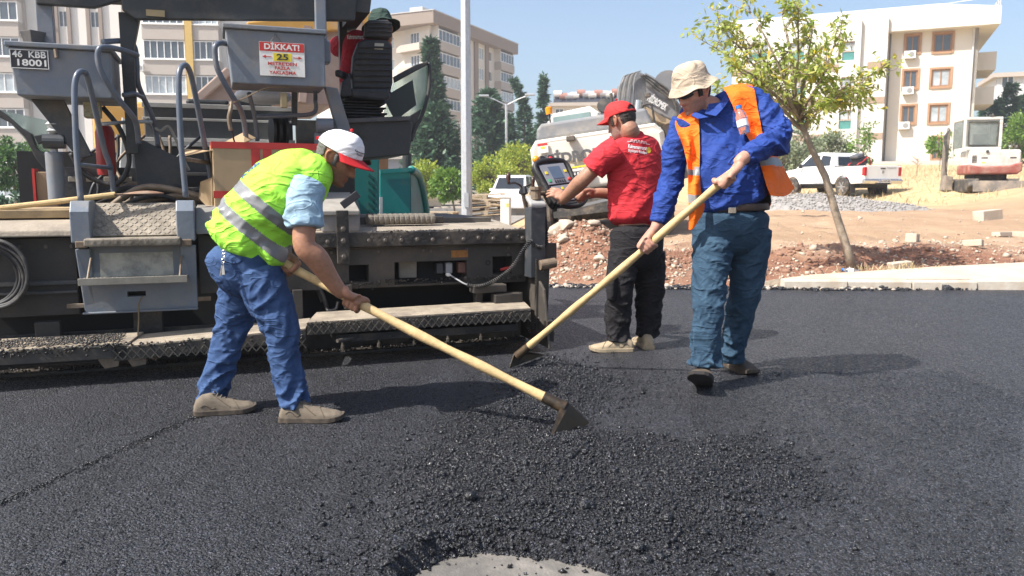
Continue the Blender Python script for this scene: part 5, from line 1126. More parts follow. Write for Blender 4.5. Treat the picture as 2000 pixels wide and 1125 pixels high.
# cable drums, grease nozzle
for k, (u, w) in enumerate(((532, 0), (543, .02), (556, .05))): part('cable_drum', MB().lathe([(.10, -.012), (.11, -.01), (.11, .01), (.10, .012)], L(u, 256, 1.3), 24, (1, .15, 0)), RUBBER, bevel=0, smooth=40)
nz_ = L(487, 205, .72); part('spray_lance', MB().tube(smooth_path([L(452, 200, .72), L(450, 215, .70), L(447, 232, .70), L(451, 255, .70)]), .013, 8), RUSTW, bevel=0); part('spray_lance', MB().tube(smooth_path([L(451, 232, .7), L(455, 265, .72), L(459, 280, .74)]), .006, 6), RUBBER, bevel=0); part('tie_rope', MB().tube(smooth_path([L(445, 205, .7), L(480, 190, .75), L(520, 172, .76), L(565, 170, .78)]), .004, 5), mat('old_rope', (.20, .15, .09), .9), bevel=0)
part('padlock', MB().span((L(548, 200, .76).x, .75, 1.60), (L(561, 200, .76).x, .78, 1.70)), mat('brass_lug'), bevel=.005); part('clevis', MB().cyl(L(618, 245, .95), L(650, 245, .95), .05, 16), GREY, bevel=.006); part('clevis_arm', MB().span((L(617, 300, .96).x, .96, 1.22), (L(645, 300, .96).x, 1.05, 1.46)), GREY)
part('swing_arm', MB().prism([L(634, 168, .95), L(660, 172, .95), L(688, 262, 1.0), L(662, 266, 1.0)], (0, .07, 0)), GREY, bevel=.008); part('swing_arm', MB().beam(L(575, 172, 1.2), L(575, 245, 1.2), .04, .04), GREYD)
part('pale_bag', MB().sphere(L(515, 188, 1.7), .12, 16, 8, (1.8, .8, .55)), mat('plastic_bag', (.62, .64, .66), .5, var=.1, vscale=9, bump=.02, bscale=14), bevel=0, smooth=True)
# operator stand on the right side: platform, bellows seat, wind screens
plat = part('operator_platform', MB().prism([L(664, 262, 1.15), L(668, 236, 1.15), L(800, 233, 1.15), L(806, 240, 1.15), L(800, 302, 1.15), L(708, 310, 1.15), L(690, 285, 1.15)], (0, .75, 0)), CAN, bevel=.01); obj('platform_lip', MB().beam(L(672, 236, 1.13), L(800, 231, 1.13), .03, .03), GREYD, plat)
obj('knob', MB().cyl(L(707, 262, 1.14), L(707, 262, 1.11), .02, 12), BLKP, plat)
seat = empty('operator_seat', (0, 0, 0)); seat.parent = pv
RIB = mat('ribbed_seat_plastic', (.016, .018, .022), .55, var=.2, vscale=12, dust=(.10, .09, .08), damt=.3, dscale=8)
sb = obj('seat_back', MB().prism([L(690, 188, 1.3), L(687, 150, 1.3), L(690, 110, 1.3), L(700, 82, 1.3), L(712, 76, 1.3), L(758, 78, 1.3), L(767, 90, 1.3), L(768, 160, 1.3), L(762, 186, 1.3), L(750, 192, 1.3)], (0, .1, 0)), RIB, seat, bevel=.02, seg=3)
for i in range(9): v = 92 + i * 11; obj('rib', MB().tube([L(692 if i > 1 else 698, v + 1, 1.295), L(728, v, 1.285), L(764, v + 1, 1.295)], .008, 6), RIB, sb)
hr = obj('headrest', MB().prism([L(712, 72, 1.32), L(714, 44, 1.32), L(722, 38, 1.32), L(758, 38, 1.32), L(766, 46, 1.32), L(767, 70, 1.32), L(760, 76, 1.32)], (0, .08, 0)), RIB, seat, bevel=.015, seg=3)
for i in range(4): v = 46 + i * 8; obj('rib', MB().tube([L(715, v, 1.315), L(740, v - 1, 1.308), L(765, v, 1.315)], .006, 6), RIB, hr)
obj('maker_plate', MB().prism([L(732, 84, 1.295), L(750, 85, 1.295), L(748, 97, 1.295), L(731, 96, 1.295)], (0, .004, 0)), mat('pale_label', (.45, .43, .36), .6), seat)
obj('seat_cushion', MB().prism([L(684, 172, 1.28), L(760, 172, 1.28), L(764, 190, 1.28), L(752, 198, 1.28), L(685, 190, 1.28)], (0, .4, 0)), RIB, seat, bevel=.02)
obj('armrest', MB().beam(L(660, 143, 1.25), L(676, 150, 1.5), .05, .05), RIB, seat, bevel=.015); obj('armrest_side', MB().prism([L(664, 190, 1.28), L(668, 160, 1.28), L(684, 140, 1.28), L(688, 188, 1.28)], (0, .04, 0)), RIB, seat, bevel=.012)
bw = MB()
for i in range(9):
    z = 1.62 + i * .021; k = .17 + (.014 if i % 2 else -.010) - .004 * i; c = L(706, 212, 1.45); bw.box((c.x, 1.5, z), (k * 2, k * 1.8, .013))
obj('bellows', bw, RIB, seat, bevel=.006)
WGL = mat('wind_screen_glass', (.55, .66, .62), .05, var=.03, trans=.85, spec=.5)
ws_ = empty('wind_screen', (0, 0, 0)); ws_.parent = pv; ws_['label'] = 'right wind screen with dark curved frame'
obj('pane', MB().prism([L(770, 158, 1.9), L(836, 122, 1.9), L(836, 175, 1.9), L(820, 225, 1.9), L(802, 258, 1.9), L(745, 232, 1.9)], (0, .006, 0)), WGL, ws_)
obj('frame', MB().tube(smooth_path([L(838, 122, 1.88), L(838, 172, 1.86), L(826, 220, 1.84), L(810, 255, 1.82), L(803, 275, 1.8)]), .016, 8), CAN, ws_, smooth=True)
obj('frame', MB().prism([L(768, 150, 1.85), L(812, 126, 1.85), L(836, 119, 1.85), L(836, 126, 1.85), L(770, 162, 1.85)], (0, .03, 0)), CAN, ws_, bevel=.008); obj('frame', MB().prism([L(802, 225, 1.84), L(824, 212, 1.84), L(806, 262, 1.84), L(800, 300, 1.84), L(790, 262, 1.84)], (0, .03, 0)), CAN, ws_, bevel=.006)
obj('sign_back', MB().prism([L(748, 190, 1.80), L(806, 156, 1.80), L(813, 205, 1.80), L(772, 236, 1.80)], (0, .01, 0)), mat('dark_green_panel', (.025, .04, .036), .5), ws_)
wl_ = empty('wind_screen', (0, 0, 0)); wl_.parent = pv; wl_['label'] = 'left wind screen with broad black curved frame'
obj('pane', MB().prism([L(0, 215, 1.5), L(92, 235, 1.5), L(95, 300, 1.5), L(75, 300, 1.5), L(30, 252, 1.5)], (0, .006, 0)), WGL, wl_)
obj('frame', MB().prism([L(-10, 208, 1.45), L(10, 222, 1.45), L(40, 248, 1.45), L(62, 262, 1.45), L(72, 290, 1.45), L(84, 300, 1.45), L(104, 300, 1.45), L(100, 333, 1.45), L(90, 334, 1.45), L(70, 310, 1.45), L(48, 268, 1.45), L(20, 240, 1.45), L(-10, 225, 1.45)], (0, .05, 0)), CAN, wl_, bevel=.006)
obj('frame', MB().prism([L(65, 265, 1.4), L(108, 258, 1.4), L(110, 270, 1.4), L(74, 282, 1.4)], (0, .04, 0)), CAN, wl_, bevel=.005)
# teal engine side and hopper wall
tl = part('side_cover', MB().prism([L(676, 450, 2.6), L(676, 360, 2.6), L(684, 325, 2.6), L(700, 308, 2.6), L(742, 305, 2.6), L(742, 450, 2.6)], (0, .5, 0)), TEAL, bevel=.02)
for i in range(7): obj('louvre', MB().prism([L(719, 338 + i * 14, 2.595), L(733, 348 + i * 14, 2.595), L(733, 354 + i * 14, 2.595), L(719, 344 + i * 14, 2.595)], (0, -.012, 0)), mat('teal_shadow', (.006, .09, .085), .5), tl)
part('wheel_arch', MB().tube(smooth_path([L(660, 345, 2.5), L(680, 370, 2.5), L(692, 410, 2.5), L(696, 450, 2.5)]), .05, 8), mat('teal_grey_trim', (.13, .19, .18), .6), bevel=0, smooth=True)
hp_ = part('hopper_wing', MB().prism([L(742, 450, 3.4), L(742, 336, 3.4), L(802, 332, 3.4), L(802, 450, 3.4)], (0, .05, 0)), TEAL, bevel=.006)
obj('wing_flank', MB().prism([L(803, 330, 3.38), L(818, 345, 3.7), L(830, 395, 4.0), L(835, 450, 4.2), L(803, 450, 3.42)], (-.02, .03, 0)), mat('worn_teal', (.07, .22, .20), .6, var=.2, vscale=4, dust=(.22, .20, .18), damt=.5, dscale=3), hp_)
obj('wing_edge', MB().tube(smooth_path([L(803, 331, 3.36), L(818, 345, 3.66), L(830, 395, 3.95), L(836, 450, 4.15)]), .04, 10), TEAL, hp_, smooth=True)
obj('wing_rail', MB().beam(L(742, 335, 3.37), L(803, 331, 3.37), .04, .04), TEAL, hp_); obj('seam_strip', MB().beam(L(744, 450, 3.37), L(744, 385, 3.37), .03, .03), mat('pale_panel'), hp_)
obj('rust_post', MB().beam(L(748, 335, 3.6), L(748, 306, 3.6), .10, .06), mat('rust_brown', (.25, .12, .06), .8, var=.2), hp_); obj('exhaust', MB().cyl(L(795, 335, 3.7), L(795, 300, 3.7), .05, 12), CAN, hp_)

# ---- cardboard box and its lid on the deck
bc = pf.o + pf.ex * -1.62 + pf.ey * .78 + V((0, 0, .985))
cb = empty('cardboard_box', bc, pf.a + R(3), 'open brown cardboard box with red tape on the paver deck', 'box'); cb.scale = (1.2, 1.1, 1.3)
CARD = mat('cardboard', (.40, .285, .165), .85, var=.12, vscale=6); TAPE = mat('red_tape', (.48, .03, .025), .4, var=.12, vscale=20)
obj('carton', MB().span((-.27, -.10, -.08), (.28, .22, .29)), CARD, cb, bevel=.004)
obj('tape', MB().span((-.274, -.104, .262), (.284, .0, .294)), TAPE, cb); obj('tape', MB().span((-.075, -.1035, -.08), (-.03, -.1005, .261)), TAPE, cb); obj('tape', MB().span((-.015, -.1038, -.08), (.03, -.1008, .261)), TAPE, cb); obj('tape', MB().span((-.274, -.1045, .02), (-.076, -.1012, .055)), TAPE, cb)
obj('flap', MB().prism([(-.272, -.1, .25), (-.42, -.06, .22), (-.40, .1, .26), (-.272, .2, .26)], (0, 0, .004)), CARD, cb); obj('flap', MB().prism([(-.2, .05, .295), (-.08, .22, .36), (-.02, .22, .33), (-.1, .02, .295)], (0, 0, .004)), CARD, cb); obj('flap', MB().prism([(-.275, -.08, .12), (-.33, -.03, .1), (-.34, .06, .02), (-.275, .0, -.05)], (-.004, 0, 0)), CARD, cb)

# ---- operator in red on the seat
oroot = empty('person', pf.o + pf.ex * -.70 + pf.ey * 1.7 + V((0, 0, 1.75)), label='machine operator in red t-shirt and dark green hat on the paver seat', cat='person')
# ------------------------------------------------------------------ people
def limb(pts, rad, lat=None, n=28, k=8, fold=None, pw=2.0, rnd=True):
    """closed tube of elliptic sections through pts; rad: r or (across lat, other); fold(s, theta) adds to the radius"""
    pts = [np.array(p, float) for p in pts]
    rad = [np.array((r, r) if isinstance(r, (int, float)) else r, float) for r in rad]
    C = catmull(pts, k); Rr = catmull(rad, k)
    if lat is None: Ls = None
    else:
        lat = [np.array(l, float) for l in (lat if isinstance(lat, list) else [lat] * len(pts))]; Ls = catmull(lat, k)
    vs = []; prev = None; s = 0.; m = len(C)
    tot = sum(np.linalg.norm(C[i + 1] - C[i]) for i in range(m - 1))
    for i in range(m):
        T = C[min(i + 1, m - 1)] - C[max(i - 1, 0)]; T = T / (np.linalg.norm(T) + 1e-9)
        if i: s += np.linalg.norm(C[i] - C[i - 1])
        if Ls is not None: X = Ls[i]
        elif prev is None: X = np.array((0, 0, 1.)) if abs(T[2]) < .8 else np.array((0, 1., 0))
        else: X = prev
        X = X - T * X.dot(T); X /= np.linalg.norm(X); prev = X; Y = np.cross(T, X)
        a, b = Rr[i]
        e = 1.
        if rnd:
            d = min(s, tot - s) / (.45 * min(a, b) if rnd is True else rnd); e = math.sqrt(max(0., 1 - (1 - min(1, d)) ** 2)) if d < 1 else 1.
            e = max(e, .3)
        for j in range(n):
            th = 2 * math.pi * j / n; c, q = math.cos(th), math.sin(th)
            if pw != 2: c = math.copysign(abs(c) ** (2 / pw), c); q = math.copysign(abs(q) ** (2 / pw), q)
            f = fold(s / tot, th, s) if fold else 0.
            vs.append(C[i] + (X * c * (a + f) + Y * q * (b + f)) * e)
    fs = [(i * n + j, i * n + (j + 1) % n, (i + 1) * n + (j + 1) % n, (i + 1) * n + j) for i in range(m - 1) for j in range(n)]
    fs += [tuple(range(n - 1, -1, -1)), tuple(range((m - 1) * n, m * n))]
    return vs, fs
def folds(amps, freq=24., around=.9, seed=0., tw=.8):
    """cloth folds: long narrow ridges that wind round the limb; amps = [(t, amplitude), ...]"""
    xs = [a for a, _ in amps]; ys = [b for _, b in amps]; f = freq * .62
    def g(t, th, s):
        A = np.interp(t, xs, ys); c, q = math.cos(th), math.sin(th)
        w = s + .02 * mnoise.noise(V((c * 1.2 + seed, q * 1.2, s * 6)))
        v = V((c * .55 + seed, q * .55, w * f + 1.5 * tw * math.sin(th + seed) ))
        r = max(0., 1 - abs(mnoise.noise(v)) * 3.0); r = r * r * (3 - 2 * r)
        v2 = V((c * .6 - seed, q * .6 + 3, w * f * .8 - 2.0 * tw * math.sin(th + seed * 2)))
        r2 = max(0., 1 - abs(mnoise.noise(v2)) * 3.6); r2 = r2 * r2
        m = .25 + .9 * max(0, .5 + mnoise.noise(V((c * .8, q * .8 + seed, s * 5 + seed))))
        return 2.3 * A * m * (r + .7 * r2 - .55)
    return g
def fuse(name, shapes, voxel, ms, parent=None, smooth=4, wrinkle=0., wfreq=30., region=None, kill=None, solid=0., sfac=.5):
    mb = MB()
    for vs, fs in shapes: mb.add(vs, fs)
    me = mb.mesh(name); o = bpy.data.objects.new(name, me); COL.objects.link(o)
    r = o.modifiers.new('r', 'REMESH'); r.mode = 'VOXEL'; r.voxel_size = voxel; r.adaptivity = 0
    if smooth: s = o.modifiers.new('s', 'SMOOTH'); s.factor = sfac; s.iterations = smooth
    dg = bpy.context.evaluated_depsgraph_get(); m2 = bpy.data.meshes.new_from_object(o.evaluated_get(dg))
    bpy.data.objects.remove(o); bpy.data.meshes.remove(me)
    m2.name = name; m2.materials.clear()
    for m in (ms if isinstance(ms, (list, tuple)) else [ms]): m2.materials.append(m)
    if wrinkle:
        nv = len(m2.vertices); co = np.empty(nv * 3, np.float32); no = np.empty(nv * 3, np.float32)
        m2.vertices.foreach_get('co', co); m2.vertices.foreach_get('normal', no); co = co.reshape(-1, 3); no = no.reshape(-1, 3)
        f = wfreq; d = np.empty(nv)
        for q, p in enumerate(co.tolist()):
            wx = mnoise.noise(V((p[0] * 4, p[1] * 4, p[2] * 4))) * .06; wz = mnoise.noise(V((p[2] * 5 + 9, p[0] * 5, p[1] * 5))) * .05
            a = V(((p[0] + wx) * f * .45, (p[1] + wx) * f * .45, (p[2] + wz + .5 * p[0]) * f * 1.2))
            r1 = 1 - min(1, abs(mnoise.noise(a)) * 2.6); r2 = 1 - min(1, abs(mnoise.noise(a * 2.3 + V((7, 3, 1)))) * 2.6)
            msk = .35 + .65 * (mnoise.noise(V((p[0] * 6 - 4, p[1] * 6, p[2] * 6))) * .5 + .5)
            d[q] = (r1 * r1 - .3 + .25 * (r2 * r2 - .3)) * msk * msk
        co += no * (d * wrinkle)[:, None]; m2.vertices.foreach_set('co', co.ravel())
    if region or kill:
        bm = bmesh.new(); bm.from_mesh(m2)
        if kill:
            dead = [f for f in bm.faces if kill(f.calc_center_median(), f.normal)]; bmesh.ops.delete(bm, geom=dead, context='FACES')
            loose = [v for v in bm.verts if not v.link_faces]; bmesh.ops.delete(bm, geom=loose, context='VERTS')
            for _ in range(14):
                mv = {}
                for v in bm.verts:
                    nb = [e.other_vert(v) for e in v.link_edges if e.is_boundary]
                    if len(nb) == 2: mv[v] = (nb[0].co + nb[1].co) * .25 + v.co * .5
                for v, c in mv.items(): v.co = c
        if region:
            for f in bm.faces: f.material_index = region(f.calc_center_median(), f.normal)
        bm.to_mesh(m2); bm.free()
    m2.polygons.foreach_set('use_smooth', [True] * len(m2.polygons)); m2.update()
    q = put(name, m2)
    if solid: sd = q.modifiers.new('solid', 'SOLIDIFY'); sd.thickness = solid; sd.offset = 1
    if parent is not None: attach(q, parent)
    return q
def attach(o, parent):
    o.parent = parent; o.matrix_parent_inverse = Matrix.Translation(-parent.location); return o

# ---- heads
HZ = [-.118, -.11, -.1, -.085, -.07, -.055, -.04, -.02, 0, .02, .04, .06, .08, .098, .11, .116]
HW = [.012, .028, .040, .049, .055, .060, .065, .070, .0735, .076, .0765, .073, .063, .046, .026, .006]
HF = [.066, .078, .084, .085, .0855, .086, .087, .088, .0885, .092, .092, .086, .072, .05, .028, .006]
HB = [-.03, -.012, .0, .02, .042, .062, .080, .092, .098, .101, .10, .094, .080, .058, .034, .006]
def head_shape(C, fwd, up, s=1.0, inflate=0., zmin=None, feat=True, n=64, k=60):
    C = np.array(C); f = V(fwd).normalized(); u = V(up); u = (u - f * u.dot(f)).normalized(); x = f.cross(u)      # x: the head's right
    B = np.array((x, f, u))
    vs = []; z0 = HZ[0] if zmin is None else zmin
    zs = [z0 + (HZ[-1] - z0) * i / k for i in range(k + 1)]
    for z in zs:
        w, ff, bb = np.interp(z, HZ, HW) + inflate, np.interp(z, HZ, HF) + inflate, np.interp(z, HZ, HB) + inflate
        zz = z + inflate * max(0, (z - .02) / .1)
        for j in range(n):
            th = 2 * math.pi * j / n; c, q = math.cos(th), math.sin(th)
            X = w * math.copysign(abs(q) ** .92, q); Y = (ff if c > 0 else bb) * math.copysign(abs(c) ** .92, c)
            if feat and c > 0:
                g = lambda v, m, sg: math.exp(-((v - m) / sg) ** 2)
                t = min(1, max(0, (.014 - z) / .052)); nw = .0085 + .008 * t
                Y += (.003 + .026 * t ** 1.1) * math.exp(-(X / nw) ** 2) * sstep(-.054, -.044, z) * sstep(.03, .012, z)
                Y += .0065 * g(z, .022, .008) * g(abs(X), .027, .019) - .011 * g(z, .002, .012) * g(abs(X), .031, .014)
                Y += .004 * g(z, -.025, .016) * g(abs(X), .048, .014)
                Y += (.0065 * g(z, -.0665, .0045) + .0065 * g(z, -.0785, .0045) - .003 * g(z, -.0725, .002)) * g(X, 0, .019) - .004 * g(z, -.089, .005) * g(X, 0, .02)
                Y += .006 * g(z, -.104, .011) * g(X, 0, .019)
            vs.append(C + (np.array((X, Y, zz)) @ B) * s)
    fs = [(i * n + j, i * n + (j + 1) % n, (i + 1) * n + (j + 1) % n, (i + 1) * n + j) for i in range(k) for j in range(n)]
    fs += [tuple(range(n - 1, -1, -1)), tuple(range(k * n, (k + 1) * n))]
    return vs, fs
class Head:
    def __init__(s, C, fwd, up, sc=1.0):
        s.C = V(C); s.f = V(fwd).normalized(); u = V(up); s.u = (u - s.f * u.dot(s.f)).normalized(); s.x = s.f.cross(s.u); s.sc = sc
    def p(s, x, y, z): return s.C + (s.x * x + s.f * y + s.u * z) * s.sc
    def loc(s, P_): d = V(P_) - s.C; return d.dot(s.x) / s.sc, d.dot(s.f) / s.sc, d.dot(s.u) / s.sc
    def shapes(s):
        out = [head_shape(s.C, s.f, s.u, s.sc)]
        for e in (-1, 1):                                     # ears: rim and lobe
            out.append(limb([s.p(e * .070, .004, -.030), s.p(e * .082, -.012, -.024), s.p(e * .088, -.024, .002), s.p(e * .086, -.018, .022), s.p(e * .078, -.002, .024), s.p(e * .072, .006, .01)], [.006, .0062, .0062, .0062, .0058, .005], n=10, k=4))
            out.append(limb([s.p(e * .071, -.004, -.022), s.p(e * .078, -.010, .0), s.p(e * .074, -.004, .018)], [(.004, .012), (.004, .013), (.004, .01)], lat=tuple(s.x), n=10, k=4))
        return out
SKIN = bpy.data.materials.new('skin'); SKIN.use_nodes = True
def _skin():
    nt = SKIN.node_tree; N = nt.nodes; L = nt.links; b = N['Principled BSDF']
    a = N.new('ShaderNodeVertexColor'); a.layer_name = 'tone'
    tc = N.new('ShaderNodeTexCoord'); nz = N.new('ShaderNodeTexNoise'); nz.inputs['Scale'].default_value = 60; nz.inputs['Detail'].default_value = 6; L.new(tc.outputs['Object'], nz.inputs['Vector'])
    mr = N.new('ShaderNodeMapRange'); mr.inputs[1].default_value = .3; mr.inputs[2].default_value = .7; mr.inputs[3].default_value = .86; mr.inputs[4].default_value = 1.1; L.new(nz.outputs[0], mr.inputs[0])
    mx = N.new('ShaderNodeMix'); mx.data_type = 'RGBA'; mx.blend_type = 'MULTIPLY'; mx.inputs[0].default_value = 1; L.new(a.outputs[0], mx.inputs[6]); L.new(mr.outputs[0], mx.inputs[7])
    L.new(mx.outputs[2], b.inputs['Base Color']); b.inputs['Roughness'].default_value = .5; b.inputs['Specular IOR Level'].default_value = .4
    b.inputs['Subsurface Weight'].default_value = .12; b.inputs['Subsurface Radius'].default_value = (.01, .004, .002); b.inputs['Subsurface Scale'].default_value = 1.
    bp = N.new('ShaderNodeBump'); bp.inputs['Distance'].default_value = .0012; L.new(nz.outputs[0], bp.inputs['Height']); L.new(bp.outputs[0], b.inputs['Normal'])
_skin()
def skin_tone(o, head, base, stubble, amt):
    me = o.data; nv = len(me.vertices); ca = me.color_attributes.new('tone', 'FLOAT_COLOR', 'POINT')
    col = np.ones((nv, 4), np.float32); base = np.array(lin(base)); st = np.array(lin(stubble)); lip = base * np.array((1.0, .62, .6)) * .8
    for i, v in enumerate(me.vertices):
        c = base
        x, y, z = head.loc(v.co)
        if -.2 < z < .14 and abs(x) < .12 and abs(y) < .15:
            if y > -.02 and z < -.02:                        # beard shadow
                k = sstep(-.03, -.05, z) * sstep(-.03, .02, y + abs(x) * .3) * sstep(-.14, -.112, z) * (1 - .6 * math.exp(-(x / .014) ** 2) * sstep(-.056, -.05, z)) * amt
                c = c * (1 - k) + st * k
            if y > .07:
                k = math.exp(-((z + .0725) / .009) ** 2) * math.exp(-(x / .02) ** 2); c = c * (1 - k) + lip * k
                k = .85 * math.exp(-((z - .026) / .005) ** 2) * math.exp(-((abs(x) - .031) / .015) ** 4); c = c * (1 - k) + st * .5 * k           # eyebrows
                k = .8 * math.exp(-((z - .003) / .0045) ** 2) * math.exp(-((abs(x) - .031) / .011) ** 4); c = c * (1 - k) + np.array((.02, .014, .01)) * k
            if z < .06 and (abs(x) > .06 or y > .1): c = c * np.array((1.06, .93, .9))
        col[i, :3] = c
    ca.data.foreach_set('color', col.ravel())
def hair(head, ms, parent, zlow_back=-.06, zside=-.01, inflate=.005):
    vs, fs = head_shape(head.C, head.f, head.u, head.sc, inflate=inflate, zmin=-.085, feat=False)
    vs = [V(p) + V([random.gauss(0, .0012) for _ in range(3)]) for p in vs]
    keep = []
    for f in fs:
        if len(f) > 4: continue
        x, y, z = head.loc(sum((vs[i] for i in f), V()) / len(f))
        line = zlow_back if y < -.045 else (zside - .005 if y < .0 else (zside + .0 + (y) * .9 if y < .045 else .06))
        ear = (abs(x) > .055 and -.04 < y < .018 and z < .03)
        side = abs(x) > .05 and .012 < y < .034 and z > -.032   # sideburn
        if (z > line and not ear) or side: keep.append(f)
    o = obj('hair', MB().add(vs, keep), ms, smooth=True); sd = o.modifiers.new('s', 'SOLIDIFY'); sd.thickness = .004; sd.offset = 1
    return attach(o, parent)

# ---- hands
def grip(H, A, N, D, W, r, thumb=1, sc=1.0):
    """a fist closed round a bar at H with axis A: N points to the back of the hand, D from the wrist to the knuckles"""
    H, A, N, D, W = V(H), V(A).normalized(), V(N), V(D), V(W)
    N = (N - A * N.dot(A)).normalized(); s = 1 if A.cross(N).dot(D) > 0 else -1; D = A.cross(N) * s
    out = []; o = [.033, .0115, -.0105, -.031]; fl = [-128, -140, -136, -112]
    K = H + N * (r + .015) + D * .022
    out.append(limb([W, W.lerp(K, .45) + N * .004, K - D * .012 + A * .0, K + D * .006], [(.031, .024), (.040, .021), (.044, .017), (.040, .013)], lat=tuple(A), n=20, k=6, pw=2.6))
    for i in range(4):
        p = []; a0 = A * o[i] * thumb
        p.append(H + a0 + N * (r + .014) + D * .004)
        for q in range(7):
            ang = math.radians(62 + (fl[i] - 62) * q / 6); rr = r + (.0125 if q in (0, 2, 4) else .0095)
            p.append(H + a0 * (1 - .02 * q) + (D * math.cos(ang) + N * math.sin(ang)) * rr)
        f = .0105 - .0008 * (i == 3)
        out.append(limb(p, [f * 1.05, f * 1.1, f, f * 1.06, f * .96, f * 1.0, f * .9, f * .8], n=12, k=4))
    t = []
    for q in range(6):
        ang = math.radians(112 + 128 * q / 5); t.append(H + A * thumb * (.040 + .012 * math.sin(q / 5 * 3.1)) + (D * math.cos(ang) + N * math.sin(ang)) * (r + .0125))
    out.append(limb([W.lerp(K, .35) + A * thumb * .02] + t, [.019, .0165, .0135, .0125, .0128, .0115, .0095], n=12, k=4))
    return out
def flat_hand(W, Kn, tips_dir, up, side, sc=1.0, curl=.25):
    """open hand laid on a surface: W wrist, Kn middle of the knuckles, side: towards the thumb"""
    W, Kn, td, up = V(W), V(Kn), V(tips_dir).normalized(), V(up).normalized(); sd = V(side); sd = (sd - td * sd.dot(td)).normalized()
    out = [limb([W, W.lerp(Kn, .5) + up * .006, Kn], [(.029, .022), (.041, .019), (.043, .014)], lat=tuple(sd), n=20, k=6, pw=2.6)]
    for o, l, a in ((.032, .070, .10), (.011, .078, .02), (-.011, .073, -.06), (-.032, .058, -.16)):
        d = (td + sd * a * 1.4).normalized(); b = Kn + sd * o - td * .012
        out.append(limb([b, b + d * l * .45 + up * .010, b + d * l * .8 + up * .002, b + d * l * 1.1 - up * .012], [.0112, .0105, .0096, .008], n=12, k=5))
    b = W.lerp(Kn, .3) + sd * .03
    out.append(limb([b, b + sd * .026 + td * .022, b + sd * .040 + td * .052, b + sd * .046 + td * .074 - up * .004], [.017, .0145, .0122, .0095], n=12, k=5))
    return out

# ---- shoes
def shoe(heel, dirv, parent, um, sm, L=.285, tip=0., W=.052, name='shoe'):
    """upper with sole, heel: ground point under the heel"""
    heel = V(heel); d = V(dirv); d.z = 0; d = d.normalized(); d = (d + V((0, 0, math.tan(tip)))).normalized(); s = d.cross(V((0, 0, 1))).normalized(); u = s.cross(d)
    prof = [(-.012, .024, .045), (.0, .034, .075), (.03, .038, .098), (.07, .039, .104), (.105, .041, .092), (.14, .046, .074), (.18, .052, .062), (.22, .052, .052), (.25, .047, .047), (.272, .036, .038), (.284, .018, .024)]
    k = L / .285; nn = 22; vs = []; 
    for y, w, h in prof:
        w *= W / .052
        for j in range(nn):
            th = 2 * math.pi * j / nn; c, q = math.cos(th), math.sin(th)
            z = .022 + (h - .022) * (max(0, q) ** .75 if q > 0 else 0) + (-.006 if q < 0 else 0)
            vs.append(heel + d * y * k + s * (w * math.copysign(abs(c) ** .8, c)) + u * max(.012, z))
    m = len(prof); fs = [(i * nn + j, i * nn + (j + 1) % nn, (i + 1) * nn + (j + 1) % nn, (i + 1) * nn + j) for i in range(m - 1) for j in range(nn)] + [tuple(range(nn - 1, -1, -1)), tuple(range((m - 1) * nn, m * nn))]
    o = fuse(name, [(vs, fs)], .0045, um, parent, smooth=3, wrinkle=.0012, wfreq=45)
    vs = []; fs = []
    for y, w, h in prof:
        w = w * W / .052 + .005
        zz = .0 + .018 * max(0, (y - .2) / .085) ** 2
        for sx, z in ((-1, zz), (1, zz), (1, .027 + zz * .6), (-1, .027 + zz * .6)): vs.append(heel + d * (y * k * 1.02 - .003) + s * w * sx + u * z)
    fs = [(i * 4 + j, i * 4 + (j + 1) % 4, (i + 1) * 4 + (j + 1) % 4, (i + 1) * 4 + j) for i in range(m - 1) for j in range(4)] + [(3, 2, 1, 0), (m * 4 - 4, m * 4 - 3, m * 4 - 2, m * 4 - 1)]
    so = obj('sole', MB().add(vs, fs), sm, bevel=.004); so.parent = o; so.matrix_parent_inverse = Matrix.Identity(4)
    mb = MB()
    for i in range(5):
        y = .082 + i * .017; z = .106 - i * .0105; w = .019 + i * .0012
        a, b = heel + d * y * k + s * w + u * (z - .006), heel + d * (y + .01) * k - s * w + u * (z - .006); mm = (a + b) / 2 + u * .009
        mb.tube([a, mm, b], .0034, 6)
    la = obj('laces', mb, mat('lace', (.12, .10, .08), .9)); la.parent = o; la.matrix_parent_inverse = Matrix.Identity(4)
    # stitched seams: toe cap, quarter, collar
    tr = BVHTree.FromPolygons([v.co for v in o.data.vertices], [p.vertices for p in o.data.polygons]); mb = MB()
    def seam(fn):
        pts = []
        for i in range(15):
            y, x, z = fn(i / 14); h = tr.find_nearest(heel + d * y * k + s * x + u * z)
            if h[0] is not None: pts.append(h[0])
        if len(pts) > 2: mb.tube(pts, .0022, 5)
    seam(lambda t: (.205 - .025 * math.cos((t - .5) * 3), .06 * (t - .5) * 2, .03 + .05 * math.sin(math.pi * t)))
    for sg_ in (-1, 1):
        seam(lambda t: (.085 + .075 * t, sg_ * (.024 + .028 * t), .10 - .06 * t)); seam(lambda t: (.02 + .07 * t, sg_ * .05, .045 + .012 * math.sin(t * 6)))
    sm_ = obj('seams', mb, mat('shoe_seam', (.085, .065, .045), .9)); sm_.parent = o; sm_.matrix_parent_inverse = Matrix.Identity(4)
    return o

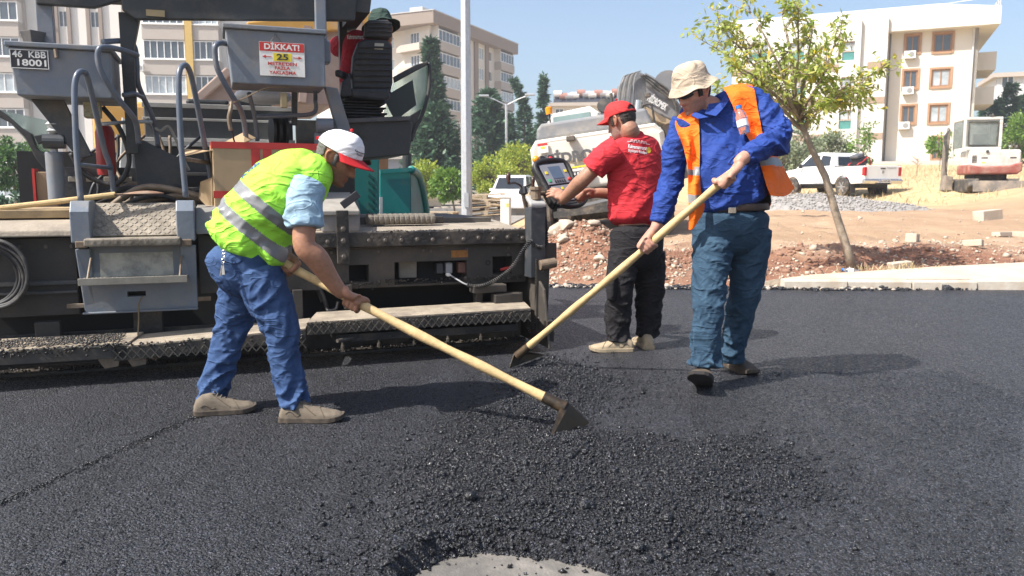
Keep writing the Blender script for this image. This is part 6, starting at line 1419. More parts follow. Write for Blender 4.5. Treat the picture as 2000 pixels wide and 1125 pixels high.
# ---- hats
def cap(head, ms_crown, ms_brim, parent, opening=False, zl=.030, tilt=.0):
    vs, fs = head_shape(head.C, head.f, head.u, head.sc, inflate=.012, zmin=zl, feat=False, k=24)
    vv = []
    for p in vs:
        x, y, z = head.loc(p); g = sstep(zl + .02, .1, z)
        if y > 0: z += .016 * sstep(zl, .09, z) * sstep(-.02, .06, y)        # stiff front panel
        vv.append(head.p(x, y, z + tilt * y))
    ff = []
    for f in fs:
        c = sum((V(vv[i]) for i in f), V()) / len(f); x, y, z = head.loc(c)
        if len(f) > 4 and z < zl + .03: continue
        if opening and y < -.06 and abs(x) < .042 and zl + .014 < z < zl + .014 + .034 * math.sqrt(max(0, 1 - (x / .042) ** 2)): continue
        ff.append(f)
    o = obj('cap', MB().add(vv, ff), ms_crown, smooth=True); sd = o.modifiers.new('s', 'SOLIDIFY'); sd.thickness = .003; sd.offset = 1; attach(o, parent)
    mb = MB(); rows = []
    for i in range(9):
        t = i / 8
        row = []
        for j in range(17):
            a = math.radians(-78 + 156 * j / 16); w = np.interp(zl, HZ, HW) + .013; f0 = np.interp(zl, HZ, HF) + .013
            bx, by = w * math.sin(a), f0 * math.cos(a); ext = .075 * math.cos(a) ** .7 if abs(math.cos(a)) > .01 else 0
            x, y = bx * (1 + .04 * t), by + ext * t; z = zl + .004 - .012 * t + .010 * math.cos(a) * 1 - .022 * (bx / w) ** 2 * t
            row.append(head.p(x, y, z + tilt * y))
        rows.append(row)
    vs = [p for r_ in rows for p in r_]; fs = [(i * 17 + j, i * 17 + j + 1, (i + 1) * 17 + j + 1, (i + 1) * 17 + j) for i in range(8) for j in range(16)]
    b = obj('brim', MB().add(vs, fs), ms_brim, smooth=True); sd = b.modifiers.new('s', 'SOLIDIFY'); sd.thickness = .004; attach(b, parent)
    bt = obj('button', MB().sphere(head.p(0, .0, .142), .008, 10, 6), ms_brim); attach(bt, parent)
    return o
def bucket_hat(head, m, parent, zl=.035, brim=.055, droop=.035, tall=.03, seed=0):
    mb = MB(); n = 56; rows = []
    w0, f0, b0 = np.interp(zl, HZ, HW) + .012, np.interp(zl, HZ, HF) + .012, np.interp(zl, HZ, HB) + .012
    for (k, ex, z) in [(.02, 0, .122 + tall * .7), (.45, 0, .121 + tall * .66), (.70, 0, .114 + tall * .55), (.84, 0, .104 + tall * .3), (.92, 0, .09), (.97, 0, .068), (1.0, .003, zl + .008), (1.0, .004, zl), (1, brim * .3, zl - droop * .25), (1, brim * .6, zl - droop * .58), (1, brim * .98, zl - droop * .96), (1, brim, zl - droop)]:
        row = []
        for j in range(n):
            a = 2 * math.pi * j / n; c, q = math.cos(a), math.sin(a)
            x, y = (w0 * k + ex) * q, ((f0 if c > 0 else b0) * k + ex) * c
            wv = mnoise.noise(V((c * 1.6 + seed, q * 1.6, z * 22))) * (.006 + .010 * (ex > 0) * ex / brim)
            x += q * wv; y += c * wv; row.append(head.p(x, y, z + wv * 1.0 + .5 * mnoise.noise(V((c * 2 + 5 + seed, q * 2, z * 30))) * .012))
        rows.append(row)
    vs = [p for r_ in rows for p in r_]; k = len(rows)
    fs = [(i * n + j, (i + 1) * n + j, (i + 1) * n + (j + 1) % n, i * n + (j + 1) % n) for i in range(k - 1) for j in range(n)] + [tuple(range(n))]
    o = obj('bucket_hat', MB().add(vs, fs), m, smooth=True)
    ss = o.modifiers.new('ss', 'SUBSURF'); ss.levels = 1; ss.render_levels = 2; sd = o.modifiers.new('s', 'SOLIDIFY'); sd.thickness = .003
    return attach(o, parent)

# ---- marks printed on cloth: dropped onto the surface
def print_on(target, name, body, size, m, centre, right, up, width=None, lift=.0025, meshes=None):
    me = text_mesh(body, size, extrude=0., offset=size * .02) if meshes is None else meshes
    right, up = V(right).normalized(), V(up); up = (up - right * up.dot(right)).normalized(); nrm = right.cross(up)
    bm = bmesh.new(); bm.from_mesh(me); bmesh.ops.triangulate(bm, faces=bm.faces[:]); bm.to_mesh(me); bm.free()
    xs = [v.co.x for v in me.vertices]; cx = (max(xs) + min(xs)) / 2; sx = width / (max(xs) - min(xs)) if width else 1
    tree = BVHTree.FromPolygons([v.co for v in target.data.vertices], [p.vertices for p in target.data.polygons])
    for v in me.vertices:
        p = V(centre) + right * ((v.co.x - cx) * sx) + up * v.co.y
        hit = tree.ray_cast(p + nrm * .3, -nrm)
        v.co = (hit[0] if hit[0] is not None else p) + nrm * lift
    me.materials.clear(); me.materials.append(m)
    return put(name, me)
def disc_mesh(r, n=24):
    return MB().add([(0, 0, 0)] + [(r * math.cos(2 * math.pi * j / n), r * math.sin(2 * math.pi * j / n), 0) for j in range(n)], [(0, 1 + j, 1 + (j + 1) % n) for j in range(n)]).mesh('disc')

def crease(m, dist=.006, scale=5.5):
    """sharp thin creases as relief on a cloth material"""
    nt = m.node_tree; N = nt.nodes; L = nt.links; b = N['Principled BSDF']; tc = N.new('ShaderNodeTexCoord'); old = b.inputs['Normal'].links[0].from_node if b.inputs['Normal'].links else None
    mp = N.new('ShaderNodeMapping'); mp.inputs['Scale'].default_value = (.8, .8, 1.5); mp.inputs['Rotation'].default_value = (0, .5, 0); L.new(tc.outputs['Object'], mp.inputs['Vector'])
    tot = None
    for sc_, w in ((scale, 1.), (scale * 2.2, .45)):
        n = N.new('ShaderNodeTexNoise'); n.inputs['Scale'].default_value = sc_; n.inputs['Detail'].default_value = 1.2; n.inputs['Distortion'].default_value = .9; L.new(mp.outputs[0], n.inputs['Vector'])
        a = N.new('ShaderNodeMath'); a.operation = 'SUBTRACT'; a.inputs[1].default_value = .5; L.new(n.outputs[0], a.inputs[0]); a2 = N.new('ShaderNodeMath'); a2.operation = 'ABSOLUTE'; L.new(a.outputs[0], a2.inputs[0])
        r = N.new('ShaderNodeMapRange'); r.interpolation_type = 'SMOOTHSTEP'; r.inputs[1].default_value = .07; r.inputs[2].default_value = 0; r.inputs[4].default_value = w; L.new(a2.outputs[0], r.inputs[0])
        if tot is None: tot = r.outputs[0]
        else: ad = N.new('ShaderNodeMath'); L.new(tot, ad.inputs[0]); L.new(r.outputs[0], ad.inputs[1]); tot = ad.outputs[0]
    bp = N.new('ShaderNodeBump'); bp.inputs['Distance'].default_value = dist; L.new(tot, bp.inputs['Height'])
    if old: L.new(old.outputs[0], bp.inputs['Normal'])
    L.new(bp.outputs[0], b.inputs['Normal']); return m
def cloth(name, col, rough=.85, var=.12, vs=7, bump=.0008, bs=220, cr=.0036, **k):
    new = name not in MATS; m = mat(name, col, rough, var=var, vscale=vs, bump=bump, bscale=bs, spec=.25, **k)
    return crease(m, cr) if new and cr else m
def denim(name, c_dark, c_light):
    m = bpy.data.materials.new(name); m.use_nodes = True; nt = m.node_tree; N = nt.nodes; L = nt.links; b = N['Principled BSDF']
    tc = N.new('ShaderNodeTexCoord'); co = tc.outputs['Object']
    g = N.new('ShaderNodeNewGeometry')
    nz = N.new('ShaderNodeTexNoise'); nz.inputs['Scale'].default_value = 9; nz.inputs['Detail'].default_value = 7; L.new(co, nz.inputs['Vector'])
    pt = N.new('ShaderNodeMapRange'); pt.inputs[1].default_value = .46; pt.inputs[2].default_value = .56; L.new(g.outputs['Pointiness'], pt.inputs[0])
    ad = N.new('ShaderNodeMath'); ad.operation = 'MULTIPLY_ADD'; ad.inputs[1].default_value = .6; L.new(pt.outputs[0], ad.inputs[0]); 
    n5 = N.new('ShaderNodeMapRange'); n5.inputs[1].default_value = .3; n5.inputs[2].default_value = .75; n5.inputs[4].default_value = .5; L.new(nz.outputs[0], n5.inputs[0]); L.new(n5.outputs[0], ad.inputs[2])
    mx = N.new('ShaderNodeMix'); mx.data_type = 'RGBA'; mx.inputs[6].default_value = (*lin(c_dark), 1); mx.inputs[7].default_value = (*lin(c_light), 1); L.new(ad.outputs[0], mx.inputs[0])
    L.new(mx.outputs[2], b.inputs['Base Color']); b.inputs['Roughness'].default_value = .85; b.inputs['Specular IOR Level'].default_value = .25
    w = N.new('ShaderNodeTexNoise'); w.inputs['Scale'].default_value = 400; L.new(co, w.inputs['Vector'])
    bp = N.new('ShaderNodeBump'); bp.inputs['Distance'].default_value = .0008; L.new(w.outputs[0], bp.inputs['Height']); L.new(bp.outputs[0], b.inputs['Normal'])
    return crease(m, .0036, 5.)
boot_tan = mat('suede_tan', (.15, .122, .09), .9, var=.2, vscale=30, dust=(.16, .12, .085), damt=.35, dscale=18, bump=.001, bscale=150); sole_dark = mat('sole_brown', (.06, .047, .036), .9, var=.2, vscale=30, dust=(.17, .13, .09), damt=.35, dscale=20)
WOOD = mat('hoe_handle_wood', (.56, .40, .19), .6, var=.18, vscale=9, dust=(.27, .19, .10), damt=.5, dscale=11, bump=.002, bscale=60)
STEELD = mat('tarred_blade', (.045, .035, .025), .45, metal=.5, var=.35, vscale=18, dust=(.16, .10, .05), damt=.4, dscale=12)

def hoe(top, mid, sock, blade, label, dark_from=.8):
    e = empty('asphalt_hoe', sock, label=label, cat='hoe'); top, mid, sock = V(top), V(mid), V(sock)
    pts = [V(p) for p in catmull([np.array(top), np.array(top.lerp(mid, .5)), np.array(mid), np.array(mid.lerp(sock, .5)), np.array(sock)], 8)]
    k = len(pts); rr = [.0205 + .0022 * math.sin(i * .9) + .001 * random.random() for i in range(k)]
    o = obj('handle', MB().tube(pts, rr, 14), WOOD, smooth=40); attach(o, e)
    a = (sock - pts[-4]).normalized()
    o = obj('socket', MB().tube([sock - a * .10, sock + a * .005], [.0235, .029], 14), STEELD, smooth=40); attach(o, e)
    c = sum((V(b) for b in blade), V()) / len(blade); nr = (V(blade[1]) - V(blade[0])).cross(V(blade[2]) - V(blade[0])).normalized()
    o = obj('blade', MB().prism(blade, nr * .006), STEELD, bevel=.002); attach(o, e)
    return e

# ====================================================== the man in the lime vest, bent over his hoe
PG = (lambda u, v, Y: tuple(P(u, v, Y)))
groot = empty('person', (-1.15, 3.66, 0), label='man in lime safety vest and white cap bent forward pulling a hoe', cat='person')
h_top, h_mid, h_sock = P(549, 512, 3.66), P(820, 660, 3.52), P(1101, 795, 3.40)
def on_handle(u, a, b): t = (u - 549) / (820 - 549); return a.lerp(b, t)
Hg = on_handle(693, h_top, h_mid); Ag = (h_mid - h_top).normalized()
gh = Head(P(659, 308, 3.70), (.86, -.10, -.50), (.45, -.05, .89))
sh_R, el_R, wr_R = P(598, 362, 3.54), P(596, 478, 3.47), P(662, 566, 3.535)
sh_L, el_L, wr_L = P(606, 358, 3.86), P(575, 452, 3.94), P(540, 484, 3.76)
HgL = on_handle(560, h_top, h_mid)
latY = (0, 1, 0)
shapes = gh.shapes()
shapes += [limb([gh.p(0, -.035, -.03), gh.p(0, -.045, -.085), P(628, 330, 3.70), P(600, 345, 3.70)], [.052, .055, .062, .07], n=24)]
shapes += [limb([P(480, 490, 3.70), P(530, 410, 3.70), P(585, 358, 3.70), P(625, 330, 3.70)], [(.13, .10), (.13, .10), (.15, .09), (.08, .06)], lat=latY)]
shapes += [limb([sh_R, sh_R.lerp(el_R, .5), el_R + V((-.004, 0, .0)), el_R.lerp(wr_R, .3) + V((.006, 0, 0)), el_R.lerp(wr_R, .7), wr_R, wr_R.lerp(Hg, .35)], [.055, .052, .048, .052, .041, .033, .031])]
shapes += [limb([sh_L, el_L, wr_L], [.05, .045, .032])] + grip(Hg, Ag, (.25, -.62, .74), (-.35, -.45, -.8), wr_R.lerp(Hg, .18) + V((0, -.008, .012)), .021, thumb=1)
shapes += grip(HgL, Ag, (-.1, .55, .8), (.1, .3, -.9), wr_L, .021, thumb=1)
shapes += [limb([P(492, 500, 3.7), P(515, 560, 3.62), P(550, 640, 3.60), P(575, 780, 3.61)], [.07, .06, .045, .035]), limb([P(488, 500, 3.7), P(466, 595, 3.785), P(452, 640, 3.78), P(411, 785, 3.77)], [.07, .06, .045, .035])]
body = fuse('body', shapes, .0042, SKIN, groot, smooth=2, sfac=.4)
skin_tone(body, gh, (.33, .165, .10), (.115, .075, .055), .35)
hair(gh, mat('greying_hair', (.10, .095, .09), .8, var=.45, vscale=120, bump=.002, bscale=300), groot)
whitecap = cloth('white_cap_cloth', (.78, .78, .79), .8, var=.04, cr=.002); redcloth = cloth('red_cap_cloth', (.48, .02, .025), .75, cr=0)
capo = cap(gh, whitecap, redcloth, groot)
pr = print_on(capo, 'cap_print', 'Kahramanmaraş\nBüyükşehir', .011, mat('print_black', (.03, .03, .03), .8), gh.p(.03, .1, .072), -gh.x * 1.0 + gh.f * .35, gh.u); attach(pr, groot)
attach(obj('strap', MB().tube([gh.p(.04, -.112, .036), gh.p(0, -.120, .036), gh.p(-.04, -.112, .036)], .008, 8), redcloth), groot)
# jeans
jeansG = denim('blue_denim', (.012, .034, .105), (.062, .115, .24))
fz = folds([(0, .002), (.25, .006), (.42, .008), (.55, .010), (.7, .004), (.85, .010), (1, .013)], 21, .8, 1.3)
fz2 = folds([(0, .002), (.25, .006), (.45, .009), (.6, .006), (.85, .011), (1, .014)], 23, .8, 6.1)
fuse('jeans', [limb([P(476, 466, 3.70), P(481, 500, 3.70), P(492, 545, 3.70), P(500, 580, 3.70)], [(.175, .165), (.182, .178), (.165, .15), (.10, .08)], lat=latY, fold=folds([(0, .001), (.5, .004), (1, .004)], 14, 1, 3.)),
               limb([P(502, 525, 3.63), P(525, 585, 3.615), P(549, 640, 3.60), P(556, 700, 3.61), P(570, 760, 3.61), P(577, 796, 3.615)], [.112, .104, .078, .070, .068, .074], fold=fz, k=12, rnd=.012),
               limb([P(483, 535, 3.78), P(465, 595, 3.785), P(452, 642, 3.78), P(437, 695, 3.78), P(418, 745, 3.77), P(409, 788, 3.765)], [.115, .098, .077, .070, .068, .073], fold=fz2, k=12, rnd=.012)],
     .0052, jeansG, groot, smooth=2, wrinkle=.005, wfreq=10)
# pale blue t-shirt: sleeves and collar
tee = cloth('pale_blue_tshirt', (.27, .40, .50), .9, var=.1)
fuse('t_shirt', [limb([sh_R + V((0, .03, .0)), P(594, 385, 3.535), P(595, 420, 3.51), P(596, 447, 3.50)], [.088, .086, .084, .086], fold=folds([(0, .002), (.5, .006), (1, .006)], 16, .9, 2.), rnd=.008),
                 limb([sh_L, sh_L.lerp(el_L, .7)], [.085, .08]), limb([P(600, 350, 3.70), P(632, 326, 3.70), P(640, 320, 3.70)], [(.10, .09), (.075, .07), (.066, .064)], lat=latY)], .0052, tee, groot, smooth=2, wrinkle=.006, wfreq=11)
# lime vest with two grey bands
lime = cloth('lime_vest', (.35, .80, .07), .7, var=.06, bump=.0006); band = mat('reflective_band', (.20, .205, .21), .45, var=.1, vscale=20, metal=.15)
ax0, ax1 = P(478, 487, 3.70), P(600, 345, 3.70); axd = (ax1 - ax0); axl = axd.length; axd.normalize()
def vest_region(c, n):
    t = (c - ax0).dot(axd) + .018 * math.sin(c.y * 9) - .03 * (c - ax0).dot(V((.65, 0, -.75)))
    return 1 if (.105 < t < .158) or (.225 < t < .278) else 0
vest = fuse('safety_vest', [limb([P(464, 498, 3.70), P(478, 474, 3.70), P(502, 437, 3.70), P(540, 392, 3.70), P(580, 355, 3.70), P(612, 333, 3.70), P(632, 322, 3.70)], [(.215, .186), (.21, .182), (.2, .182), (.212, .178), (.212, .155), (.16, .115), (.085, .078)], lat=latY, n=40, k=10, fold=folds([(0, .012), (.3, .008), (.6, .007), (1, .002)], 11, .8, 4.4, 1.6)),
                            limb([P(610, 338, 3.70), P(607, 348, 3.58), P(602, 352, 3.53)], [.098, .092, .075], n=24), limb([P(610, 338, 3.70), P(607, 348, 3.82), P(604, 352, 3.87)], [.098, .092, .075], n=24),
                            limb([P(520, 470, 3.66), P(538, 500, 3.64), P(545, 522, 3.63)], [(.13, .07), (.12, .05), (.09, .022)], lat=latY, n=24)],
            .0052, [lime, band], groot, smooth=2, wrinkle=.009, wfreq=8, region=vest_region)
bk = V((-.62, -.12, .77)); pr = print_on(vest, 'vest_print', 'BÜYÜKŞEHİR', .035, mat('print_blue', (.06, .10, .26), .8), P(510, 345, 3.62), (.6, -.2, .75), (-.2, .97, .1), width=.10)
bpy.data.objects.remove(pr)
pr = print_on(vest, 'vest_print', 'KBB', .05, mat('print_blue'), P(497, 338, 3.60), (.75, -.1, .62), (-.35, .85, .4), width=.11); attach(pr, groot)
shoe(G(548, 823) + V((.01, 0, 0)), (1, .06, 0), groot, boot_tan, sole_dark, L=.28)
shoe(G(384, 811), (1, .33, 0), groot, boot_tan, sole_dark, L=.27)
# keys clipped to the back pocket
kb = P(437, 492, 3.50); ky = MB(); ky.torus(kb, .008, .0016, (0, 1, 0), 14, 5)
for i in range(4): ky.torus(kb + V((-.002 * i, -.002, -.014 - i * .012)), .007, .0018, (1, 0, 0) if i % 2 else (0, 1, 0), 12, 5)
ky.beam(kb + V((-.01, 0, -.06)), kb + V((-.018, -.005, -.105)), .014, .004); ky.beam(kb + V((-.006, -.004, -.06)), kb + V((-.002, -.008, -.1)), .012, .003)
attach(obj('keys', ky, mat('key_metal', (.5, .48, .44), .3, metal=.9)), groot)
b1, b2, b3 = G(1068, 874, .0), G(1152, 832, .0), P(1103, 792, 3.40)
hoe(h_top - Ag * .03, h_mid + V((0, 0, .012)), h_sock, [b3 + V((-.012, .0, .012)), b3 + V((.022, .006, .004)), b2 + V((0, 0, .012)), b1 + V((0, 0, .002))], 'long wooden asphalt hoe with dark triangular blade pulled by the lime vest man')

# ====================================================== the man in the blue shirt and orange vest
broot = empty('person', (1.15, 4.33, 0), label='man in blue shirt and open orange vest walking with a hoe', cat='person')
bh = Head(P(1354, 178, 4.36), (-.80, -.50, -.34), (-.27, -.10, .95), 1.02)
bt, bs = P(1432, 336, 4.10), P(1012, 694, 4.72); ab = (bt - bs).normalized()
onb = lambda u: bs.lerp(bt, (u - 1012) / (1432 - 1012))
HbL, HbR = onb(1420), onb(1282)
shL, elL = P(1484, 205, 4.44), P(1522, 272, 4.30); wrL = P(1456, 306, 4.14)
shR, elR = P(1334, 236, 4.40), P(1312, 342, 4.46); wrR = P(1284, 438, 4.42)
lb_ = V((.955, .0, .10)); lt = tuple(V((.96, .26, .12)).normalized())      # across the chest: his left shoulder is higher and a little further
shapes = bh.shapes()
shapes += [limb([bh.p(0, -.03, -.03), bh.p(0, -.035, -.08), P(1390, 214, 4.40), P(1402, 240, 4.42)], [.055, .060, .068, .08], n=24)]
shapes += [limb([P(1405, 225, 4.42), P(1412, 290, 4.40), P(1425, 380, 4.40), P(1428, 430, 4.40)], [(.1, .07), (.15, .1), (.14, .1), (.13, .1)], lat=lt)]
shapes += [limb([shL, elL + V((-.008, .01, .0)), wrL, wrL.lerp(HbL, .4)], [.04, .030, .034, .031]), limb([shR, elR, wrR, wrR.lerp(HbR, .4)], [.04, .034, .033, .031])]
shapes += grip(HbL, ab, (.35, -.75, .55), (-.6, -.2, -.75), wrL.lerp(HbL, .22), .021, thumb=-1)
shapes += grip(HbR, ab, (-.55, -.35, .75), (.25, -.1, -.9), wrR.lerp(HbR, .12), .021, thumb=1)
shapes += [limb([P(1425, 420, 4.4), P(1395, 480, 4.36), P(1387, 555, 4.25), P(1377, 715, 4.19)], [.1, .09, .06, .045]), limb([P(1430, 420, 4.4), P(1462, 480, 4.42), P(1457, 565, 4.44), P(1428, 685, 4.56)], [.1, .09, .06, .045])]
body = fuse('body', shapes, .0042, SKIN, broot, smooth=2, sfac=.4)
skin_tone(body, bh, (.46, .245, .175), (.16, .11, .09), .45)
hair(bh, mat('dark_hair', (.03, .024, .02), .8, var=.4, vscale=120), broot)
khaki = cloth('khaki_hat', (.44, .36, .27), .9, var=.1, vs=12); bucket_hat(bh, khaki, broot, zl=.045, brim=.033, droop=.036, tall=.036)
# wraparound sunglasses
gl = MB()
for s in (-1, 1):
    row = [bh.p(s * x, y, z) for x, y, z in [(.006, .107, .012), (.03, .105, .016), (.055, .086, .014), (.066, .066, .008), (.064, .064, -.012), (.05, .086, -.018), (.028, .102, -.020), (.008, .107, -.008)]]
    gl.prism(row, bh.f * .004)
    gl.tube([bh.p(s * .066, .066, .004), bh.p(s * .078, .02, .004), bh.p(s * .079, -.012, -.002)], .0028, 6)
gl.tube([bh.p(-.01, .108, .006), bh.p(0, .111, .008), bh.p(.01, .108, .006)], .003, 6)
attach(obj('sunglasses', gl, mat('black_lens', (.012, .012, .014), .12, spec=.7), smooth=35), broot)
# blue shirt
blue = cloth('royal_blue_shirt', (.018, .050, .235), .75, var=.12)
tors = [P(1396, 208, 4.42), P(1404, 232, 4.42), P(1410, 275, 4.40), P(1418, 330, 4.37), P(1428, 385, 4.38), P(1434, 412, 4.39)]
trad = [(.115, .075), (.195, .105), (.205, .13), (.205, .155), (.198, .16), (.192, .145)]
fT = folds([(0, .002), (.4, .006), (.7, .009), (1, .008)], 13, 1.0, 2.2, 1.7)
sleeveL = [shL + V((-.03, 0, 0)), shL.lerp(elL, .5), elL, elL.lerp(wrL, .4), elL.lerp(wrL, .75), wrL.lerp(HbL, .05)]
sleeveR = [shR + V((.03, 0, 0)), shR.lerp(elR, .5), elR, elR.lerp(wrR, .5), wrR]
shirt = fuse('shirt', [limb([P(1398, 216, 4.42), P(1442, 200, 4.43), shL + V((.01, 0, 0))], [.075, .088, .088]), limb([P(1392, 222, 4.42), P(1360, 228, 4.41), shR], [.075, .084, .084]), limb(tors, trad, lat=lt, n=44, k=10, fold=fT), limb(sleeveL, [.09, .085, .073, .065, .055, .048], fold=folds([(0, .003), (.35, .010), (.5, .012), (.7, .009), (1, .004)], 22, .8, 3.3), k=10, rnd=.008),
                       limb(sleeveR, [.088, .075, .066, .058, .046], fold=folds([(0, .003), (.3, .007), (.5, .010), (.8, .010), (1, .004)], 22, .8, 8.3), k=10, rnd=.008)],
             .0052, blue, broot, smooth=2, wrinkle=.008, wfreq=10)
# collar wings
cn = V((-.1, -.97, .2))
for pts in ([(1376, 222, 4.27), (1384, 203, 4.29), (1405, 200, 4.30), (1416, 186, 4.36), (1424, 196, 4.34), (1411, 213, 4.26), (1398, 227, 4.24)], [(1372, 224, 4.27), (1356, 218, 4.30), (1350, 226, 4.30), (1362, 232, 4.26), (1384, 229, 4.245)]):
    attach(obj('collar', MB().prism([P(*p) for p in pts], V((.0, -.006, .0))), blue, bevel=.002), broot)
mb = MB()
for (u, v) in [(1393, 240), (1412, 255), (1419, 287), (1424, 320), (1427, 354), (1430, 385)]:
    p = P(u, v, 4.2); tr = BVHTree.FromPolygons([v_.co for v_ in shirt.data.vertices], [q.vertices for q in shirt.data.polygons]); c0 = V((0, 0, CAM_H)); hit = tr.ray_cast(c0, (p - c0).normalized())
    if hit[0] is not None: mb.lathe([(.0065, 0), (.0065, .003)], hit[0], 12, hit[1])
attach(obj('buttons', mb, mat('shirt_button', (.02, .025, .09), .3)), broot)
# jeans and belt
jeansB = denim('teal_denim', (.009, .027, .055), (.048, .095, .145))
fz = folds([(0, .003), (.2, .008), (.4, .009), (.5, .010), (.7, .007), (.85, .011), (1, .014)], 20, .8, 2.3); fz2 = folds([(0, .002), (.3, .005), (.5, .008), (.7, .007), (.85, .01), (1, .013)], 20, .8, 7.7)
fuse('jeans', [limb([P(1434, 398, 4.39), P(1432, 425, 4.39), P(1428, 460, 4.39), P(1426, 500, 4.39)], [(.19, .145), (.205, .155), (.2, .15), (.12, .09)], lat=lt, fold=folds([(0, .001), (.5, .004), (1, .004)], 14, 1, 5.)),
               limb([P(1394, 445, 4.37), P(1391, 500, 4.31), P(1387, 555, 4.25), P(1384, 615, 4.21), P(1379, 675, 4.20), P(1376, 718, 4.19)], [.116, .106, .088, .079, .077, .086], fold=fz, k=12, rnd=.012),
               limb([P(1466, 445, 4.41), P(1463, 505, 4.43), P(1456, 565, 4.44), P(1444, 620, 4.49), P(1432, 675, 4.53), P(1428, 706, 4.55)], [.116, .105, .088, .077, .072, .078], fold=fz2, k=12, rnd=.012)],
     .0052, jeansB, broot, smooth=2, wrinkle=.005, wfreq=10)
fuse('belt', [limb([P(1434, 412, 4.39), P(1434, 404, 4.39), P(1434, 397, 4.39)], [(.198, .153), (.2, .155), (.198, .153)], lat=lt, n=44, rnd=False)], .005, mat('dark_brown_belt', (.035, .02, .016), .5, var=.2), broot, smooth=2)
attach(obj('belt_buckle', MB().box(P(1430, 411, 4.228), (.042, .008, .034)), mat('key_metal'), bevel=.004), broot)
# open orange vest: shell over the shirt, open in front, with arm holes
orange = cloth('orange_vest', (.90, .16, .012), .7, var=.05, bump=.0006)
front = V((-.12, -.97, 0))
def vkill(c, n):
    d = c - V((0, 0, CAM_H)); k = FPX / (d.y * math.cos(PITCH) - d.z * math.sin(PITCH)); z = c.z
    lat_ = (c - P(1415, 300, 4.40)).dot(V(lt))
    fr_ = (c - P(1415, 300, 4.40)).dot(V((-.26, -.96, 0)))
    if fr_ > -.005: return True
    for a, b, r in ((shL, elL, .092), (shR, elR, .092)):
        ax = (b - a).normalized(); t = (c - a).dot(ax); dd = ((c - a) - ax * t).length
        if t > .015 and dd < r + .02 and t < .28: return True
    ax = (bh.C - P(1400, 225, 4.42)).normalized(); cc = c - P(1398, 214, 4.42)
    if (cc - ax * cc.dot(ax)).length < .082 and cc.z > -.02: return True
    return False
def vreg(c, n):
    return 1 if 1.12 < c.z < 1.165 or .985 < c.z < 1.03 else 0
trad2 = [(a + .016, b + .016) for a, b in trad]
fuse('safety_vest', [limb([tors[0] + V((0, 0, .015))] + tors[1:-1] + [P(1436, 432, 4.40)], [(.13, .085)] + trad2[1:-1] + [(.215, .165)], lat=lt, n=44, k=10, fold=folds([(0, .001), (.5, .004), (1, .008)], 11, 1, 5.)),
                     limb([tors[1], shL], [.11, .095]), limb([tors[1], shR], [.11, .095])], .0052, [orange, band], broot, smooth=2, wrinkle=.004, wfreq=12, kill=vkill, region=vreg, solid=.003)
def sheet(name, rows, m, parent, bulge=.0, mi=None, seed=0.):
    """a hanging cloth panel from rows of edge points"""
    k = 8; n = len(rows[0]); cols = [catmull([np.array(r_[j]) for r_ in rows], k) for j in range(n)]
    R_ = [catmull([cols[j][i] for j in range(n)], 5) for i in range(len(cols[0]))]
    vs = [V(p) + V((0, -1, 0)) * (.010 * mnoise.noise(V((p[0] * 14 + seed, p[2] * 9, 0)))) for r_ in R_ for p in r_]; w = len(R_[0])
    fs = [(i * w + j, i * w + j + 1, (i + 1) * w + j + 1, (i + 1) * w + j) for i in range(len(R_) - 1) for j in range(w - 1)]
    mb = MB(); mb.v = [tuple(p) for p in vs]; mb.f = fs; mb.m = [0 if mi is None else mi(sum((vs[i] for i in f), V()) / 4) for f in fs]
    o = obj(name, mb, m, smooth=True); sd = o.modifiers.new('s', 'SOLIDIFY'); sd.thickness = .003; ss = o.modifiers.new('ss', 'SUBSURF'); ss.levels = 1; ss.render_levels = 1
    return attach(o, parent)
shirt_tree = BVHTree.FromPolygons([v_.co for v_ in shirt.data.vertices], [q.vertices for q in shirt.data.polygons])
def drape(u, v, Y, off=.012):
    """a point of the vest lying on the shirt, or hanging free at distance Y where there is no shirt under it"""
    c0 = V((0, 0, CAM_H)); d = (P(u, v, 4.) - c0).normalized(); hit = shirt_tree.ray_cast(c0, d)
    if hit[0] is not None and abs(hit[0].y - Y) < .09: return hit[0] - d * off
    return P(u, v, Y)
def panel(name, rows, mi, seed): return sheet(name, [[drape(*p) for p in r_] for r_ in rows], [orange, band], broot, mi=mi, seed=seed)
gs = lambda c: 1 if 1.135 < c.z < 1.175 or .995 < c.z < 1.035 else 0
panel('vest_front_panel', [[(1326, 226, 4.40), (1338, 216, 4.38), (1350, 212, 4.34), (1358, 214, 4.33)], [(1318, 240, 4.33), (1334, 232, 4.30), (1350, 228, 4.28), (1364, 228, 4.28)], [(1324, 262, 4.29), (1338, 256, 4.27), (1352, 254, 4.25), (1366, 254, 4.25)], [(1336, 290, 4.27), (1346, 288, 4.25), (1356, 288, 4.24), (1367, 288, 4.23)], [(1342, 325, 4.25), (1350, 326, 4.23), (1358, 326, 4.22), (1367, 326, 4.21)], [(1344, 370, 4.23), (1351, 371, 4.22), (1358, 372, 4.21), (1368, 371, 4.21)], [(1345, 405, 4.22), (1353, 407, 4.21), (1362, 407, 4.20), (1376, 404, 4.20)], [(1346, 450, 4.22), (1350, 449, 4.21), (1355, 446, 4.21), (1362, 436, 4.21)]], gs, 0.)
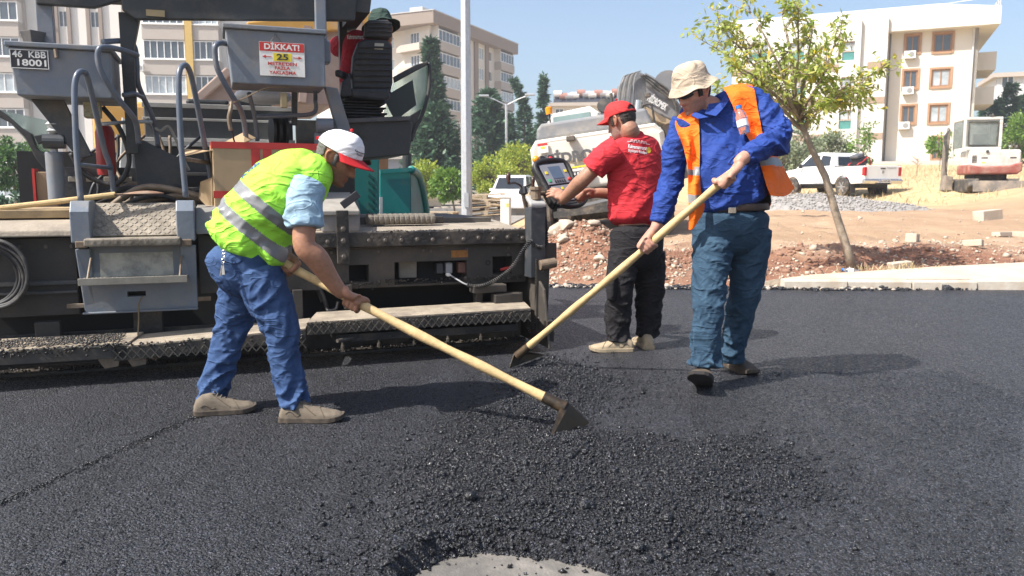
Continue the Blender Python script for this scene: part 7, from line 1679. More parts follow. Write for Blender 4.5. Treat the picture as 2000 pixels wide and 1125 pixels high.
panel('vest_front_panel', [[(1412, 172, 4.44), (1432, 166, 4.44), (1452, 164, 4.44), (1470, 166, 4.45)], [(1420, 184, 4.36), (1440, 178, 4.36), (1458, 176, 4.36), (1474, 178, 4.38)], [(1430, 205, 4.31), (1447, 202, 4.31), (1463, 200, 4.31), (1478, 202, 4.33)], [(1440, 232, 4.28), (1455, 232, 4.28), (1470, 230, 4.28), (1484, 230, 4.31)], [(1454, 258, 4.26), (1465, 259, 4.26), (1477, 258, 4.27), (1489, 256, 4.30)], [(1470, 285, 4.24), (1479, 286, 4.25), (1488, 286, 4.27), (1497, 284, 4.32)]], lambda c: 0, 1.5)
gs2 = lambda c: 1 if 1.19 < c.z < 1.235 else 0
panel('vest_side_panel', [[(1474, 284, 4.24), (1488, 284, 4.29), (1500, 283, 4.38), (1508, 282, 4.5)], [(1480, 306, 4.23), (1496, 306, 4.29), (1508, 304, 4.38), (1516, 300, 4.5)], [(1488, 334, 4.22), (1508, 334, 4.29), (1520, 332, 4.38), (1530, 326, 4.5)], [(1496, 362, 4.21), (1516, 366, 4.29), (1534, 364, 4.38), (1544, 354, 4.48)], [(1504, 382, 4.21), (1524, 384, 4.27), (1540, 380, 4.36), (1552, 367, 4.46)]], gs2, 3.)
shoe(V((1.045, 4.245, -.002)), (-.34, -1, 0), broot, mat('brown_work_shoe', (.075, .055, .037), .8, var=.25, vscale=25, dust=(.20, .15, .09), damt=.25, dscale=14), mat('black_sole', (.02, .018, .017), .85, var=.3), L=.315, tip=R(21), W=.062)
shoe(G(1424, 716) + V((0, .03, 0)), (.28, -1, 0), broot, mat('brown_work_shoe'), mat('sole_brown'), L=.29, W=.055)
b3 = bs + V((-.0, .0, .02)); hoe(bt + ab * .02, bs.lerp(bt, .5) + V((0, 0, -.008)), bs, [b3 + V((-.02, 0, -.01)), b3 + V((.02, .0, .01)), G(1064, 697) + V((0, 0, .012)), G(995, 721) + V((0, 0, .004))], 'long wooden asphalt hoe with tarred neck held by the blue shirt man')
# water bottle in the breast pocket
pb = P(1449, 236, 4.245); bo = empty('water_bottle', pb - V((0, 0, .08)), label='small water bottle with blue cap in the breast pocket', cat='bottle')
PET = mat('clear_plastic', (.75, .85, .95), .08, var=.02, trans=.9, spec=.5)
ax = V((-.22, .15, .96)).normalized()
attach(obj('bottle_body', MB().lathe([(.026, -.07), (.029, -.06), (.029, .02), (.024, .04), (.013, .058), (.012, .07)], pb, 20, ax), PET, smooth=40), bo)
attach(obj('bottle_cap', MB().lathe([(.015, .066), (.015, .082)], pb, 16, ax), mat('cap_blue', (.03, .18, .55), .4)), bo); attach(obj('bottle_label', MB().lathe([(.0298, -.03), (.0298, .004)], pb, 20, ax), mat('label_white', (.7, .72, .78), .5)), bo)

# ====================================================== the man in red at the control panel
rroot = empty('person', (.83, 5.27, 0), label='man in red t-shirt and red cap working the control panel', cat='person')
fwd = V((-.55, .83, 0)); lft = V((-.83, -.55, 0)); ltr = tuple(-lft)
rh = Head(P(1213, 236, 5.28), (-.72, .64, -.26), (-.19, .12, .97), 1.0)
sL, eL, wL = P(1196, 292, 5.17), P(1141, 349, 5.20), P(1100, 389, 5.40)
sR, eR, wR = P(1284, 288, 5.42), P(1232, 372, 5.60), P(1166, 377, 5.54)
kn = P(1086, 379, 5.42)
HR_ = P(1137, 387, 5.50)
shapes = rh.shapes()
shapes += [limb([rh.p(0, -.03, -.03), rh.p(0, -.045, -.08), P(1232, 268, 5.30), P(1238, 290, 5.30)], [.056, .062, .07, .09], n=24), limb([P(1240, 280, 5.3), P(1243, 350, 5.3), P(1243, 470, 5.28)], [(.14, .08), (.14, .1), (.13, .1)], lat=ltr)]
shapes += [limb([sL, sL.lerp(eL, .5), eL, eL.lerp(wL, .3), wL, wL.lerp(kn, .3)], [.056, .052, .048, .05, .034, .03]), limb([sR, eR, wR, wR.lerp(HR_, .4)], [.05, .047, .034, .03])]
shapes += flat_hand(wL, kn, (-.9, .35, .25), (-.1, -.65, .75), (.1, .75, .6)) + grip(HR_, (.75, .2, .55), (.25, -.6, .6), (-.8, .2, .2), wR.lerp(HR_, .1), .016, thumb=1)
shapes += [limb([P(1235, 460, 5.27), P(1212, 560, 5.22), P(1206, 660, 5.24)], [.07, .055, .04]), limb([P(1250, 460, 5.3), P(1269, 560, 5.34), P(1264, 655, 5.36)], [.07, .055, .04])]
body = fuse('body', shapes, .0042, SKIN, rroot, smooth=2, sfac=.4); skin_tone(body, rh, (.36, .19, .125), (.30, .27, .25), .5)
hair(rh, mat('short_dark_hair', (.045, .035, .03), .8, var=.5, vscale=140, bump=.001, bscale=300), rroot, zlow_back=-.055)
redcap = cloth('red_baseball_cap', (.46, .035, .035), .8, cr=.002); cap(rh, redcap, redcap, rroot, opening=True)
rt = cloth('red_tshirt', (.50, .030, .040), .85, var=.08)
rtor = [P(1236, 262, 5.30), P(1238, 280, 5.30), P(1241, 320, 5.31), P(1242, 370, 5.32), P(1243, 415, 5.31), P(1244, 446, 5.30)]
rsh = fuse('t_shirt', [limb(rtor, [(.09, .075), (.185, .105), (.212, .135), (.205, .155), (.20, .165), (.198, .165)], lat=ltr, n=44, k=10, fold=folds([(0, .001), (.35, .003), (.6, .008), (1, .010)], 16, .9, 1.2, 1.5)),
                       limb([sL + V((.04, .02, 0)), sL.lerp(eL, .35), sL.lerp(eL, .72)], [.098, .090, .086], fold=folds([(0, .002), (1, .006)], 14, .9, 2.8), rnd=.008), limb([sR - V((.03, 0, 0)), sR.lerp(eR, .4), sR.lerp(eR, .65)], [.095, .088, .08]),
                       limb([P(1230, 258, 5.30), P(1238, 278, 5.30)], [.072, .09])], .0052, rt, rroot, smooth=2, wrinkle=.007, wfreq=9)
bright, bup = V((.96, .20, -.10)), V((.05, 0, 1)); white_p = mat('print_white', (.8, .8, .8), .7)
cpr = P(1258, 287, 5.1)
for txt, du, s, w in (('Kahramanmaraş', 0, .034, .135), ('Büyükşehir Belediyesi', -.027, .026, .135)): attach(print_on(rsh, 'shirt_print', txt, s, white_p, cpr + bup * du + bright * -.01, bright, bup, width=w), rroot)
cst = MB(); zz = [(-.07 + .0 * i, 0) for i in range(1)]
pts = [(-.08, .0)] + [q for i in range(5) for q in ((-.055 + i * .024, .0), (-.055 + i * .024, .014), (-.043 + i * .024, .014), (-.043 + i * .024, 0))] + [(.085, .0)]
for a, b in zip(pts, pts[1:]): cst.beam((a[0], a[1], 0), (b[0], b[1], 0), .0042, .0005)
attach(print_on(rsh, 'shirt_print', '', 1, white_p, cpr + bup * .030, bright, bup, meshes=cst.mesh('c')), rroot)
attach(print_on(rsh, 'shirt_print', '', 1, mat('print_yellow', (.75, .52, .04), .7), cpr + bright * .072 - bup * .008, bright, bup, meshes=disc_mesh(.019), lift=.003), rroot)
black = cloth('black_work_trousers', (.016, .015, .017), .85, var=.25, vs=10)
fuse('trousers', [limb([P(1244, 436, 5.30), P(1244, 460, 5.29), P(1243, 500, 5.28), P(1242, 530, 5.28)], [(.19, .15), (.195, .155), (.18, .145), (.11, .09)], lat=ltr),
                  limb([P(1220, 490, 5.24), P(1213, 545, 5.22), P(1209, 595, 5.21), P(1207, 640, 5.23), P(1206, 666, 5.235)], [.105, .096, .084, .074, .076], fold=folds([(0, .002), (.4, .006), (.6, .008), (.85, .010), (1, .013)], 22, .8, 1.9), k=12, rnd=.012),
                  limb([P(1268, 490, 5.33), P(1270, 545, 5.34), P(1267, 595, 5.35), P(1264, 635, 5.36), P(1262, 658, 5.37)], [.108, .1, .088, .074, .075], fold=folds([(0, .002), (.4, .006), (.6, .008), (.85, .010), (1, .013)], 22, .8, 5.9), k=12, rnd=.012),
                  limb([P(1196, 530, 5.17), P(1194, 560, 5.16), P(1194, 585, 5.17)], [(.028, .06), (.034, .07), (.03, .066)], lat=(1, 0, 0))], .0052, black, rroot, smooth=2, wrinkle=.005, wfreq=10)
sand = mat('sand_safety_shoe', (.33, .265, .175), .85, var=.15, vscale=25, dust=(.28, .21, .13), damt=.3, dscale=15)
shoe(G(1233, 686), (-1, -.02, 0), rroot, sand, mat('tan_sole', (.30, .24, .16), .8), L=.28, W=.054); shoe(G(1268, 683), (-.12, 1, 0), rroot, sand, mat('tan_sole'), L=.28, W=.054)
# ====================================================== the operator up on the paver
W_ = lambda u, v, d: pf.o + pf.ex * pf.q(u, v, d).x + pf.ey * d + V((0, 0, pf.q(u, v, d).z))
oh = Head(W_(744, 56, 1.55), (-.55, .80, -.22), (-.1, .1, .98)); olat = (.90, .42, 0)
s1, e1, w1 = W_(682, 88, 1.70), W_(655, 92, 1.9), W_(640, 95, 2.2)
shapes = oh.shapes() + [limb([oh.p(0, -.03, -.03), oh.p(0, -.04, -.09), W_(728, 82, 1.62)], [.056, .06, .08]), limb([W_(726, 90, 1.6), W_(722, 140, 1.6), W_(718, 185, 1.62)], [(.15, .09), (.15, .1), (.14, .11)], lat=olat), limb([s1, e1, w1], [.05, .045, .035]), limb([W_(745, 92, 1.66), W_(750, 110, 1.9), W_(735, 130, 2.2)], [.05, .045, .035])]
shapes += flat_hand(w1, w1 + V((-.05, .05, 0)), (-.7, .7, -.1), (0, 0, 1), (.7, .7, 0)) + [limb([W_(715, 185, 1.62), W_(700, 190, 1.95), W_(695, 270, 2.0)], [.09, .075, .05]), limb([W_(735, 185, 1.62), W_(725, 190, 1.98), W_(720, 270, 2.05)], [.09, .075, .05])]
ob = fuse('body', shapes, .006, SKIN, oroot, smooth=2); skin_tone(ob, oh, (.30, .15, .09), (.1, .08, .07), .3)
hair(oh, mat('dark_hair'), oroot)
bucket_hat(oh, cloth('dark_green_hat', (.035, .060, .050), .9), oroot, brim=.06, droop=.03, seed=4)
ots = fuse('t_shirt', [limb([W_(724, 74, 1.60), W_(718, 84, 1.60), W_(712, 115, 1.60), W_(708, 155, 1.58), W_(708, 185, 1.6)], [(.09, .07), (.17, .10), (.185, .13), (.175, .135), (.17, .14)], lat=olat, n=36, fold=folds([(0, .002), (1, .008)], 14, .9, 3.)), limb([W_(690, 84, 1.64), W_(668, 90, 1.76), W_(658, 92, 1.85)], [.095, .085, .08]), limb([W_(745, 86, 1.64), W_(748, 105, 1.9)], [.085, .07])], .007, cloth('operator_red_tshirt', (.36, .016, .030), .85), oroot, smooth=3, wrinkle=.002, wfreq=18)
attach(print_on(ots, 'shirt_print', 'Kahramanmaraş', .05, mat('print_white', (.8, .8, .8), .7), W_(704, 62, 1.3), tuple(pf.ex), (0, 0, 1), width=.12), oroot)
fuse('trousers', [limb([W_(712, 178, 1.6), W_(700, 190, 1.9), W_(695, 210, 2.0), W_(692, 290, 2.0)], [.125, .1, .09, .08]), limb([W_(735, 178, 1.6), W_(725, 190, 1.9), W_(720, 210, 2.02), W_(716, 290, 2.02)], [.125, .1, .09, .08])], .008, cloth('operator_blue_trousers', (.05, .075, .15), .85), oroot, smooth=3)
shoe(W_(692, 298, 2.0) - V((0, 0, .1)), (-.4, .9, 0), oroot, boot_tan, sole_dark, L=.28); shoe(W_(716, 298, 2.02) - V((0, 0, .1)), (-.3, .9, 0), oroot, boot_tan, sole_dark, L=.28)
# ------------------------------------------------------------------ machines and vehicles behind
TYRE = mat('tyre', (.035, .032, .03), .85, var=.25, vscale=9, dust=(.30, .22, .15), damt=.4, dscale=4)
CHROME = mat('chrome', (.62, .62, .62), .18, metal=.9, var=.05); CARGL = mat('car_glass', (.022, .026, .03), .06, var=.2, spec=.8); LAMP_R = mat('tail_lamp', (.42, .02, .02), .2, var=.1); LAMP_W = mat('head_lamp', (.6, .62, .65), .1)
def wheel(parent, c, r, w, hubm, side=1, spokes=6):
    o = obj('wheel', MB().lathe([(r * .60, -w / 2), (r * .92, -w / 2), (r, -w * .36), (r, w * .36), (r * .92, w / 2), (r * .60, w / 2)], (0, 0, 0), 28, (1, 0, 0)), TYRE, parent, smooth=30); o.location = c
    mb = MB().lathe([(r * .61, -w * .42), (r * .61, w * .42)], (0, 0, 0), 24, (1, 0, 0)); mb.lathe([(r * .18, 0), (r * .16, side * w * .12)], (side * w * .42, 0, 0), 14, (1, 0, 0))
    for k in range(spokes): a = 2 * math.pi * k / spokes; mb.beam((side * w * .45, 0, 0), (side * w * .45, math.cos(a) * r * .58, math.sin(a) * r * .58), .04, r * .16, up=(1, 0, 0))
    obj('rim', mb, hubm, o); return o
# ---- wheeled excavator
xo = P(1184, 445, 15.2); xo.z = terrain(xo.x, 15.2) - .05
xe = empty('wheeled_excavator', xo, R(-14), 'white wheeled excavator with grey boom standing on the dug ground', 'excavator'); xe.rotation_euler = (0, R(-7.5), R(-12))
XW = mat('excavator_cream', (.72, .68, .60), .5, var=.07, vscale=2, dust=(.50, .42, .32), damt=.3, dscale=1.4); XG = mat('excavator_grey', (.19, .195, .205), .5, var=.1, vscale=2, dust=(.40, .34, .27), damt=.35, dscale=1.6); XD = mat('excavator_dark', (.045, .043, .04), .7, var=.2, dust=(.28, .22, .16), damt=.35, dscale=3)
cw = obj('counterweight', MB().prism([(-1.28, .12, 1.12), (-1.28, .10, 1.86), (-1.14, .02, 2.02), (1.14, .02, 2.02), (1.28, .10, 1.86), (1.28, .12, 1.12), (1.1, .12, .98), (-1.1, .12, .98)], (0, 1.0, 0)), XW, xe, bevel=.09, seg=4)
text('maker_name', 'HİDROMEK', .27, mat('lettering_grey', (.10, .10, .105), .5), cw, (-.24, .012, 1.60), (1, 0, 0), (0, -.06, 1), width=1.5, extrude=.004, offset=.014)
rec = obj('plate_recess', MB().span((-.62, -.005, 1.12), (-.12, .02, 1.38)), XW, cw, bevel=.03); obj('number_plate', MB().span((-.52, -.02, 1.15), (-.24, -.0051, 1.33)), BLKP, cw)
text('plate_text', '46 KBB', .075, WHITEP, cw, (-.38, -.0225, 1.285), (1, 0, 0), (0, 0, 1), width=.24, extrude=.002, offset=.002); text('plate_text', '18027', .075, WHITEP, cw, (-.38, -.0225, 1.20), (1, 0, 0), (0, 0, 1), width=.21, extrude=.002, offset=.002)
obj('yellow_strip', MB().span((-.60, -.012, 1.395), (-.2, .01, 1.425)), YELP, cw)
sg2 = obj('warning_sign', MB().span((-1.10, .008, 1.76), (-.90, .03, 1.95)), WHITEP, cw); obj('sign_band', MB().span((-1.095, .004, 1.90), (-.905, .0079, 1.945)), REDP, sg2); obj('sign_patch', MB().span((-1.04, .004, 1.84), (-.96, .0079, 1.88)), YELP, sg2)
sg3 = obj('warning_sign', MB().span((.28, .008, 1.68), (.52, .03, 1.90)), WHITEP, cw); obj('sign_band', MB().span((.285, .004, 1.84), (.515, .0079, 1.895)), REDP, sg3)
obj('rear_camera', MB().span((-.52, -.10, 1.90), (-.36, .04, 2.0)), XD, xe, bevel=.015)
obj('engine_hood', MB().prism([(-1.16, .25, 2.02), (-1.12, .25, 2.24), (-1.02, .25, 2.34), (1.0, .25, 2.34), (1.1, .25, 2.02)], (0, 1.5, 0)), XG, xe, bevel=.06, seg=3)
cab_ = obj('cab', MB().prism([(-1.16, 1.8, 1.3), (-1.14, 1.8, 2.5), (-.98, 1.8, 2.68), (-.2, 1.8, 2.72), (-.02, 1.8, 2.56), (-.02, 1.8, 1.3)], (0, 1.5, 0)), XW, xe, bevel=.06, seg=3)
obj('rear_window', MB().span((-1.0, 1.785, 2.36), (-.2, 1.799, 2.60)), mat('cab_glass', (.22, .30, .29), .1, var=.1), cab_, bevel=.02); obj('side_window', MB().span((-1.165, 1.9, 1.9), (-1.15, 3.1, 2.55)), CARGL, cab_)
be = obj('beacon', MB().lathe([(.07, 0), (.075, .13), (.05, .15)], (-1.02, 1.5, 2.64), 14), mat('amber_lens'), xe); obj('beacon_stem', MB().cyl((-1.02, 1.5, 2.2), (-1.02, 1.5, 2.64), .02, 8), XD, be)
obj('mirror', MB().lathe([(.16, 0), (.15, .04)], (.15, 1.4, 2.62), 18, (.2, -1, .3)), XD, xe); obj('mirror_stem', MB().cyl((.38, .6, 2.2), (.36, .6, 2.75), .03, 8), XD, xe)
obj('right_housing', MB().span((.0, 1.3, 1.2), (1.24, 3.4, 2.05)), XW, xe, bevel=.08)
obj('turntable', MB().lathe([(.75, .78), (.75, 1.0)], (0, 1.7, 0), 24), XD, xe); obj('chassis', MB().span((-.55, -.1, .55), (.55, 3.9, .85)), XD, xe, bevel=.04); obj('axle', MB().cyl((-1.1, .45, .5), (1.1, .45, .5), .14, 12), XD, xe); obj('axle', MB().cyl((-1.1, 3.2, .5), (1.1, 3.2, .5), .14, 12), XD, xe)
XR = mat('hub_faded_pink', (.36, .25, .20), .8, var=.15)
for x, s in ((-1.12, -1), (-.72, -1), (.72, 1), (1.12, 1)):
    for y in (.45, 3.2): wheel(xe, (x, y, .52), .52, .3, XR, s, 0)
obj('outrigger', MB().span((-.9, -.32, .50), (1.0, -.22, .62)), XD, xe); obj('step', MB().beam((-.55, -.25, .65), (.4, -.3, .75), .05, .05), XG, xe)
def xpart(name, mb, m, **k): o = obj(name, mb, m, **k); bpy.context.view_layer.update(); o.parent = xe; o.matrix_parent_inverse = xe.matrix_world.inverted(); return o
bpy.context.view_layer.update()
X = lambda u, v, Y=17.6: P(u, v, Y)
bm_ = xpart('boom', MB().prism([X(1216, 290), X(1205, 225), X(1207, 168), X(1222, 146), X(1246, 138), X(1262, 146), X(1318, 190), X(1334, 212), X(1332, 232), X(1316, 236), X(1290, 226), X(1262, 208), X(1252, 212), X(1246, 235), X(1240, 290)], (.05, .55, 0)), XG, bevel=.03)
xpart('boom_underside', MB().prism([X(1250, 214, 17.55), X(1262, 208, 17.55), X(1292, 226, 17.55), X(1316, 238, 17.55), X(1300, 243, 17.55), X(1272, 232, 17.55)], (.02, .6, 0)), mat('boom_ochre', (.36, .27, .17), .7), bevel=.01)
xpart('stick', MB().prism([X(1288, 232, 17.7), X(1322, 226, 17.7), X(1336, 236, 17.7), X(1352, 345, 17.7), X(1334, 350, 17.7), X(1312, 290, 17.7)], (.03, .45, 0)), mat('stick_brown_grey', (.24, .20, .165), .7, var=.15, dust=(.4, .33, .25), damt=.35), bevel=.03)
xpart('boom_cylinder', MB().cyl(X(1237, 290, 17.4), X(1247, 196, 17.4), .075, 14), CHROME); xpart('boom_cylinder', MB().cyl(X(1256, 150, 17.9), X(1298, 172, 17.9), .10, 14), XG); xpart('cylinder_rod', MB().cyl(X(1290, 168, 17.9), X(1315, 188, 17.9), .05, 12), CHROME); xpart('boom_lug', MB().cyl(X(1304, 165, 17.5), X(1304, 165, 18.1), .3, 18), XG)
for k in range(7):
    u = 1203 + k * 5.0; xpart('hose', MB().tube(smooth_path([X(u, 262, 17.4 - .02 * k), X(u + 1, 220, 17.4), X(u + 4, 185 - k, 17.4), X(u + 9 - k * .5, 162 - k, 17.45), X(u + 17 - k, 148 - k, 17.5), X(1240 + k * 2, 143 - k * .8, 17.55)]), .010, 6), XD if k % 2 else XG, smooth=True)
for k in range(3): xpart('hose', MB().tube(smooth_path([X(1250 + k * 5, 146, 17.5), X(1275 + k * 4, 168 - k * 4, 17.5), X(1300 + k * 4, 186 - k * 3, 17.5), X(1322, 205 + k * 8, 17.5), X(1322 - k * 4, 235, 17.5)]), .02, 6), XD, smooth=True)
nm = (X(1300, 208, 17.55) - X(1268, 190, 17.55)); t_ = text('maker_name', 'HİDROMEK', .2, WHITEP, None, X(1284, 201, 17.57), nm, (0, 0, 1), width=.46, extrude=.004, offset=.006); t_.parent = bm_.parent; t_.matrix_parent_inverse = xe.matrix_world.inverted()
xpart('handrail', MB().tube(smooth_path([X(1253, 250, 16.5), X(1254, 212, 16.5), X(1258, 205, 16.5), X(1270, 204, 16.5), X(1274, 212, 16.5), X(1281, 255, 16.5)]), .022, 8), XD, smooth=True); xpart('mirror', MB().prism([X(1246, 245, 16.5), X(1252, 228, 16.5), X(1258, 228, 16.5), X(1258, 248, 16.5)], (0, .08, 0)), XD, bevel=.02); xpart('work_light', MB().box(X(1265, 186, 17.4), (.12, .1, .1)), XD, bevel=.02)

# ---- white pickup
def profile_body(mb, prof, x0, x1): mb.prism([(x0, y, z) for y, z in prof], (x1 - x0, 0, 0))
def arch(cy, r, z0, n=9): return [(cy + r * math.cos(a), max(z0, .37 + r * math.sin(a))) for a in [math.pi * (1 - k / (n - 1)) for k in range(n)]]
po = P(1722, 380, 31); po.z = terrain(po.x, 31)
pk = empty('pickup_truck', po, R(19), 'white double cab pickup with loaded open bed parked on the slope', 'pickup')
PW = mat('pickup_white', (.78, .78, .77), .25, var=.04, vscale=1, coat=.5, dust=(.62, .56, .48), damt=.2, dscale=1.2); PDK = mat('pickup_dark_trim', (.03, .03, .032), .6)
low = [(0.02, .50)] + arch(1.15, .45, .48)[0:] + arch(4.15, .45, .48) + [(5.2, .5), (5.28, .8), (5.1, 1.02), (3.9, 1.14), (3.4, 1.15), (0.0, 1.17), (0.0, .62)]
body_ = obj('body', MB(), PW, pk); bpy.data.objects.remove(body_)
mb = MB(); profile_body(mb, low, -.90, -.78); profile_body(mb, low, .78, .90); mb.span((-.78, .06, .62), (.78, 5.1, .72)); mb.span((-.78, 1.72, .72), (.78, 5.15, 1.05)); mb.prism([(-.9, 3.5, 1.14), (-.9, 5.15, 1.02), (-.9, 5.1, .9), (-.9, 3.5, .9)], (1.8, 0, 0))
obj('body', mb, PW, pk, bevel=.025)
tg = obj('tailgate', MB().span((-.77, .0, .66), (.77, .07, 1.18)), PW, pk, bevel=.02); text('maker_name', 'FULLBACK', .07, mat('emblem_grey', (.3, .3, .31), .3), tg, (.42, -.003, 1.09), (1, 0, 0), (0, 0, 1), width=.46, extrude=.003, offset=.002)
obj('handle', MB().span((-.12, -.012, 1.04), (.12, .0, 1.09)), PDK, tg, bevel=.008); obj('emblem', MB().lathe([(.06, 0), (.055, .012)], (0, 0, .93), 18, (0, -1, 0)), mat('emblem_grey'), tg)
roofp = [(1.72, 1.14), (1.86, 1.62), (2.0, 1.74), (2.7, 1.78), (3.35, 1.72), (4.05, 1.14)]
gh_ = MB(); vs = []
for y, z in roofp:
    w = .84 - .16 * max(0, (z - 1.14) / .64); vs += [(-w, y, z), (w, y, z)]
gh_.add(vs, [tuple(range(0, 12, 2)), tuple(range(11, 0, -2))] + [(2 * i, 2 * i + 1, 2 * i + 3, 2 * i + 2) for i in range(5)] + [(10, 11, 1, 0)])
cabo = obj('cab', gh_, PW, pk, bevel=.03)
def side_pt(y, z, s): w = .84 - .16 * max(0, (z - 1.14) / .64); return (s * (w + .004), y, z)
for s in (-1, 1):
    for q in ([(1.98, 1.22), (2.02, 1.60), (2.55, 1.66), (2.62, 1.22)], [(2.72, 1.22), (2.66, 1.66), (3.26, 1.62), (3.75, 1.22)]): obj('side_window', MB().prism([side_pt(y, z, s) for y, z in q], (s * .006, 0, 0)), CARGL, cabo)
    obj('door_mirror', MB().box((s * .99, 3.55, 1.24), (.16, .1, .18)), PDK, pk, bevel=.03); obj('tail_lamp', MB().span((s * .775, -.015, .78), (s * .905, .12, 1.12)), LAMP_R, pk, bevel=.02); obj('door_handle', MB().span((s * .905, 2.2, 1.02), (s * .925, 2.36, 1.06)), CHROME, pk); obj('fender_trim', MB().span((s * .9, 1.72, .46), (s * .93, 3.6, .52)), PDK, pk)
    wheel(pk, (s * .80, 1.15, .37), .37, .25, mat('alloy', (.42, .42, .42), .35, metal=.6), s, 6); wheel(pk, (s * .80, 4.15, .37), .37, .25, mat('alloy'), s, 6)
    obj('mud_flap', MB().span((s * .68, .66, .12), (s * .9, .68, .5)), PDK, pk)
obj('rear_window', MB().prism([(-.62, 1.728, 1.24), (.62, 1.728, 1.24), (.56, 1.83, 1.58), (-.56, 1.83, 1.58)], (0, -.012, .004)), CARGL, cabo); obj('windscreen', MB().prism([(-.7, 3.98, 1.2), (.7, 3.98, 1.2), (.58, 3.44, 1.66), (-.58, 3.44, 1.66)], (0, .01, .01)), CARGL, cabo)
obj('bumper', MB().prism([(-.92, -.05, .48), (-.92, -.10, .60), (-.92, -.04, .66), (-.92, .08, .66), (-.92, .08, .48)], (1.84, 0, 0)), CHROME, pk, bevel=.02); obj('bumper_step', MB().span((-.35, -.11, .45), (.35, .05, .485)), PDK, pk, bevel=.01)
np_ = obj('number_plate', MB().span((-.28, -.135, .52), (.28, -.122, .635)), WHITEP, pk); obj('plate_band', MB().span((-.28, -.1375, .52), (-.23, -.1352, .635)), mat('plate_blue', (.03, .08, .4), .5), np_); text('plate_text', '46 AGP 620', .09, BLKP, np_, (.02, -.1365, .578), (1, 0, 0), (0, 0, 1), width=.46, extrude=.001, offset=.002)
obj('underbody', MB().span((-.6, .5, .32), (.7, 5.0, .6)), PDK, pk, bevel=.02); obj('bed_rail', MB().span((-.91, .03, 1.172), (-.76, 1.7, 1.19)), PDK, pk); obj('bed_rail', MB().span((.76, .03, 1.172), (.91, 1.7, 1.19)), PDK, pk); obj('head_lamp', MB().box((-.7, 5.2, .9), (.3, .15, .2)), LAMP_W, pk, bevel=.03); obj('head_lamp', MB().box((.7, 5.2, .9), (.3, .15, .2)), LAMP_W, pk, bevel=.03)
cm = empty('plate_compactor', po + V((math.cos(R(19)) * -.25 - math.sin(R(19)) * .95, math.sin(R(19)) * -.25 + math.cos(R(19)) * .95, .74)), R(19 + 14), 'black and red plate compactor lying in the pickup bed', 'compactor'); cm.rotation_euler = (0, R(-14), R(33))
obj('engine', MB().box((.1, 0, .62), (.55, .4, .32)), PDK, cm, bevel=.05); obj('engine_cover', MB().box((.0, 0, .85), (.5, .36, .14)), mat('engine_grey', (.09, .09, .095), .5), cm, bevel=.05); obj('base_plate', MB().box((.1, 0, .12), (.8, .5, .08)), PDK, cm, bevel=.02); obj('damper', MB().box((.1, 0, .3), (.4, .36, .3)), mat('engine_grey'), cm, bevel=.03)
for s in (-.2, .2): obj('handle_tube', MB().tube(smooth_path([(-.55, s, .1), (-.35, s, .55), (.0, s, .62), (.35, s, .72), (.5, s, .6), (.52, s, .3)]), .025, 8), REDP, cm, smooth=True)
obj('handle_tube', MB().tube([(-.1, -.2, .62), (-.1, .2, .62)], .025, 8), REDP, cm)
for i, (x, y, z, s, lab) in enumerate([(.35, .45, .86, .16, 'grey sack in the pickup bed beside the compactor'), (.55, .9, .92, .14, 'dark bundle in the pickup bed'), (.1, .35, .86, .15, 'pale rubble sack at the tailgate inside the bed')]):
    w = po + V((math.cos(R(19)) * x - math.sin(R(19)) * y, math.sin(R(19)) * x + math.cos(R(19)) * y, z + .1)); o = stones('sack', [(0, 0, 0)], s * 1.5, [mat('sack_grey', (.3, .28, .25), .9), PDK, mat('sack_pale', (.5, .46, .4), .9)][i]); o.location = w; o.modifiers.new('ss', 'SUBSURF').levels = 2; tag(o, lab, 'sack')

# ---- mini excavator
mo = P(1940, 359, 27); mo.z = terrain(mo.x, 27) - .03
mx_ = empty('mini_excavator', mo, R(-12), 'worn white and red mini excavator with dozer blade on the slope', 'mini excavator')
MW = mat('mini_white', (.60, .58, .54), .55, var=.08, vscale=3, dust=(.38, .30, .23), damt=.4, dscale=2.5); MR = mat('mini_faded_red', (.27, .07, .05), .6, var=.2, vscale=3, dust=(.38, .28, .22), damt=.45, dscale=2.5); MD = mat('mini_steel', (.16, .14, .12), .7, var=.2, vscale=4, dust=(.4, .32, .24), damt=.45, dscale=3)
obj('rear_body', MB().prism([(-.72, .0, .80), (-.72, 0, 1.42), (.80, .0, 1.42), (.82, .0, .80)], (0, 1.2, 0)), MW, mx_, bevel=.08, seg=3); obj('skirt', MB().prism([(-.82, -.06, .60), (-.82, -.06, .94), (-.45, -.06, .86), (.45, -.06, .90), (.84, -.06, 1.02), (.84, -.06, .72), (.7, -.06, .60)], (0, 1.2, 0)), MR, mx_, bevel=.06, seg=3)
for x0 in (-.42, .45): obj('grab_slot', MB().span((x0, -.005, 1.12), (x0 + .2, .01, 1.17)), XD, mx_, bevel=.01)
obj('yellow_label', MB().span((-.40, -.004, .97), (-.30, .003, 1.01)), YELP, mx_); obj('fuel_cap', MB().lathe([(.05, 0), (.05, .04)], (-.25, 0, 1.36), 14, (0, -1, 0)), XD, mx_)
m = MB()
for i in range(5): m.span((-.715, -.012, 1.0 + i * .05), (-.56, .0, 1.025 + i * .05))
obj('vent', m, XD, mx_)
mc = obj('cab', MB().span((-.92, .25, 1.42), (.26, .33, 1.53)).span((-.92, .25, 2.42), (.26, 1.5, 2.52)).span((-.92, .25, 1.53), (-.84, .36, 2.42)).span((.16, .25, 1.53), (.26, .36, 2.42)).span((-.92, 1.4, 1.2), (-.84, 1.5, 2.42)).span((.18, 1.4, 1.2), (.26, 1.5, 2.42)), MW, mx_, bevel=.02)
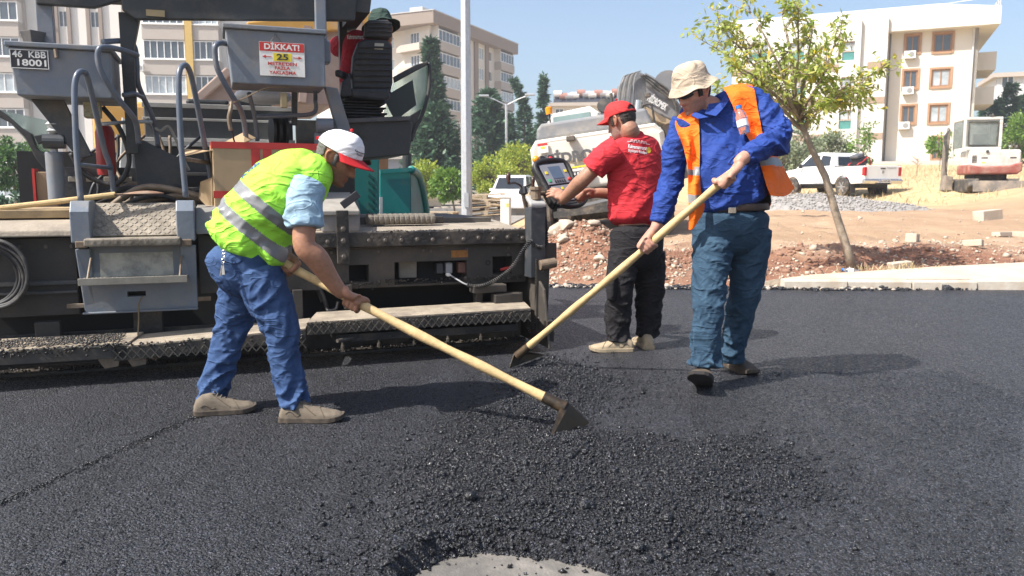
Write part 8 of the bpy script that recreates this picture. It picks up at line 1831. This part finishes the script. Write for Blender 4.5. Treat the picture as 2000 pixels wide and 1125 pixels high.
obj('rear_window', MB().span((-.84, .27, 1.53), (.16, .28, 2.42)), mat('dusty_cab_glass', (.45, .50, .48), .12, trans=.7, var=.1), mc); wseal = MB().tube(smooth_path([(-.78, .245, 1.58), (.1, .245, 1.58), (.11, .245, 2.36), (-.79, .245, 2.36), (-.78, .245, 1.58)], 1), .025, 6); obj('window_seal', wseal, XD, mc)
obj('side_glass', MB().span((-.915, .4, 1.5), (-.90, 1.38, 2.4)), mat('dusty_cab_glass'), mc); obj('seat', MB().span((-.55, .5, 1.45), (-.05, .62, 2.0)), XD, mx_, bevel=.06); obj('roof_lamp', MB().box((-.1, .3, 2.56), (.12, .12, .07)), XD, mx_)
for s in (-.62, .62):
    tr = obj('track', MB().prism([(s - .17, -.1 + .28 * 1, .0), (s - .17, -.15, .2), (s - .17, .0, .42), (s - .17, 1.5, .42), (s - .17, 1.7, .2), (s - .17, 1.5, .0)], (.34, 0, 0)), XD, mx_, bevel=.05)
    for k in range(11): obj('track_shoe', MB().box((s, .05 + k * .15, .435), (.35, .07, .05)), MD, tr)
obj('undercarriage', MB().span((-.5, .3, .25), (.5, 1.3, .6)), XD, mx_); obj('dozer_blade', MB().prism([(-.80, -.62, .02), (.86, -.62, .02), (.86, -.55, .38), (-.80, -.55, .38)], (0, .05, 0)), MD, mx_, bevel=.012); obj('blade_arm', MB().beam((-.3, -.55, .2), (-.3, .3, .35), .1, .1), XD, mx_); obj('blade_arm', MB().beam((.4, -.55, .2), (.4, .3, .35), .1, .1), XD, mx_)
obj('boom', MB().prism([(-1.12, 1.6, .5), (-.98, 1.6, .5), (-.94, 1.6, 2.2), (-1.0, 1.6, 2.3), (-1.12, 1.6, 1.6)], (0, .2, 0)), MD, mx_, bevel=.02); obj('bucket', MB().prism([(-1.15, 1.3, .05), (-.85, 1.3, .05), (-.85, 1.3, .55), (-1.1, 1.3, .6)], (0, .5, 0)), MD, mx_, bevel=.03)
for k in range(4): obj('hose', MB().tube(smooth_path([(-1.0, 1.5, 2.2), (-1.12 - .03 * k, 1.4, 1.9), (-1.08 - .02 * k, 1.3, 1.4), (-1.1, 1.4, .9), (-1.02, 1.45, .6)]), .018, 6), XD, mx_, smooth=True)

# ---- tipped lorry in front of the paver
do = pf.o + pf.ex * -1.3 + pf.ey * 7.2; do.z = 0
dt = empty('tipper_lorry', do, pf.a, 'orange tipper lorry with raised load bed beyond the paver', 'lorry')
OR = mat('lorry_orange', (.55, .30, .06), .5, var=.12, vscale=2, dust=(.45, .36, .27), damt=.3, dscale=2); PK = mat('lorry_faded_side', (.36, .26, .21), .75, var=.15, vscale=2, dust=(.45, .38, .3), damt=.3)
dl = lambda u, v, d=7.2: V((pf.q(u, v, d).x + 1.3, d - 7.2, pf.q(u, v, d).z))
bd = obj('load_bed', MB().prism([dl(370, 205), dl(446, 138), dl(500, 62), dl(690, 42), dl(738, 40), dl(738, 150), dl(640, 205)], (0, 2.4, 0)), PK, dt, bevel=.02)
obj('bed_rail', MB().beam(dl(484, 60, 7.15), dl(738, 38, 7.15), .12, .22), OR, dt, bevel=.02); obj('bed_rail', MB().beam(dl(372, 206, 7.15), dl(448, 138, 7.15), .1, .12), PK, dt, bevel=.02); obj('bed_rib', MB().beam(dl(510, 62, 7.15), dl(500, 200, 7.15), .1, .14), OR, dt); obj('bed_rib', MB().beam(dl(600, 52, 7.15), dl(590, 200, 7.15), .1, .14), PK, dt)
for u in (700,): obj('bed_rib', MB().beam(dl(u, 42, 7.15), dl(u - 8, 140, 7.15), .1, .14), PK, dt)
obj('chassis', MB().span((-2.0, .4, .7), (-1.0, 5.2, 1.0)), XD, dt); 
obj('cab', MB().span((-2.6, 3.4, .8), (-.4, 5.4, 2.6)), OR, dt, bevel=.1)
for x in (-2.4, -.6):
    for y in (.9, 2.1, 4.6):
        w = obj('wheel', MB().lathe([(.3, -.15), (.46, -.15), (.5, -.1), (.5, .1), (.46, .15), (.3, .15)], (x, y, .5), 24, (1, 0, 0)), TYRE, dt, smooth=30)

# ---- cars across the street
def car(loc, rz, m, label, prof, roof, w=.86, name='parked_car'):
    e = empty(name, loc, rz, label, 'car'); mb = MB(); profile_body(mb, prof, -w, w); obj('body', mb, m, e, bevel=.05, seg=3)
    vs = []; n = len(roof); z0 = roof[0][1]; zt = max(z for _, z in roof)
    for y, z in roof: q = w * (.97 - .2 * (z - z0) / (zt - z0)); vs += [(-q, y, z), (q, y, z)]
    c = obj('cabin', MB().add(vs, [tuple(range(0, 2 * n, 2)), tuple(range(2 * n - 1, 0, -2))] + [(2 * i, 2 * i + 1, 2 * i + 3, 2 * i + 2) for i in range(n - 1)] + [(2 * n - 2, 2 * n - 1, 1, 0)]), m, e, bevel=.04, seg=3)
    y0, y1 = roof[0][0], roof[-1][0]
    for s in (-1, 1):
        for a, b in ((.14, .47), (.52, .86)):
            ya, yb = y0 + (y1 - y0) * a, y0 + (y1 - y0) * b; zz = zt - .1; q0, q1 = w * .965 + .004, w * (.97 - .2 * (zz - z0) / (zt - z0)) + .004
            obj('side_window', MB().prism([(s * q0, ya, z0 + .03), (s * q1, ya + .08, zz), (s * q1, yb - .08 * (b > .8) * 3, zz), (s * q0, yb, z0 + .03)], (s * .006, 0, 0)), CARGL, c)
        for y in (prof[0][0] + .8, prof[0][0] + 3.3): wheel(e, (s * (w - .1), y, .32), .32, .2, mat('alloy'), s, 5)
        obj('tail_lamp', MB().box((s * (w - .1), prof[0][0] + .02, .85), (.22, .12, .22)), LAMP_R, e, bevel=.02); obj('door_mirror', MB().box((s * (w + .08), y1 - .55, z0 + .08), (.18, .1, .12)), m, e, bevel=.02)
    (ya, za), (yb, zb) = roof[0], roof[1]; obj('rear_window', MB().prism([(-w * .75, ya + (yb - ya) * .2 - .01, za + (zb - za) * .2), (w * .75, ya + (yb - ya) * .2 - .01, za + (zb - za) * .2), (w * .68, ya + (yb - ya) * .85 - .01, za + (zb - za) * .85), (-w * .68, ya + (yb - ya) * .85 - .01, za + (zb - za) * .85)], (0, -.006, .003)), CARGL, c)
    (ya, za), (yb, zb) = roof[-1], roof[-2]; obj('windscreen', MB().prism([(-w * .8, ya + (yb - ya) * .15 + .01, za + (zb - za) * .15), (w * .8, ya + (yb - ya) * .15 + .01, za + (zb - za) * .15), (w * .7, ya + (yb - ya) * .85 + .01, za + (zb - za) * .85), (-w * .7, ya + (yb - ya) * .85 + .01, za + (zb - za) * .85)], (0, .006, .003)), CARGL, c)
    obj('number_plate', MB().box((0, prof[0][0] - .01, .6), (.5, .02, .12)), WHITEP, e); return e
hp = [(0, .25), (.35, .25)] + [(.8 + .37 * math.cos(a), .3 + .37 * math.sin(a)) for a in [math.pi * (1 - k / 6) for k in range(7)]] + [(3.3 + .37 * math.cos(a), .3 + .37 * math.sin(a)) for a in [math.pi * (1 - k / 6) for k in range(7)]] + [(4.1, .28), (4.15, .6), (3.9, .82), (2.9, .95), (0.0, .98), (-.03, .6)]
car(P(846, 411, 43) * 1.0 + V((0, 0, -P(846, 411, 43).z)), R(62), mat('silver_paint', (.40, .39, .37), .3, metal=.5, var=.05, coat=.5), 'silver hatchback parked across the street beside the pallets', hp, [(.05, .95), (.45, 1.38), (1.2, 1.48), (2.2, 1.45), (3.1, .95)])
vp = [(0, .25), (.35, .25)] + hp[2:16] + [(4.3, .3), (4.35, .75), (3.9, 1.0), (3.3, 1.1), (0, 1.1), (-.02, .6)]
car(V((.45, 41, 0)), R(170), mat('van_white', (.72, .73, .74), .3, var=.04, coat=.4), 'white van parked under the yellow green trees', vp, [(.02, 1.08), (.15, 1.8), (1.2, 1.88), (2.6, 1.84), (3.5, 1.08)], name='parked_van')

# ---- pallets, crates and cabinets between paver and street
PAL = [mat('pallet_wood', (.46, .34, .20), .9, var=.2, vscale=5), mat('pallet_wood_grey', (.36, .29, .21), .9, var=.2, vscale=5)]
slat_m = MB().box((0, 0, 0), (1.2, .098, .022)).mesh('slat'); slat_m.materials.append(PAL[0]); slat_g = MB().box((0, 0, 0), (1.2, .098, .022)).mesh('slat'); slat_g.materials.append(PAL[1]); cross_m = MB().box((0, 0, 0), (.12, .8, .022)).mesh('cross_board'); cross_m.materials.append(PAL[0]); blk_m = MB().box((0, 0, 0), (.12, .1, .08)).mesh('block'); blk_m.materials.append(PAL[1])
def pallet(loc, rz, label, group, tilt=(0, 0)):
    e = empty('pallet', loc, 0, label, 'pallet', group); e.rotation_euler = (tilt[0], tilt[1], rz)
    for k in range(5): o = put('slat', slat_m if k % 2 else slat_g, e); o.location = (0, -.35 + k * .175, .133)
    for x in (-.54, 0, .54):
        o = put('cross_board', cross_m, e); o.location = (x, 0, .111)
        for y in (-.35, 0, .35): o = put('block', blk_m, e); o.location = (x, y, .06)
    for y in (-.35, 0, .35): o = put('slat', slat_m, e); o.location = (0, y, .0085)
    return e
random.seed(5)
b = G(842, 452, 0); b = V((b.x, 19.5, -.02)); b.x = P(842, 452, 19.5).x
for k in range(4): pallet(b + V((random.uniform(-.06, .06), random.uniform(-.05, .05), k * .15)), R(random.uniform(-9, 9)), ['bottom', 'second lowest', 'second highest', 'topmost'][k] + ' wooden pallet of the neat stack beside the teal hopper', 'pallets stacked beside the hopper')
b = V((P(950, 440, 23.5).x, 23.5, -.02))
bs_ = empty('block_stack', b, R(4), 'stack of grey concrete blocks under the jumbled pallets', 'block stack'); cbm = MB().box((0, 0, 0), (.38, .19, .185)).mesh('block'); cbm.materials.append(kerbdark)
for k in range(2):
    for i in range(3):
        for j in range(4): o = put('block', cbm, bs_); o.location = (-.39 + i * .39, -.3 + j * .2, .1 + k * .19)
for k in range(5): pallet(b + V((random.uniform(-.1, .1), random.uniform(-.08, .08), .40 + k * .115)), R(random.uniform(-16, 16)), ['lowest', 'second lowest', 'middle', 'second highest', 'topmost'][k] + ' skewed wooden pallet of the jumble on the grey blocks', 'pallets heaped on the blocks', (R(random.uniform(-5, 5)), R(random.uniform(-5, 5))))
cab1 = empty('utility_cabinet', V((P(988, 430, 22).x, 22, -.02)), R(-8), 'narrow white utility cabinet beside the pallets', 'cabinet'); CWH = mat('cabinet_white', (.66, .65, .60), .6, var=.06, vscale=2)
obj('housing', MB().span((-.13, -.15, 0), (.13, .15, .92)), CWH, cab1, bevel=.015); obj('cap', MB().prism([(-.15, -.17, .92), (.15, -.17, .92), (.15, .17, .97), (-.15, .17, .97)], (0, 0, .02)), CWH, cab1); obj('door', MB().span((-.11, -.16, .08), (.11, -.1505, .86)), CWH, cab1); obj('label', MB().span((.04, -.163, .66), (.10, -.1602, .76)), YELP, cab1)
cab2 = empty('storage_bin', V((P(937, 445, 18.5).x, 18.5, -.02)), R(3), 'low white plastic bin with rounded lid beside the lamp post', 'bin'); obj('bin_body', MB().prism([(-.16, -.2, 0), (-.18, -.2, .30), (.18, -.2, .30), (.16, -.2, 0)], (0, .4, 0)), CWH, cab2, bevel=.02); obj('lid', MB().prism([(-.195, -.22, .30), (-.195, -.22, .35), (-.17, -.22, .375), (.17, -.22, .375), (.195, -.22, .35), (.195, -.22, .30)], (0, .44, 0)), CWH, cab2, bevel=.015)
tubb = empty('plastic_tub', V((P(1013, 440, 16).x, 16, 0)), 0, 'worn pinkish plastic tub beside the spoil heap', 'tub'); tubb.location.z = max(-.02, terrain(tubb.location.x, 16)); obj('tub_wall', MB().lathe([(.08, 0), (.11, .24), (.12, .25), (.10, .24), (.07, .02)], (0, 0, 0), 18), mat('tub_pink', (.42, .34, .29), .7), tubb, smooth=40); obj('handle', MB().torus((.1, 0, .25), .03, .008, (0, 1, 0), 14, 5), mat('tub_pink'), tubb)
# bottle thrown down by the tree
bq = P(1662, 529, 9.6); bq.z = terrain(bq.x, 9.6) + .045
b2 = empty('water_bottle', bq, R(-28), 'crushed clear water bottle with blue cap lying by the tree foot', 'bottle'); b2.rotation_euler = (0, R(8), R(-28))
obj('bottle_body', MB().lathe([(.03, -.1), (.034, -.09), (.029, -.05), (.034, -.02), (.033, .04), (.02, .07), (.013, .085)], (0, 0, 0), 18, (-1, 0, 0)), mat('clear_plastic', (.75, .85, .95), .08, var=.02, trans=.9, spec=.5), b2, smooth=40); obj('bottle_cap', MB().lathe([(.017, .085), (.017, .105)], (0, 0, 0), 14, (-1, 0, 0)), mat('cap_blue', (.03, .18, .55), .4), b2); obj('bottle_label', MB().lathe([(.0348, -.03), (.0348, .03)], (0, 0, 0), 18, (-1, 0, 0)), mat('label_white', (.7, .72, .78), .5), b2)
# ------------------------------------------------------------------ dusty summer air
hz = MB().span((-150, -12, -1.3), (150, 190, 34))
hm = bpy.data.materials.new('haze'); hm.use_nodes = True; nt = hm.node_tree; nt.nodes.clear()
ho_ = nt.nodes.new('ShaderNodeOutputMaterial'); hv = nt.nodes.new('ShaderNodeVolumePrincipled')
hv.inputs['Color'].default_value = (.93, .95, 1.0, 1); hv.inputs['Density'].default_value = .0012; hv.inputs['Anisotropy'].default_value = .3
nt.links.new(hv.outputs[0], ho_.inputs['Volume'])
tag(obj('haze', hz, hm), 'thin dusty haze over the street', 'haze', kind='stuff')
